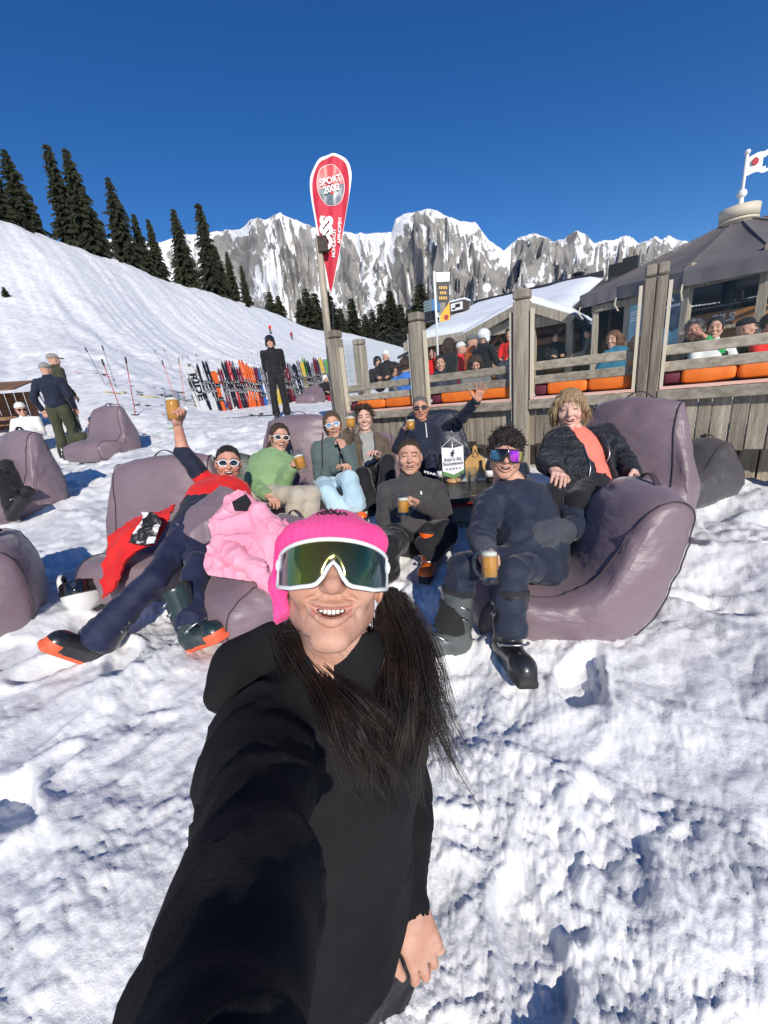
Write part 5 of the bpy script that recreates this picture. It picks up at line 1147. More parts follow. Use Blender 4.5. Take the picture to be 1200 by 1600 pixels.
r, J, B = person('smiling woman with short blond hair, coral hoodie and black down jacket', dict(head=(890, 641, 2.40), neck=(902, 682, 2.44), pel=(915, 765, 2.32), shL=(868, 692, 2.38), shR=(946, 680, 2.52), elL=(856, 722, 2.28), wrL=(868, 736, 2.08), elR=(972, 716, 2.40), wrR=(990, 743, 2.22), knL=(862, 775, 2.02), knR=(900, 782, 1.98), anL=(840, 850, 2.05), anR=(880, 860, 2.05)),
    'fem', None, (-.05, 0, 1), 'skin_pale', ('bob', 5), 'hair_blond', None, None, 'c_down', 'c_black', 'c_coral', [('boot_black', 'sole_black', -CF, None, .11, .72)]*2, ('relax', 'grip'), (None, V3(-.8, 0, 0)), res=.0115, bulk=1.9, hood=True, group=G1, seed=33, open_w=.08, quilt=.006, girth=1.12)
chk('womanR', J); jw = J
r, J, B = person('laughing man in a red jersey with white sunglasses raising a beer glass', dict(head=(357, 724, 2.62), neck=(348, 760, 2.58), pel=(312, 832, 2.30), shL=(322, 752, 2.60), shR=(378, 772, 2.56), elL=(286, 706, 2.52), wrL=(277, 662, 2.46), elR=(392, 815, 2.45), wrR=(370, 838, 2.25), hipL=(296, 836, 2.28), hipR=(322, 842, 2.3), knL=(238, 905, 1.98), knR=(305, 902, 2.0), anL=(152, 998, 1.86), anR=(300, 972, 1.84)),
    'laugh', None, CR*.15+V3(0, 0, 1), 'skin_red', ('crop', 7), 'hair_dark', None, ('classic', 'glassframe_w', 'lens_dark'), 'c_red', 'c_trs_navy', None, [('boot_black', 'sole_orange', V3(-.35, -.5, .6), None, .12), ('boot_teal', 'sole_orange', V3(.75, -.45, .25), V3(-.35, .25, .9), .13)], ('grip', 'relax'), (V3(1, 0, 0), None), res=.0115, bulk=.8, arm_bare=(1, 0), group=G1, seed=35, sleeve2=('c_navy2', 'L', -1), cuffm=None, girth=1.05, low2=('c_navy2', .55))
chk('red', J); jr = J
r, J, B = person('woman in a sage green jacket and white sunglasses holding up a beer mug', dict(head=(437, 684, 3.30), neck=(428, 712, 3.32), pel=(408, 775, 3.14), shL=(402, 720, 3.34), shR=(452, 726, 3.26), elL=(396, 757, 3.10), wrL=(420, 775, 2.92), elR=(442, 757, 3.05), wrR=(458, 727, 2.95), knL=(466, 775, 2.85), knR=(486, 772, 2.90), anL=(458, 825, 2.86), anR=(482, 822, 2.9)),
    'fem', CAMDIR(P(437, 684, 3.3))+CR*.25, CR*.22+V3(0, 0, 1), 'skin', ('tied', 9), 'hair_brown', None, ('classic', 'glassframe_w', 'lens_brown'), 'c_green', 'c_beige', None, [('boot_black', 'sole_black', -CF, None, .11, .72)]*2, ('relax', 'grip'), (None, V3(.8, -.3, 0)), res=.0125, bulk=1.6, hood=True, group=G1, seed=37)
chk('green', J); jg = J
r, J, B = person('woman in grey teal base layer and pale blue trousers, chin on her fist', dict(head=(520, 664, 3.55), neck=(520, 694, 3.58), pel=(520, 757, 3.40), shL=(496, 700, 3.56), shR=(546, 700, 3.56), elL=(499, 742, 3.35), wrL=(530, 730, 3.20), elR=(551, 735, 3.30), wrR=(537, 700, 3.34), knL=(512, 770, 3.02), knR=(545, 750, 3.0), anL=(533, 800, 3.05), anR=(556, 790, 3.05)),
    'fem', None, CR*-.1+V3(0, 0, 1), 'skin', ('tied', 11), 'hair_ash', None, ('classic', 'glassframe_w', 'lens_blue'), 'c_teal', 'c_iceblue', None, [('boot_orange', 'sole_black', -CF+CR*.3, None, .12, .8)]*2, ('pinch', 'pinch'), (None, None), res=.0125, bulk=.6, group=G1, seed=39, girth=.95, legw=1.1)
chk('mid', J); jm = J; rm = r; Bm = B
r, J, B = person('boy in a brown jacket over a grey tee raising a mug beside the terrace post', dict(head=(569, 653, 3.70), neck=(572, 684, 3.74), pel=(580, 742, 3.60), shL=(546, 694, 3.72), shR=(598, 692, 3.74), elL=(536, 706, 3.56), wrL=(546, 672, 3.46), elR=(606, 722, 3.55), wrR=(590, 710, 3.36), knL=(566, 742, 3.25), knR=(606, 722, 3.28), anL=(578, 790, 3.25), anR=(604, 772, 3.2)),
    'calm', None, (0, 0, 1), 'skin_pale', ('short', 13), 'hair_brown', None, None, 'c_khaki', 'c_black', 'c_tee', [('boot_black', 'sole_black', -CF, None, .11, .72)]*2, ('grip', 'relax'), (V3(-.6, -.3, 0), None), res=.0125, bulk=1.3, group=G1, seed=41, open_w=.055)
chk('brown', J); jb = J
r, J, B = person('man in a navy half zip and sunglasses waving with his raised hand', dict(head=(657, 638, 4.02), neck=(661, 668, 4.06), pel=(664, 728, 3.92), shL=(633, 676, 4.02), shR=(690, 672, 4.08), elL=(622, 700, 3.82), wrL=(634, 670, 3.68), elR=(722, 652, 3.78), wrR=(746, 624, 3.56), hdR=(752, 606, 3.50), knL=(640, 715, 3.52), knR=(676, 718, 3.52), anL=(640, 775, 3.5), anR=(676, 775, 3.5)),
    'smile', None, (0, 0, 1), 'skin_red', ('crop', 15), 'hair_grey', None, ('classic', 'glassframe_b', 'lens_brown'), 'c_navy2', 'c_navy2', None, [('boot_black', 'sole_black', -CF, None, .11, .72)]*2, ('grip', 'spread'), (V3(.6, -.3, 0), -CF), res=.0125, bulk=1.0, group=G1, seed=43, zipm=('white', 'half'), girth=1.1)
chk('blue', J); jn = J
r, J, B = person('man in a charcoal hoodie and orange ski boots sitting with a beer mug', dict(head=(640, 714, 2.60), neck=(642, 757, 2.64), pel=(645, 838, 2.56), shL=(604, 766, 2.62), shR=(684, 766, 2.60), elL=(600, 806, 2.55), wrL=(602, 830, 2.48), elR=(694, 806, 2.46), wrR=(648, 785, 2.28), knL=(606, 856, 2.28), knR=(696, 832, 2.30), anL=(600, 890, 2.35), anR=(670, 856, 2.32)),
    'smile', None, CR*.04+V3(0, 0, 1), 'skin', ('crop', 17), 'hair_brown', None, None, 'c_charcoal', 'c_black', None, [('boot_orange', 'sole_black', V3(-.8, -.6, 0), None, .14, .8), ('boot_orange', 'sole_black', V3(-.30, -1, -.1), V3(.10, .10, 1), .17, .88)], ('relax', 'grip'), (V3(0, 0, -1), V3(-.5, -.5, 0)), res=.0115, bulk=.9, group=G1, seed=45, girth=1.1, legw=1.15)
chk('gray', J); jy = J; ry = r; By = B
# ------------------------------------------------------------------ the woman who takes the picture
M['skin_hero'] = skinmat('foreground_skin', (.50, .245, .16), (.64, .38, .28)); HOOD = 'c_hoodie'; M['lip_hero'] = mat('pale_lips', (.52, .215, .175), None, rough=.35); M[HOOD] = cloth('black_cotton_hoodie', (.0085, .0083, .0092), (.014, .0135, .0145), rough=.9, bump=.2, bs=500, sheen=.0, spec=.2)
def Q(x, y, z): return CC+CR*x+CD*y+CF*z                       # metres right, down and ahead of the lens
hp = P(521, 908, .665); hf_ = nrm(CAMDIR(hp)+V3(0, 0, .24)+CR*.03); hup = nrm(-CD+CF*.2+CR*.02)
r, J, B = person('woman in the foreground in hot pink beanie, white shield sunglasses and black hoodie', dict(head=hp, neck=Q(-.055, .285, .705), pel=Q(-.13, .80, .68), shL=Q(-.185, .33, .585), shR=Q(.005, .365, .80), elL=Q(-.105, .300, .30), wrL=Q(-.062, .245, .085), hdL=Q(-.03, .18, .0), elR=Q(.045, .60, .88), wrR=P(640, 1426, .75), hdR=P(668, 1500, .735), knL=Q(-.26, 1.06, .62), knR=P(608, 1580, .92), anL=Q(-.24, 1.10, 1.0), anR=Q(.06, 1.16, .62), hipL=Q(-.21, .82, .66), hipR=Q(-.03, .87, .84)),
    'hero', hf_, hup, 'skin_hero', None, 'hair_dark', None, None, HOOD, 'c_black', None, [('boot_black', 'sole_black', V3(0, 1, .3), None, .05), ('boot_black', 'sole_black', V3(.2, -1, 0), None, .12)], ('grip', 'relax'), (V3(0, -1, 0), nrm(CD*.2+CF*.9-CR*.35)), res=.0085, bulk=1.0, fold=(.007, 8), ringk=.2, hood=True, seed=61, girth=1.16, legw=1.05)
chk('hero', J); hero = r; hero.data.materials[1] = M['lip_hero']; HA = frame(hf_, hup)
# ribbed beanie
BEAN_SIDE = 1 if HA[0]@CR < 0 else -1
s = SDF((-.13, -.17, -.13), (.13, .14, .17), .003)
s.ell((0, -.022, .038), (.085, .104, .094), k=.01).cone((-.058, .050, .056), (.058, .050, .056), .028, .028, k=.03)
for x in (BEAN_SIDE,): s.chain([(x*.078, .030, .05), (x*.084, .012, -.01), (x*.078, -.005, -.075)], [.018, .016, .013], k=.02)
s.ell((0, .115, -.030), (.074, .085, .078), k=.006, sub=True); s.ell((0, -.012, .0), (.080, .094, .105), k=0, sub=True); s.half((0, 0, -.085), (0, .1, -1)); s.half((0, 0, -.02), (-.55*BEAN_SIDE, .15, -1))
v, f = s.mesh(); n = vnormals(v, f); ang = np.arctan2(v[:, 0], v[:, 1]+.03); rad = np.hypot(v[:, 0], v[:, 1]+.03)
v = v+n*(.0016*np.sin(ang*62)*sstep(.012, .03, rad)+.0006*noise(v*260, 3))[:, None]
bn = ob('beanie', xf(v, hp, HA), f, M['c_hotpink'], hero)
b = MB(); cur = [(-.022, .117), (-.018, .124), (-.014, .117), (-.012, .124), (-.010, .117), (-.004, .120), (-.001, .126), (.002, .117), (.006, .121), (.009, .126), (.012, .117), (.018, .120), (.021, .124), (.026, .117)]
def onbean(x, z):
    d = (np.abs(v[:, 0]-x)+np.abs(v[:, 2]-z)*.8)-v[:, 1]*.4; return v[np.argmin(d)]
b.tube([onbean(x+.006, z-.02)+V3(0, .003, .001) for x, z in cur], .0016, 5); b.tube([onbean(x*.7+.01, z-.012)+V3(0, .003, .001) for x, z in cur[2:12]], .0013, 5)
ob('stitched_lettering', xf(b.v, hp, HA), b.f, M['black'], bn)
# shield sunglasses
M['lens_hero'] = lensmat('olive_mirror_lens', [(0, (.05, .30, .42)), (.12, (.30, .10, .12)), (.17, (.03, .16, .08)), (.30, (.20, .22, .02)), (.48, (.16, .13, .03)), (.64, (.10, .10, .03)), (.82, (.03, .08, .05)), (1, (.06, .14, .20))], .10, .75)
go = None
for nm, v, f, m in glasses('shield', M['glassframe_w'], M['lens_hero']):
    v = v.copy(); v[:, 2] = v[:, 2]*1.12+.004; v[:, 1] += .006; v[:, 0] *= 1.06
    if nm == 'frame': go = ob('shield_sunglasses', xf(v, hp, HA), f, m, hero)
    else: ob('lens', xf(v, hp, HA), f, m, go)
# long dark hair: a soft dark mass with many single strands
M['hair_hero'] = mat('dark_brown_hair', (.010, .006, .0045), (.028, .015, .009), 25, .38, stretch=(1, 1, 1), spec=.5)
RGh = np.random.default_rng(5); SV = []; SF = []
def strand(pts, r):
    pts = np.array(pts); m = len(pts); t = np.gradient(pts, axis=0); t /= np.linalg.norm(t, axis=1, keepdims=True)+1e-9; s1 = np.cross(t, CF); s1 /= np.linalg.norm(s1, axis=1, keepdims=True)+1e-9; s2 = np.cross(t, s1)
    rr = r*np.linspace(1, .25, m)[:, None]; base = sum(len(a) for a in SV)
    SV.append(np.stack([pts+s1*rr, pts-s1*.5*rr+s2*.87*rr, pts-s1*.5*rr-s2*.87*rr], 1).reshape(-1, 3))
    k = np.arange(m-1)[:, None]*3+base; SF.append(np.concatenate([k+np.array([[0, 1, 4, 3]]), k+np.array([[1, 2, 5, 4]]), k+np.array([[2, 0, 3, 5]])]))
def spline(cp, n):
    cp = np.array(cp); t = np.linspace(0, len(cp)-1, n); return np.stack([np.interp(t, np.arange(len(cp)), cp[:, i]) for i in range(3)], 1)
def sm(p, it=6):
    for _ in range(it): p[1:-1] = .25*p[:-2]+.5*p[1:-1]+.25*p[2:]
    return p
def lockset(cps, n, spread, r=(.00045, .0008), curl=.012, jit=1., m=14):
    for q in range(max(1, n//m)):
        ph = RGh.uniform(0, 6.28); g = RGh.normal(size=3); g2 = RGh.normal(size=3)*.5; cut = int(RGh.integers(12, 16)); cf = RGh.uniform(5, 9)
        cp = [P(x, y, d)+(CR*g[0]+CD*g[1]*.4+CF*g[2])*spread[i]+(CR*g2[0]+CF*g2[1])*spread[i]*i/(len(cps)-1)*jit for i, (x, y, d) in enumerate(cps)]
        p0 = sm(spline(cp, 15)); tt = np.linspace(0, 1, 15)[:, None]; p0 = p0+(CR*math.cos(ph)+CF*math.sin(ph))*(curl*np.sin(tt*cf+ph)*tt)
        for k in range(m):
            e = RGh.normal(size=3); w = (.0055*(1-.45*tt)+.006*tt*(k % 6 == 0)); p = p0+(CR*e[0]+CF*e[1]+CD*e[2]*.3)*w; strand(p[:max(8, cut-int(RGh.integers(0, 3)))], RGh.uniform(*r))
lockset([(612, 930, .70), (634, 985, .68), (650, 1050, .645), (664, 1130, .61), (676, 1210, .59)], 1300, [.008, .013, .018, .021, .022], curl=.024)
lockset([(608, 960, .70), (616, 1020, .67), (618, 1090, .63), (612, 1160, .59), (606, 1240, .565)], 1000, [.010, .015, .020, .022, .022], curl=.024)
lockset([(452, 988, .665), (478, 1032, .645), (522, 1082, .605), (556, 1145, .57), (584, 1228, .55)], 800, [.008, .012, .018, .022, .022], curl=.022)
lockset([(540, 1050, .70), (556, 1080, .645), (570, 1120, .60), (584, 1175, .57), (600, 1240, .55)], 600, [.014, .020, .022, .022, .022], curl=.022)
lockset([(620, 950, .69), (652, 1040, .65), (678, 1120, .62), (692, 1180, .60), (676, 1236, .59)], 70, [.01, .018, .02, .022, .03], (.0003, .0005), .025, 1, 7)
lockset([(440, 985, .60), (470, 983, .575), (500, 1000, .565), (520, 1030, .565)], 10, [.004, .006, .010, .016], (.00025, .0004), .006, 1, 5)
ob('hair_strands', np.concatenate(SV), np.concatenate(SF), M['hair_hero'], hero)
s = SDF(hp-.32, hp+.32, .006)
for cps in ([P(612, 935, .725), P(624, 1010, .70), P(634, 1080, .67), P(642, 1150, .645)], [P(602, 965, .72), P(604, 1040, .695), P(600, 1110, .655), P(596, 1170, .62)], [P(455, 985, .70), P(480, 1035, .685), P(520, 1080, .66), P(550, 1130, .63)]):
    s.chain(cps, [.020, .024, .022, .006], k=.02)
v, f = s.mesh(); v = folds(v, f, .004, 60, 4, (1, 1, .25), .5); ob('hair', v, f, M['hair_hero'], hero)

s = SDF(hp-.4, hp+.4, .008); s.chain([P(348, 1085, .63), P(372, 1045, .665), P(430, 1015, .70), P(500, 1010, .76)], [.028, .040, .045, .04], k=.03)
v, f = s.mesh(); v = folds(v, f, .006, 16, 8); ob('hood', v, f, M[HOOD], hero)
# ================================================================== THINGS AROUND THE GROUP
def mugpx(label, px, py, d, top, hdir, r=.04, **k):
    """px,py = base centre; top = (px,py,d) of the rim centre"""
    a = P(px, py, d); b = P(*top); return mug(label, a, b-a, hdir, r, float(np.linalg.norm(b-a)), **k)
mugpx('tall beer mug held low by the boy in rainbow sunglasses', 766, 912, 1.42, (764, 852, 1.42), -CR, r=.031, fill=.72)
mugpx('full beer glass raised high above the man in red', 274, 663, 2.44, (267, 612, 2.44), CR, r=.044, fill=.70, handle=True)
mugpx('beer mug tilted in the hand of the woman in green', 474, 737, 2.88, (462, 702, 2.88), CF, r=.042, fill=.62)
mugpx('beer mug raised by the boy in brown beside the post', 549, 673, 3.40, (546, 643, 3.40), CR, r=.045, fill=.6)
mugpx('beer mug held up by the waving man in navy', 642, 676, 3.62, (641, 652, 3.62), -CR, r=.042, fill=.7)
mugpx('beer mug held by the man in the charcoal hoodie', 631, 808, 2.22, (630, 772, 2.22), CR, r=.034, fill=.7)
mugpx('empty glass mug in the hand of the woman in the down jacket', 992, 770, 2.16, (996, 742, 2.16), -CR, r=.034, fill=0)
# low crate table
tb = empty('crate_table', gp(*P(735, 840, 2.75)[:2]), 'low dark topped wooden crate table between the bean bags', 'table')
tz = P(735, 768, 2.75)[2]; tc_ = P(745, 775, 2.85)*V3(1, 1, 0); ta = np.array([nrm(V3(.97, -.1, 0)), nrm(V3(.1, .97, 0)), WZ]); g0 = gz(*tc_[:2])
b = MB(); b.box(tc_+WZ*(tz-.02), (.62, .50, .035), ta, .006); b.ob('table_top', mat('dark_tabletop', (.02, .02, .02), (.035, .034, .032), 12, .35), tb)
b = MB(); b.box(tc_+WZ*(tz-.05)-ta[1]*.235, (.60, .02, .028), ta); b.ob('red_edge', mat('red_edge', (.35, .01, .012), None, rough=.5), tb)
for k in range(3):
    b = MB(); b.box(tc_+WZ*(tz-.125-k*.11)-ta[1]*.22, (.58, .022, .098), ta, .004); b.ob('slat', M['woodh'], tb)
    for sd in (-1, 1): b = MB(); b.box(tc_+WZ*(tz-.125-k*.11)+ta[0]*sd*.29, (.022, .42, .098), ta, .004); b.ob('slat', M['woodh'], tb)
for sx in (-1, 1):
    for sy in (-1, 1): b = MB(); b.box(tc_+ta[0]*sx*.26+ta[1]*sy*.19+WZ*(tz-.04+g0-.05)/2, (.05, .05, tz-.04-g0+.05), ta); b.ob('leg', M['wood'], tb)
tops = lambda px, py, off=0: (lambda v: CC+v*((tz+off-H)/v[2]))(ray(px, py))
for i, (x, y, lb) in enumerate(((728, 770, 'empty glass mug on the crate table nearest the little pennant'), (740, 773, 'empty glass mug at the front of the crate table'), (752, 768, 'empty glass mug on the crate table beside the boy'), (738, 762, 'empty glass mug at the back of the crate table'))):
    p = tops(x, y); p = p*V3(1, 1, 0)+WZ*(tz-.001); mug(lb, p, (0, 0, 1), (math.cos(i*1.7), math.sin(i*1.7), 0), .036, .15, 0)
# table pennant
pe = tops(709, 752); pe[2] = tz; rt = nrm(CR*V3(1, 1, 0)); fw = nrm(np.cross(WZ, rt)); pen = empty('table_pennant', pe, 'small white table pennant with script lettering on a wooden stand', 'pennant')
b = MB(); b.lathe([(0, 0), (.062, 0), (.06, .012), (.05, .022), (0, .024)], pe, 20); b.ob('stand', mat('light_wood', (.5, .28, .12), (.6, .36, .16), 8, .5), pen, True)
b = MB(); b.tube([pe+WZ*.02, pe+WZ*.385], .0045, 8); b.lathe([(.009*math.sin(t), .39-.009*math.cos(t)) for t in np.linspace(.05, 3.1, 7)], pe, 10); b.ob('pole', M['metal'], pen, True)
A_ = pe+WZ*.265; cl = []; n = 12
for i in range(n+1):
    u = -1+2*i/n; dip = .012*(1-abs(u))
    for z in np.linspace(0, 1, 8): 
        zb = -.205-.04*(1-abs(u)); zt = .012*abs(u)
        cl.append(A_+rt*u*.085-fw*(.008+.006*math.sin(u*4))+WZ*(zt*(1-z)+zb*z))
Fq = [(i*8+j, (i+1)*8+j, (i+1)*8+j+1, i*8+j+1) for i in range(n) for j in range(7)]; mi = [1 if j >= 6 else 0 for i in range(n) for j in range(7)]
ob('cloth', cl, np.array(Fq), [mat('white_pennant', (.80, .80, .82), None, rough=.7), mat('green_trim', (.12, .26, .1), None, rough=.7)], pen, True, mi=mi)
b = MB()
for sd in (-1, 1): b.tube([pe+WZ*.345, A_+rt*sd*.085+WZ*.012-fw*.008], .0022, 5)
b.ob('cord', M['white'], pen)
AXP = np.array([rt, WZ, -fw])
M['ink'] = mat('black_ink', (.02, .02, .025), None, rough=.6)
text_ob("Eder's Ski", .034, A_-fw*.019+WZ*-.085, AXP, M['ink'], pen, 'lettering', .0006); text_ob('Stammtisch', .034, A_-fw*.019+WZ*-.118, AXP, M['ink'], pen, 'lettering', .0006)
b = MB(); b.prism([(-.018, 0), (-.008, .012), (-.016, .026), (-.004, .03), (.004, .044), (.014, .036), (.006, .024), (.014, .012), (.002, .008), (.006, -.014), (-.004, -.002)], 0, .001, A_-fw*.018+WZ*-.055, AXP)
for k in range(5): b.box(A_-fw*.019+rt*(-.05+k*.025)-WZ*.158, (.011, .001, .008), np.array([rt, fw, WZ]))
b.ob('emblem', M['ink'], pen)
# cutting board stood on the table
cb_ = tops(744, 748); cb_[2] = tz; board = MB(); board.prism([(-.075, 0), (.075, 0), (.082, .14), (.06, .17), (.02, .20), (.016, .255), (0, .265), (-.016, .255), (-.02, .20), (-.06, .17), (-.082, .14)], -.008, .008, cb_+fw*.02, AXP)
bo = empty('serving_board', cb_, 'pale wooden serving board with handle stood upright on the crate table', 'board'); board.ob('board', mat('pale_board_wood', (.46, .26, .08), (.56, .34, .13), 6, .5, stretch=(6, 6, .8)), bo)
b = MB(); b.tube([cb_+WZ*.235+fw*.008, cb_+WZ*.18+fw*.006-rt*.02, cb_+WZ*.17+fw*.006, cb_+WZ*.18+fw*.006+rt*.02, cb_+WZ*.235+fw*.008], .003, 5); b.ob('leather_loop', M['piping'], bo)
# dark bottles behind the pennant
for i, (x, lb) in enumerate(((690, 'dark bottle on the crate table left of the pennant'), (765, 'dark bottle on the crate table right of the serving board'))):
    p = tops(x, 752); p[2] = tz; b = MB(); b.lathe([(0, 0), (.03, 0), (.032, .01), (.032, .12), (.014, .17), (.013, .21), (.015, .215), (0, .216)], p, 14); e = empty('bottle', p, lb, 'bottle', 'bottles on the table'); b.ob('glass_body', mat('dark_bottle', (.01, .012, .01), None, rough=.1, coat=.5), e, True)
    b = MB(); b.lathe([(.0325, .04), (.0328, .09), (.0, .09)], p, 14); b.ob('label_band', M['white'], e, True)
# ---- draped cloth built from a control grid of points
def drape(name, rows, m, label, cat, amp=.012, freq=14, nsub=44, th=.008, seed=0, parent=None):
    G = np.array([[P(*c) for c in r] for r in rows]); R, Cn = G.shape[:2]
    def up1(A, n):
        t = np.linspace(0, A.shape[0]-1, n); i = np.clip(t.astype(int), 0, A.shape[0]-2); u = (t-i).reshape(-1, *([1]*(A.ndim-1))); g = lambda k: A[np.clip(i+k, 0, A.shape[0]-1)]
        a, b, c, d = g(-1), g(0), g(1), g(2); return .5*(2*b+(c-a)*u+(2*a-5*b+4*c-d)*u*u+(3*b-a-3*c+d)*u**3)
    S = up1(up1(G, nsub).swapaxes(0, 1), nsub).swapaxes(0, 1); v = S.reshape(-1, 3); I = np.arange(nsub*nsub).reshape(nsub, nsub)
    f = np.stack([I[:-1, :-1], I[1:, :-1], I[1:, 1:], I[:-1, 1:]], -1).reshape(-1, 4); nn = vnormals(v, f); 
    if (nn@(CC-v.mean(0))).mean() < 0: f = f[:, ::-1]; nn = -nn
    v = folds(v, f, amp*.45, freq*.6, seed); v = creases(v, f, amp*1.6, freq*.8, seed+1, CR-CD*.4); v = creases(v, f, amp*.8, freq*1.7, seed+2, CR*.3+CD); w = v-nn*th; N = len(v)
    rim = []
    for e in (I[0], I[-1][::-1], I[:, -1], I[:, 0][::-1]): rim += [(e[i], e[i+1], e[i+1]+N, e[i]+N) for i in range(len(e)-1)]
    return ob(name, np.concatenate([v, w]), np.concatenate([f, f[:, ::-1]+N, np.array(rim)]), m, parent, True, label, cat)
pj = drape('pink_jacket', [[(352, 782, 2.18), (372, 770, 2.2), (392, 775, 2.22), (412, 800, 2.2)], [(330, 812, 2.08), (362, 800, 2.08), (402, 800, 2.1), (448, 820, 2.1)], [(328, 850, 2.0), (360, 838, 1.98), (400, 832, 1.99), (455, 850, 2.0)], [(318, 882, 1.93), (352, 880, 1.92), (392, 870, 1.93), (440, 885, 1.93)], [(330, 900, 1.90), (362, 905, 1.88), (398, 908, 1.87), (436, 915, 1.86)]], M['c_pink'], 'light pink ski jacket spread over the front bean bag', 'jacket', .017, 12, 90, .012, 3)
drape('lining', [[(362, 784, 2.10), (385, 772, 2.12)], [(366, 796, 2.06), (398, 796, 2.08)]], M['c_black'], None, None, .003, 10, 12, .006, 5, pj)
rj = drape('red_jacket', [[(272, 786, 2.40), (256, 795, 2.38), (242, 800, 2.34), (226, 802, 2.36)], [(266, 808, 2.30), (245, 815, 2.26), (220, 818, 2.26), (195, 818, 2.34)], [(254, 832, 2.22), (230, 838, 2.18), (198, 840, 2.18), (170, 845, 2.26)], [(240, 850, 2.18), (205, 865, 2.15), (182, 885, 2.15), (160, 890, 2.20)], [(212, 855, 2.16), (190, 890, 2.13), (180, 920, 2.13), (162, 935, 2.16)]], M['c_red'], 'bright red ski jacket hanging over the side of the bean bag', 'jacket', .014, 12, 50, .01, 7)
s = SDF(P(380, 880, 1.85)-.45, P(380, 880, 1.85)+.45, .008); s.chain([P(345, 850, 1.98), P(370, 872, 1.92), P(400, 890, 1.87), P(425, 918, 1.84)], [.045, .05, .042, .035], k=.03); s.chain([P(405, 800, 2.1), P(430, 822, 2.05), P(452, 848, 2.0)], [.05, .045, .035], k=.03)
v, f = s.mesh(); v = creases(v, f, .016, 14, 4, CD-CR*.3); v = creases(v, f, .008, 26, 5, CR); ob('sleeves', v, f, M['c_pink'], pj)
gl = drape('ski_gloves', [[(222, 800, 2.16), (242, 802, 2.15), (252, 815, 2.14)], [(218, 822, 2.12), (236, 826, 2.11), (246, 832, 2.12)], [(200, 848, 2.11), (222, 850, 2.09), (240, 848, 2.10)]], mat('black_white_glove_leather', (.012, .012, .012), (.70, .69, .66), 14, .5, lo=.50, hi=.54), 'black and white ski gloves lying on the red jacket', 'gloves', .012, 20, 30, .025, 9)
# flopped top flap of the pink-jacket bag
fl_ = drape('loose_cushion', [[(275, 818, 2.22), (310, 785, 2.28), (345, 758, 2.34)], [(292, 836, 2.14), (328, 800, 2.17), (372, 772, 2.24)], [(318, 850, 2.12), (352, 830, 2.12), (396, 800, 2.18)]], M['bag'], 'flat mauve cushion flap lying over the lap of the man in red', 'cushion', .008, 9, 36, .05, 11)
# white helmet lying upside down
hc = onground(140, 952); he = empty('ski_helmet', hc, 'white ski helmet lying upside down on the snow beside the red jacket', 'helmet')
hA = frame(V3(.3, -.6, .35), V3(.1, -.25, -.9)); v, f = hat_mesh('helmet'); mi = np.zeros(len(f), int); c_ = v[f].mean(1); nn = vnormals(v, f)[f].mean(1); q = (c_-V3(0, -.01, .03)); mi[(nn*q).sum(1) < 0] = 1
ob('shell', xf(v, hc+WZ*.155, hA), f, [M['helmet_white'], M['c_black']], he, True, mi=mi)
for nm, v, f, m in glasses('shield', M['glassframe_b'], M['lens_dark']):
    v = v*1.1+V3(0, .012, .02); ob('goggle_'+nm, xf(v, hc+WZ*.155, hA), f, m, he)
b = MB(); b.tube([hc+V3(-.05, -.02, .13), hc+V3(-.03, -.05, .20), hc+V3(.03, -.03, .21), hc+V3(.06, 0, .14)], .007, 6, True, (.4, (0, 0, 1))); b.ob('chin_strap', M['c_black'], he)
# logos on the clothes
text_ob('PEAK', .036, jy['shR']*.72+jy['neck']*.28+By[1]*.075+By[2]*.082, np.array([nrm(By[0]+By[2]*-.25), By[2]*.5-By[1]*.5+By[2]*.3, By[1]]), M['white'], ry, 'lettering', .002, .001)
b = MB(); b.box(jy['neck']*.72+jy['pel']*.28+By[1]*.142+By[0]*.06, (.010, .006, .022), By); b.ob('chest_logo', M['white'], ry)
b = MB()
for sd in (-1, 1): b.tube([jm['pel']+(jm['neck']-jm['pel'])*t+Bm[0]*sd*(.07+.012*t)+Bm[1]*(.128 if t < .9 else .07)+Bm[2]*(0 if t < .95 else .07) for t in (.1, .3, .5, .7, .85, 1.0)], .018, 8, True, (.35, Bm[1]))
b.ob('braces', M['c_black'], rm, True)
# legs of somebody resting on the bean bag at the left edge
lg = [P(-60, 760, 4.0), P(-30, 745, 3.95)]
person('person in black at the left edge leaning back on a bean bag', dict(head=P(-70, 660, 4.35), neck=P(-66, 695, 4.35), pel=P(-48, 765, 4.2), shL=P(-95, 705, 4.3), shR=P(-38, 705, 4.4), elL=P(-100, 740, 4.1), wrL=P(-80, 765, 3.95), elR=P(-22, 738, 4.2), wrR=P(-30, 765, 4.0), knL=P(0, 742, 3.95), knR=P(12, 728, 4.1), anL=P(22, 790, 3.8), anR=P(30, 775, 3.95)), 'far', None, (0, 0, 1), 'skin', ('short', 13), 'hair_dark', res=.018, top='c_black', legs='c_black', boots=[('boot_black', 'sole_black', V3(.9, -.4, 0), None, .1)]*2, seed=3)
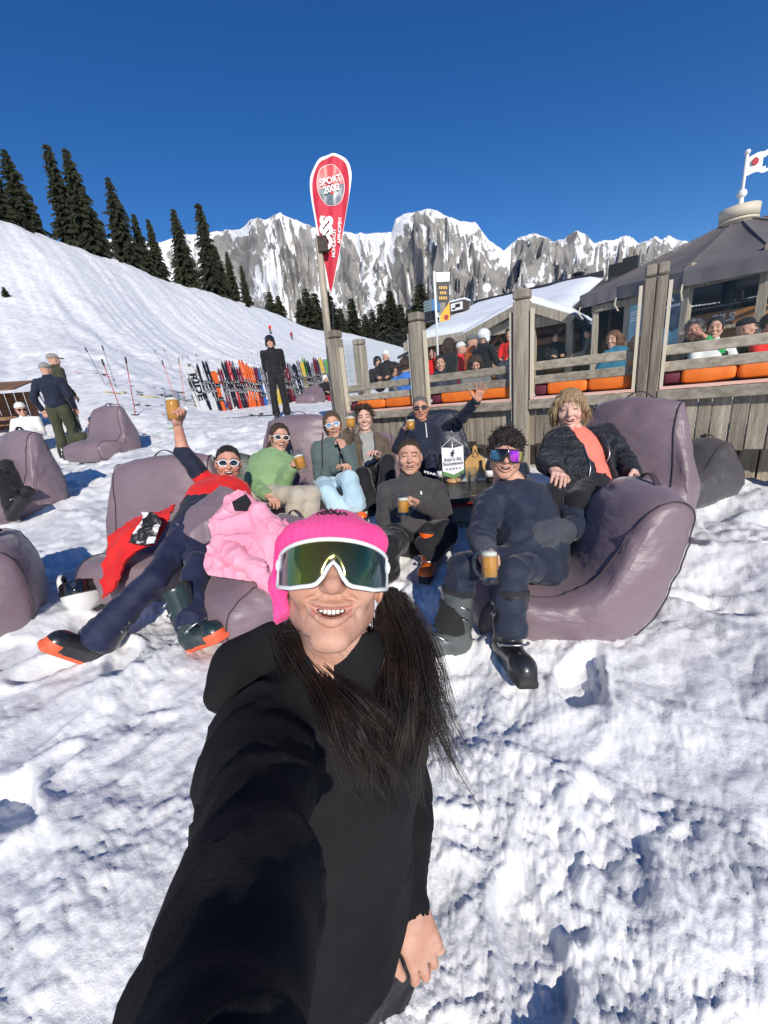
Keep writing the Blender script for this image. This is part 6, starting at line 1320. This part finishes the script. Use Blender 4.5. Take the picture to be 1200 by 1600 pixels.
# ================================================================== PEOPLE FURTHER AWAY
POSE = dict(
 stand=dict(pel=(0, 0, .93), neck=(0, -.01, 1.46), head=(0, .03, 1.62), shL=(-.185, 0, 1.41), shR=(.185, 0, 1.41), elL=(-.25, -.03, 1.13), elR=(.25, -.03, 1.13), wrL=(-.24, .10, .92), wrR=(.24, .10, .92), knL=(-.11, .03, .50), knR=(.11, .03, .50), anL=(-.12, -.02, .14), anR=(.12, -.02, .14)),
 sit=dict(pel=(0, 0, .50), neck=(0, -.05, 1.02), head=(0, .0, 1.18), shL=(-.185, -.04, .97), shR=(.185, -.04, .97), elL=(-.24, .06, .72), elR=(.24, .06, .72), wrL=(-.14, .28, .70), wrR=(.14, .28, .70), knL=(-.12, .42, .50), knR=(.12, .42, .50), anL=(-.12, .42, .13), anR=(.12, .42, .13)))
def fig(label, headpos, yaw, pose='sit', face=None, adj={}, scale=1., boots='boot_black', toground=None, **k):
    """yaw: heading of the body in degrees from the view direction (0 = away from the camera, 180 = towards it)"""
    a = math.radians(yaw); f = V3(math.sin(a), math.cos(a), 0); s_ = V3(math.cos(a), -math.sin(a), 0); pz = dict(POSE[pose]); pz.update(adj)
    w = {n: (s_*q[0]+f*q[1]+WZ*q[2])*scale for n, q in pz.items()}; off = np.asarray(headpos)-w['head']
    if toground is not None: off[2] = toground
    w = {n: q+off for n, q in w.items()}; back = f@CAMDIR(w['pel']) < 0
    # joints are already left/right of the body: side = +s_, forward = f
    k.setdefault('res', .02); k.setdefault('seed', int(abs(headpos[0]*997)) % 50)
    fc = f if face is None else nrm(face)
    sd = np.cross(s_, WZ)
    b_ = None if boots is None else [(boots, 'sole_black', f, None, .13)]*2
    return person(label, {n: np.array(q) for n, q in w.items()}, k.pop('hk', 'far'), fc, k.pop('up', (0, 0, 1)), back=bool(np.cross(s_, WZ)@f < 0), boots=b_, **k)
GD = 'guests on the terrace'
tocam = lambda p, dx=0., dz=0.: CAMDIR(p)+CR*dx+V3(0, 0, dz)
def deck(label, px, py, d, yaw, face=None, **k): p = P(px, py, d*1.16); return fig(label, p, yaw, 'sit', face(p) if callable(face) else face, boots=None, legs_on=False, group=GD, legs=None, **k)
deck('guest in a grey jacket with dark tied hair facing right on the terrace', 619, 578, 5.7, 100, None, top='c_grey', hair=('tied', 9), hairmat='hair_dark')
deck('guest in a bright blue jacket turned away on the terrace', 634, 572, 5.5, 20, None, top='c_blue', hair=('short', 13), hairmat='hair_brown')
deck('dark haired woman facing the camera behind the terrace rail', 688, 568, 5.2, 170, tocam, top='c_navy', hair=('tied', 11), hairmat='hair_dark', hk='femcalm')
deck('guest with long brown hair and a dark jacket turned to the left', 700, 540, 5.9, 300, None, top='c_black', hair=('long', 4), hairmat='hair_brown')
deck('woman with long brown hair looking down at the terrace table', 743, 568, 5.2, 170, lambda p: tocam(p, 0, -.5), top='c_grey', hair=('long', 4), hairmat='hair_brown', hk='femcalm')
deck('man in a grey cap and orange jacket facing right on the terrace', 738, 534, 6.4, 80, None, top='c_orange', hat=('cap', 'c_grey'))
deck('guest in a white ski helmet and black jacket on the terrace', 757, 527, 6.0, 60, None, top='c_black', hat=('helmet', 'helmet_white'))
deck('grey haired man in dark sunglasses facing the camera on the terrace', 801, 548, 5.6, 185, tocam, top='c_navy', hair=('crop', 15), hairmat='hair_grey', hk='calm', glass=('classic', 'glassframe_b', 'lens_dark'), skin='skin_red')
deck('guest in a red jacket standing behind the man in sunglasses', 797, 523, 7.2, 220, None, top='c_red', hair=('short', 13), hairmat='hair_brown')
deck('guest in a red jacket and white hat at the back of the terrace', 721, 545, 7.0, 120, None, top='c_red', hat=('beanie', 'c_white'))
deck('guest in dark clothes and white helmet behind the left glass pane', 603, 556, 8.2, 200, None, top='c_black', hat=('helmet', 'helmet_white'))
deck('guest in black beside the second terrace post', 590, 566, 8.6, 160, None, top='c_black', hat=('helmet', 'helmet_black'))
deck('guest in red at the back of the terrace behind the flag pole', 676, 552, 7.6, 200, None, top='c_red', hair=('short', 13), hairmat='hair_dark')
deck('ginger haired woman in a petrol and yellow jacket turned away', 958, 531, 4.7, 330, lambda p: tocam(p, -.7), top='c_petrol', hair=('long', 4), hairmat='hair_ginger', hk='femcalm', bulk=2.2, hood=True)
deck('grey haired man in a dark jacket covering his eye with his hand', 1084, 516, 4.1, 190, tocam, adj=dict(elR=(-.30, .12, .85), wrR=(-.05, .15, 1.12), elL=(.24, .06, .72)) if False else dict(elL=(-.28, .12, .86), wrL=(-.06, .14, 1.08)), top='c_black', hair=('short', 13), hairmat='hair_grey', hk='calm', sleeve2=('c_gree2', 'L', .1), skin='skin_red')
deck('dark haired woman with two hair buns looking over the terrace rail', 1118, 512, 4.0, 185, lambda p: tocam(p, -.15), top='c_white', hair=('tied', 11), hairmat='hair_dark', hk='femcalm')
deck('guest in a black cap and black jacket bending towards the bar', 1166, 512, 4.5, 130, None, top='c_black', hat=('cap', 'c_black'), hk='calm')
deck('guest in a red jacket cut off by the right edge', 1206, 506, 4.1, 160, None, top='c_red', hair=('short', 13), hairmat='hair_brown')
deck('man in black sitting in front of the hut door', 868, 527, 9.2, 190, None, top='c_black', hair=('short', 13), hairmat='hair_brown')
deck('man in a pale green shirt in front of the hut', 886, 530, 10.0, 250, None, top='c_tee', hair=('short', 13), hairmat='hair_brown')
deck('guest in dark grey inside the umbrella bar doorway', 920, 520, 8.6, 300, None, top='c_grey', hair=('short', 13), hairmat='hair_dark')
# standing people on the snow
def feet(px, py, d): p = P(px, py, d); return gz(p[0], p[1])
p = P(75, 588, 7.2); fig('man in navy jacket, olive trousers and grey cap standing with his back turned', p, -15, 'stand', None, dict(elL=(-.30, -.06, 1.15), wrL=(-.26, .02, .92)), top='c_navy2', legs='c_olive', hat=('cap', 'c_cap'), res=.016, bulk=1.6, toground=gz(p[0], p[1]), legw=1.15, hk='calm')
p = P(92, 588, 7.9); fig('second man in a cap half hidden behind the man in the navy jacket', p, 30, 'stand', None, {}, top='c_olive', legs='c_olive', hat=('cap', 'c_cap'), res=.018, bulk=1.4, toground=gz(p[0], p[1]))
p = P(33, 640, 7.4); fig('man in a white patterned sweater and white cap seated by the wooden booth', p, 165, 'sit', tocam(p, .2, -.1), {}, top='c_white', legs='c_black', hat=('beanie', 'c_white'), glass=('classic', 'glassframe_b', 'lens_dark'), res=.016, hk='calm')
p = P(424, 548, 8.5); fig('skier all in black with a black helmet standing by the ski rack', p, 170, 'stand', None, dict(elL=(-.2, -.12, 1.15), wrL=(-.1, -.15, .95), elR=(.2, -.12, 1.15), wrR=(.1, -.15, .95)), top='c_black', legs='c_black', hat=('helmet', 'helmet_black', 'lens_dark'), res=.016, bulk=1.5, toground=gz(p[0], p[1]), legw=1.1, hk='calm')
p = P(508, 592, 15); fig('skier with white helmet and bordeaux trousers sitting far away by the rack', p, 150, 'sit', None, {}, top='c_black', legs='c_bordeaux', hat=('helmet', 'helmet_white'), res=.03)
p = P(425, 533, 72); fig('distant skier in red coming down the slope', p, 200, 'stand', None, {}, top='c_red', legs='c_black', hat=('helmet', 'helmet_white'), res=.04, toground=gz(p[0], p[1]))
p = P(456, 527, 78); fig('distant skier in dark bordeaux on the slope', p, 160, 'stand', None, {}, top='c_bordeaux', legs='c_black', hat=('helmet', 'helmet_black'), res=.04, toground=gz(p[0], p[1]))
# ================================================================== SKIS, POLES, BANNER, FLAGS, BOOTH
def ski_mesh(L=1.68, w=.11):
    n = 14; V = []; F = []
    for i in range(n+1):
        t = i/n; z = t*L; ww = w/2*(1-.32*math.sin(math.pi*t))*(1 if t < .93 else math.sqrt(max(0, 1-((t-.93)/.075)**2))+.05)*(1 if t > .04 else .8); y = .09*max(0, t-.88)**2*60*.12+.02*max(0, .08-t)*4
        V += [(-ww, -y-.006, z), (ww, -y-.006, z), (ww, -y+.006, z), (-ww, -y+.006, z)]
    for i in range(n):
        for k in range(4): F.append((i*4+k, i*4+(k+1) % 4, (i+1)*4+(k+1) % 4, (i+1)*4+k))
    F += [(3, 2, 1, 0), (n*4, n*4+1, n*4+2, n*4+3)]; return V, F
sv, sf = ski_mesh(); SKIME = mesh(sv, sf, M['black'], False, None, 'ski'); bv, bf = ski_mesh(1.5, .30); BOARDME = mesh(bv, bf, M['black'], False, None, 'snowboard')
bb = MB(); bb.box((0, -.03, .72), (.075, .05, .10), None, .01); bb.box((0, -.035, .98), (.07, .06, .09), None, .01); bb.box((0, -.015, .85), (.06, .02, .34)); BINDME = mesh(bb.v, bb.f, M['black'], False, None, 'binding')
bb = MB()
bb.box((0, -.03, .5), (.24, .06, .14), None, .015)
SBIND = mesh(bb.v, bb.f, M['black'], False, None, 'binding')
SC_ = [('black', (.012, .012, .014)), ('white', (.7, .7, .68)), ('red', (.5, .02, .02)), ('orange', (.8, .14, .02)), ('yellow', (.7, .5, .04)), ('green', (.12, .42, .06)), ('blue', (.03, .16, .45)), ('grey', (.2, .2, .21)), ('dark red', (.16, .012, .02)), ('teal', (.02, .25, .28))]
SKM = {n: mat('ski_'+n.replace(' ', '_'), c, tuple(x*.45 for x in c) if n != 'black' else (.25, .25, .26), 5, .35, coat=.4, lo=.55, hi=.6) for n, c in SC_}
def put(me, name, par, m, loc=(0, 0, 0)):
    o = bpy.data.objects.new(name, me); o.location = loc; _link(o, name, par, None, None, None, None); o.material_slots[0].link = 'OBJECT'; o.material_slots[0].material = m; return o
def skis(loc, rot, colour, label, grp, sc=1., board=False):
    e = empty('snowboard' if board else 'pair_of_skis', loc, label, 'snowboard' if board else 'skis', grp); e.rotation_euler = rot; e.scale = (sc, sc, sc)
    if board: put(BOARDME, 'deck_board', e, SKM[colour]); put(SBIND, 'binding', e, SKM['black']); put(SBIND, 'binding', e, SKM['black'], (0, 0, .48))
    else:
        for k in (-1, 1):
            s_ = put(SKIME, 'ski', e, SKM[colour], (k*.058, 0, 0)); put(BINDME, 'binding', s_, SKM['black' if k else 'grey'])
    return e
rk = empty('ski_rack', P(345, 640, 12.4), 'long wooden ski rack with leaning rails on the snow', 'ski rack')
ra, rb = onground(322, 646), onground(525, 622); ra = P(322, 646, 12.0); rb = P(528, 624, 17.5)
dr = nrm((rb-ra)*V3(1, 1, 0)); nr_ = V3(-dr[1], dr[0], 0); nr_ = -nr_ if nr_@V3(0, 1, 0) < 0 else nr_; LR = np.linalg.norm((rb-ra)[:2])
def rp(t, z=0., off=0.): q = ra+dr*t+nr_*off; q[2] = gz(q[0], q[1])+z; return q
for z in (.85, 1.12): b = MB(); b.tube([rp(t, z, .28) for t in np.linspace(-.1, LR+.2, 9)], .045, 8); b.ob('rail', M['wood'], rk, True)
for t in np.linspace(0, LR, 6): b = MB(); b.box(rp(t, .62, .34), (.11, .11, 1.35), np.array([dr, nr_, WZ])); b.ob('post', M['wood'], rk)
_ord2 = lambda i: (_ords+['twenty-%s' % q for q in _ords[:9]]+['thirtieth']+['thirty-%s' % q for q in _ords[:9]]+['fortieth']+['forty-%s' % q for q in _ords[:9]]+['fiftieth']+['fifty-%s' % q for q in _ords[:9]])[i]
yr = math.atan2(dr[1], dr[0]); t = -.15; i = 0; rg = np.random.default_rng(3); seqc = ['white', 'black', 'black', 'white', 'black', 'orange', 'dark red', 'white', 'black', 'red', 'grey', 'black']
while t < LR and i < 58:
    c = seqc[i] if i < len(seqc) else ['black', 'white', 'dark red', 'orange', 'black', 'green', 'black', 'grey', 'black', 'grey', 'black', 'black', 'yellow', 'blue'][rg.integers(0, 14)]; bd = i in (1,) or (i > 4 and rg.random() < .07)
    tl_ = rg.uniform(-.07, .09); 
    skis(rp(t, -.05, -.05), (-.16+rg.uniform(-.04, .04), tl_, yr), 'white' if i == 1 else c, f'{"snowboard" if bd else c+" skis"} leaning on the ski rack, {_ord2(i)} from the left', 'skis leaning on the ski rack', rg.uniform(.82, 1.02), bd)
    if i == 1: RIDE = bpy.data.objects[-1] if False else rp(t, 0, -.05); ride_t = t
    t += rg.uniform(.095, .165)*(2.0 if bd else 1.); i += 1
# white board with dark block letters
rb_ = [o for o in COL.objects if o.name.startswith('snowboard') and o.get('category') == 'snowboard'][0]; bpy.context.view_layer.update(); mw = np.array(rb_.matrix_world)
ax_x, ax_y, ax_z = mw[:3, 0], mw[:3, 1], mw[:3, 2]; sc_ = np.linalg.norm(ax_x)
c = bpy.data.curves.new('t', 'FONT'); c.body = 'RIDE'; c.size = .34; c.extrude = .002; c.align_x = 'CENTER'; c.align_y = 'CENTER'; c.offset = .012; tt_ = bpy.data.objects.new('t', c); COL.objects.link(tt_); me = bpy.data.meshes.new_from_object(tt_.evaluated_get(bpy.context.evaluated_depsgraph_get())); bpy.data.objects.remove(tt_)
co = np.empty(len(me.vertices)*3); me.vertices.foreach_get('co', co); co = co.reshape(-1, 3); nw = np.stack([co[:, 1], -.012-co[:, 2], .85-co[:, 0]*1.25], 1); me.vertices.foreach_set('co', nw.astype(np.float32).ravel()); me.materials.clear(); me.materials.append(M['black']); me.update()
lo_ = bpy.data.objects.new('lettering', me); _link(lo_, 'lettering', rb_, None, None, None, None)
for ch in [q for q in rb_.children if q.name.startswith('binding')]: bpy.data.objects.remove(ch)
# skis lying on the snow and poles stuck into it
lay = [(200, 655, 9.4, 'red', 15, 'red skis lying on the snow beside the pole pair'), (225, 640, 10.5, 'black', 5, 'black skis lying on the snow nearest the booth side'), (250, 615, 14, 'grey', 25, 'grey skis lying on the snow below the raised beer glass'), (262, 625, 13, 'black', 20, 'black skis lying left of the rack end'), (215, 685, 8.0, 'green', 40, 'green patterned skis lying in the shade behind the high backed bean bag'), (270, 586, 22, 'dark red', 5, 'dark red skis lying higher up on the snow'), (300, 578, 25, 'black', 10, 'black skis lying highest on the snow left of the rack'), (165, 612, 15, 'red', 5, 'long red skis lying on the snow above the beige board'), (480, 556, 40, 'black', 0, 'black skis lying on the snow above the rack'), (400, 652, 10, 'black', 8, 'black and white gear board lying in front of the rack')]
def lay_ski(px_, py_, d, c, yw, lb, board=False, up=.03):
    p = P(px_, py_, d); a = math.radians(yw); t = V3(math.cos(a), math.sin(a), 0); L = 1.68; q0, q1 = p-t*L/2, p+t*L/2; q0[2] = gz(q0[0], q0[1])+up; q1[2] = gz(q1[0], q1[1])+up; z = nrm(q1-q0); sx = nrm(np.cross(z, WZ)); n = np.cross(sx, z)
    e = skis(q0, (0, 0, 0), c, lb, 'skis lying on the snow', 1., board); e.rotation_euler = Matrix([[sx[i], -n[i], z[i]] for i in range(3)]).to_euler(); return e
for px_, py_, d, c, yw, lb in lay:
    lay_ski(px_, py_, d, c, yw, lb)
e = lay_ski(215, 628, 12.2, 'yellow', 8, 'beige snowboard lying on the snow behind the red poles', True); e.children[0].material_slots[0].material = mat('beige_board', (.5, .46, .36), None, rough=.5)
p = P(313, 630, 13.2); p[2] = gz(p[0], p[1])+.12; b = MB(); b.lathe([(0, 0), (.2, .02), (.24, .1), (.2, .2), (.1, .28), (0, .3)], p, 14); ob('rucksack', b.v, b.f, M['c_petrol'], None, True, 'round teal and black rucksack at the left end of the ski rack', 'rucksack')
def poles(px_, py_, d, top, c, lb):
    p = P(px_, py_, d); p[2] = gz(p[0], p[1]); e = empty('ski_poles', p, lb, 'ski poles', 'ski poles stuck in the snow')
    for k in (-1, 1):
        a = p+V3(k*.14, 0, -.1); q = p+V3(k*.16+top[0]+.1*k, top[1], 1.15); b = MB(); b.tube([a, q], .009, 6); o = b.ob('shaft', SKM[c], e, True)
        b = MB(); b.tube([q, q+nrm(q-a)*.14], .02, 8); b.ob('grip', M['black'], o, True); b = MB(); b.lathe([(0, 0), (.045, .0), (.045, .012), (0, .014)], a+nrm(q-a)*.16, 10); b.ob('basket', M['black'], o)
for a in ((205, 660, 9.4, (0, 0), 'red', 'pair of red ski poles stuck in the snow beside the empty bean bag'), (185, 640, 13, (-.2, 0), 'grey', 'pair of grey ski poles stuck by the beige board'), (285, 640, 13, (-.1, .2), 'orange', 'pair of orange ski poles stuck beside the raised beer glass'), (315, 588, 24, (-.3, 0), 'grey', 'pair of grey ski poles above the left end of the rack'), (122, 672, 7.6, (-.25, 0), 'black', 'pair of black ski poles behind the man in olive trousers'), (268, 588, 22, (-.3, 0), 'grey', 'pair of grey poles by the dark red skis'), (470, 562, 40, (0, 0), 'grey', 'far pair of ski poles above the rack'), (400, 565, 36, (0, 0), 'grey', 'far pair of ski poles left of the black skier')): poles(*a)
# backpack at the feet of the man in the cap
p = P(125, 690, 7.0); p[2] = gz(p[0], p[1]); s = SDF((-.3, -.25, -.05), (.3, .25, .65), .02); s.rbox((0, 0, .27), (.17, .12, .26), None, .08, k=.05).rbox((0, -.13, .2), (.12, .05, .13), None, .05, k=.04); v, f = s.mesh(); v = folds(v, f, .012, 9, 3)
e = empty('backpack', p, 'dark olive backpack standing on the snow beside the olive trousers', 'backpack'); ob('bag_body', v+p, f, M['c_olive'], e); b = MB(); b.tube([p+V3(-.06, 0, .52), p+V3(-.04, 0, .6), p+V3(.04, 0, .6), p+V3(.06, 0, .52)], .012, 6); b.ob('grab_loop', M['black'], e)
# slatted booth at the left edge
p = P(20, 690, 8.4); p[2] = gz(p[0], p[1]); bt = empty('wooden_booth', p, 'low brown slatted wooden booth with pent roof at the left edge', 'booth'); ba = np.array([nrm(V3(.9, .35, 0)), nrm(V3(-.35, .9, 0)), WZ])
rz = P(20, 612, 8.4)[2]-p[2]
for k in range(7):
    b = MB(); b.box(p+ba[1]*(-.5+k*.17)+WZ*(rz+.0+k*.035)+ba[0]*-.35, (1.75, .145, .03), np.array([ba[0], nrm(ba[1]+WZ*.2), WZ])); b.ob('roof_slat', M['brownwood'], bt)
for k in range(8): b = MB(); b.box(p-ba[0]*1.0+ba[1]*(-.5+k*.15)+WZ*rz*.5, (.03, .13, rz), ba); b.ob('wall_slat', M['brownwood'], bt)
for k in range(9): b = MB(); b.box(p+ba[0]*(-1.0+k*.17)+ba[1]*.55+WZ*rz*.5, (.15, .03, rz), ba); b.ob('wall_slat', M['brownwood'], bt)
b = MB(); b.box(p+ba[0]*-.3+ba[1]*.0+WZ*.38, (1.2, .5, .06), ba); b.ob('bench', M['brownwood'], bt)
# teardrop banner on its wooden pole
DB = 4.75; bp_ = P(530, 650, DB); bp_[2] = gz(bp_[0], bp_[1]); bnr = empty('teardrop_banner', bp_, 'tall red teardrop banner with white edge on a wooden pole', 'banner')
rtb = nrm(CR*V3(1, 1, 0)); fwb = nrm(np.cross(WZ, rtb))
def bpt(px_, py_, off=0.):
    v = ray(px_, py_); q = CC+v*DB/1.0; o = P(520, 400, DB); t = ((o-CC)@fwb)/(v@fwb); return CC+v*t-fwb*off
out = [(517, 460), (507, 425), (499, 385), (492, 345), (486, 310), (484, 285), (487, 268), (496, 252), (508, 243), (520, 240), (534, 243), (544, 253), (549, 268), (549, 282), (546, 305), (541, 335), (534, 375), (526, 420)]
cen = np.array((517, 330)); N_ = 72; lp = smoothloop(out, N_)
def sheet(name, loop, cen, m, off, rings=7, wav=.012, parent=bnr):
    V = [bpt(*cen, off)]; F = []
    for r_ in range(1, rings+1):
        for k in range(len(loop)):
            q = cen+(loop[k]-cen)*r_/rings; V.append(bpt(q[0], q[1], off+wav*math.sin(q[0]*.28)))
    n = len(loop); F = [(0, 1+k, 1+(k+1) % n) for k in range(n)]+[(1+(r_-1)*n+k, 1+r_*n+k, 1+r_*n+(k+1) % n, 1+(r_-1)*n+(k+1) % n) for r_ in range(1, rings) for k in range(n)]
    return ob(name, V, F, m, parent, True)
sheet('white_edge', lp, cen, M['white'], 0.0)
tg_ = np.roll(lp, -1, 0)-np.roll(lp, 1, 0); tg_ /= np.linalg.norm(tg_, axis=1, keepdims=True); nm_ = np.stack([-tg_[:, 1], tg_[:, 0]], 1); nm_ *= np.sign(((cen-lp)*nm_).sum(1))[:, None]
wd_ = np.where(lp[:, 1] < 285, 5.0, np.where(lp[:, 0] < 515, 3.2, .8)); wd_ = np.convolve(np.concatenate([wd_[-3:], wd_, wd_[:3]]), np.ones(7)/7, 'valid'); inn = lp+nm_*wd_[:, None]
M['bannerred'] = mat('red_banner_cloth', (.50, .012, .035), (.60, .025, .055), 3, .65)
sheet('banner_cloth', inn, cen, M['bannerred'], .008)
ell = lambda cx, cy, a, b_, rot=-.12: np.array([(cx+a*math.cos(t)*math.cos(rot)-b_*math.sin(t)*math.sin(rot), cy+a*math.cos(t)*math.sin(rot)+b_*math.sin(t)*math.cos(rot)) for t in np.linspace(0, 2*math.pi, 40, endpoint=False)])
sheet('disc_rim', ell(517, 290, 21.5, 33.0), np.array((517, 290)), M['white'], .012, 3); sheet('disc', ell(517, 290, 20.5, 32.0), np.array((517, 290)), mat('disc_red', (.62, .06, .07), (.75, .16, .15), 2, .4), .015, 3)
lowh = np.array([q for q in ell(517, 290, 20.0, 31.4) if q[1] > 291-.18*(q[0]-517)]); sheet('disc_lower', lowh, np.array((517, 304)), mat('disc_grey', (.06, .075, .09), (.2, .25, .28), 3, .35), .018, 3)
AXB = np.array([nrm(rtb*1.+WZ*.13), nrm(WZ-rtb*.13), -fwb]); pxm = DB*1.0/FPX
text_ob('SPORT', 11.5*pxm, bpt(516.5, 284, .03), AXB, M['white'], bnr, 'lettering', .001, .002, xs=.96); text_ob('2000', 12.5*pxm, bpt(518, 297, .03), AXB, M['white'], bnr, 'lettering', .001, .002, xs=.96)
AXV = np.array([WZ*.985+rtb*.17, -rtb*.985+WZ*.17, -fwb])
text_ob('OSS', 25*pxm, bpt(511, 366, .03), AXV, M['white'], bnr, 'lettering', .001, .012, xs=1.02); text_ob('MÜHLBACH', 6.6*pxm, bpt(522.5, 382, .03), AXV, M['white'], bnr, 'lettering', .001, .0015, xs=1.05); text_ob('SCHARFHOFEN' if False else 'APFHOFEN', 6.6*pxm, bpt(531, 362, .03), AXV, M['white'], bnr, 'lettering', .001, .0015, xs=1.05)
b = MB(); b.tube([bpt(527, 655, .06), bpt(512, 510, .06), bpt(499, 380, .06)], [.05, .045, .04], 8); b.ob('wooden_pole', M['wood'], bnr, True)
b = MB(); c_ = bpt(506, 386, .08); b.box(c_, (.11, .09, .16), np.array([rtb, fwb, WZ])); b.ob('bracket_box', M['darkwood'], bnr)
b = MB(); b.tube([bpt(519, 470, -.01), bpt(522, 560, -.01), bpt(525, 650, -.01)], .012, 6); b.ob('banner_rod', M['darkmetal'], bnr)
# flags in front of the hut
fp_ = P(688, 520, 8.2); fpo = empty('flag_pole', V3(fp_[0], fp_[1], DECKZ), 'slim white pole with black banner and small yellow pennant', 'flag pole'); D2 = 8.2
def fpt(px_, py_, off=0.): o = P(690, 470, D2); v = ray(px_, py_); t = ((o-CC)@fwb)/(v@fwb); return CC+v*t-fwb*off
b = MB(); b.tube([fpt(686, 600), fpt(682, 500), fpt(678, 424)], .025, 6); b.ob('pole', M['white'], fpo, True)
def flat(nm, q, m, off): 
    t = .006; V = [fpt(*c, off) for c in q]+[fpt(*c, off-t) for c in q]; n = len(q); ob(nm, V, [tuple(range(n)), tuple(range(2*n-1, n-1, -1))]+[(i, (i+1) % n, n+(i+1) % n, n+i) for i in range(n)], m, fpo, False)
flat('white_panel', [(680, 426), (703, 425), (702, 440), (682, 441)], M['white'], .02); flat('black_panel', [(682, 441), (702, 440), (702, 472), (684, 474)], M['black'], .02)
flat('yellow_pennant', [(687, 495), (702, 472), (703, 500), (688, 504)], mat('yellow_flag', (.8, .42, .03), None, rough=.6), .03)
b = MB(); b.lathe([(0, 0), (.05, 0), (.05, .004), (0, .004)], fpt(697, 496, .036), 16, np.array([rtb, WZ, -fwb])); b.ob('red_dot', M['redprint'], fpo)
b = MB()
for py_, n in ((450, 5), (458, 4), (466, 5)):
    for k in range(n): b.box(fpt(692+(k-(n-1)/2)*2.6, py_, .026), (.022, .003, .055), np.array([rtb, fwb, WZ]))
b.ob('lettering', M['print_gold'], fpo)
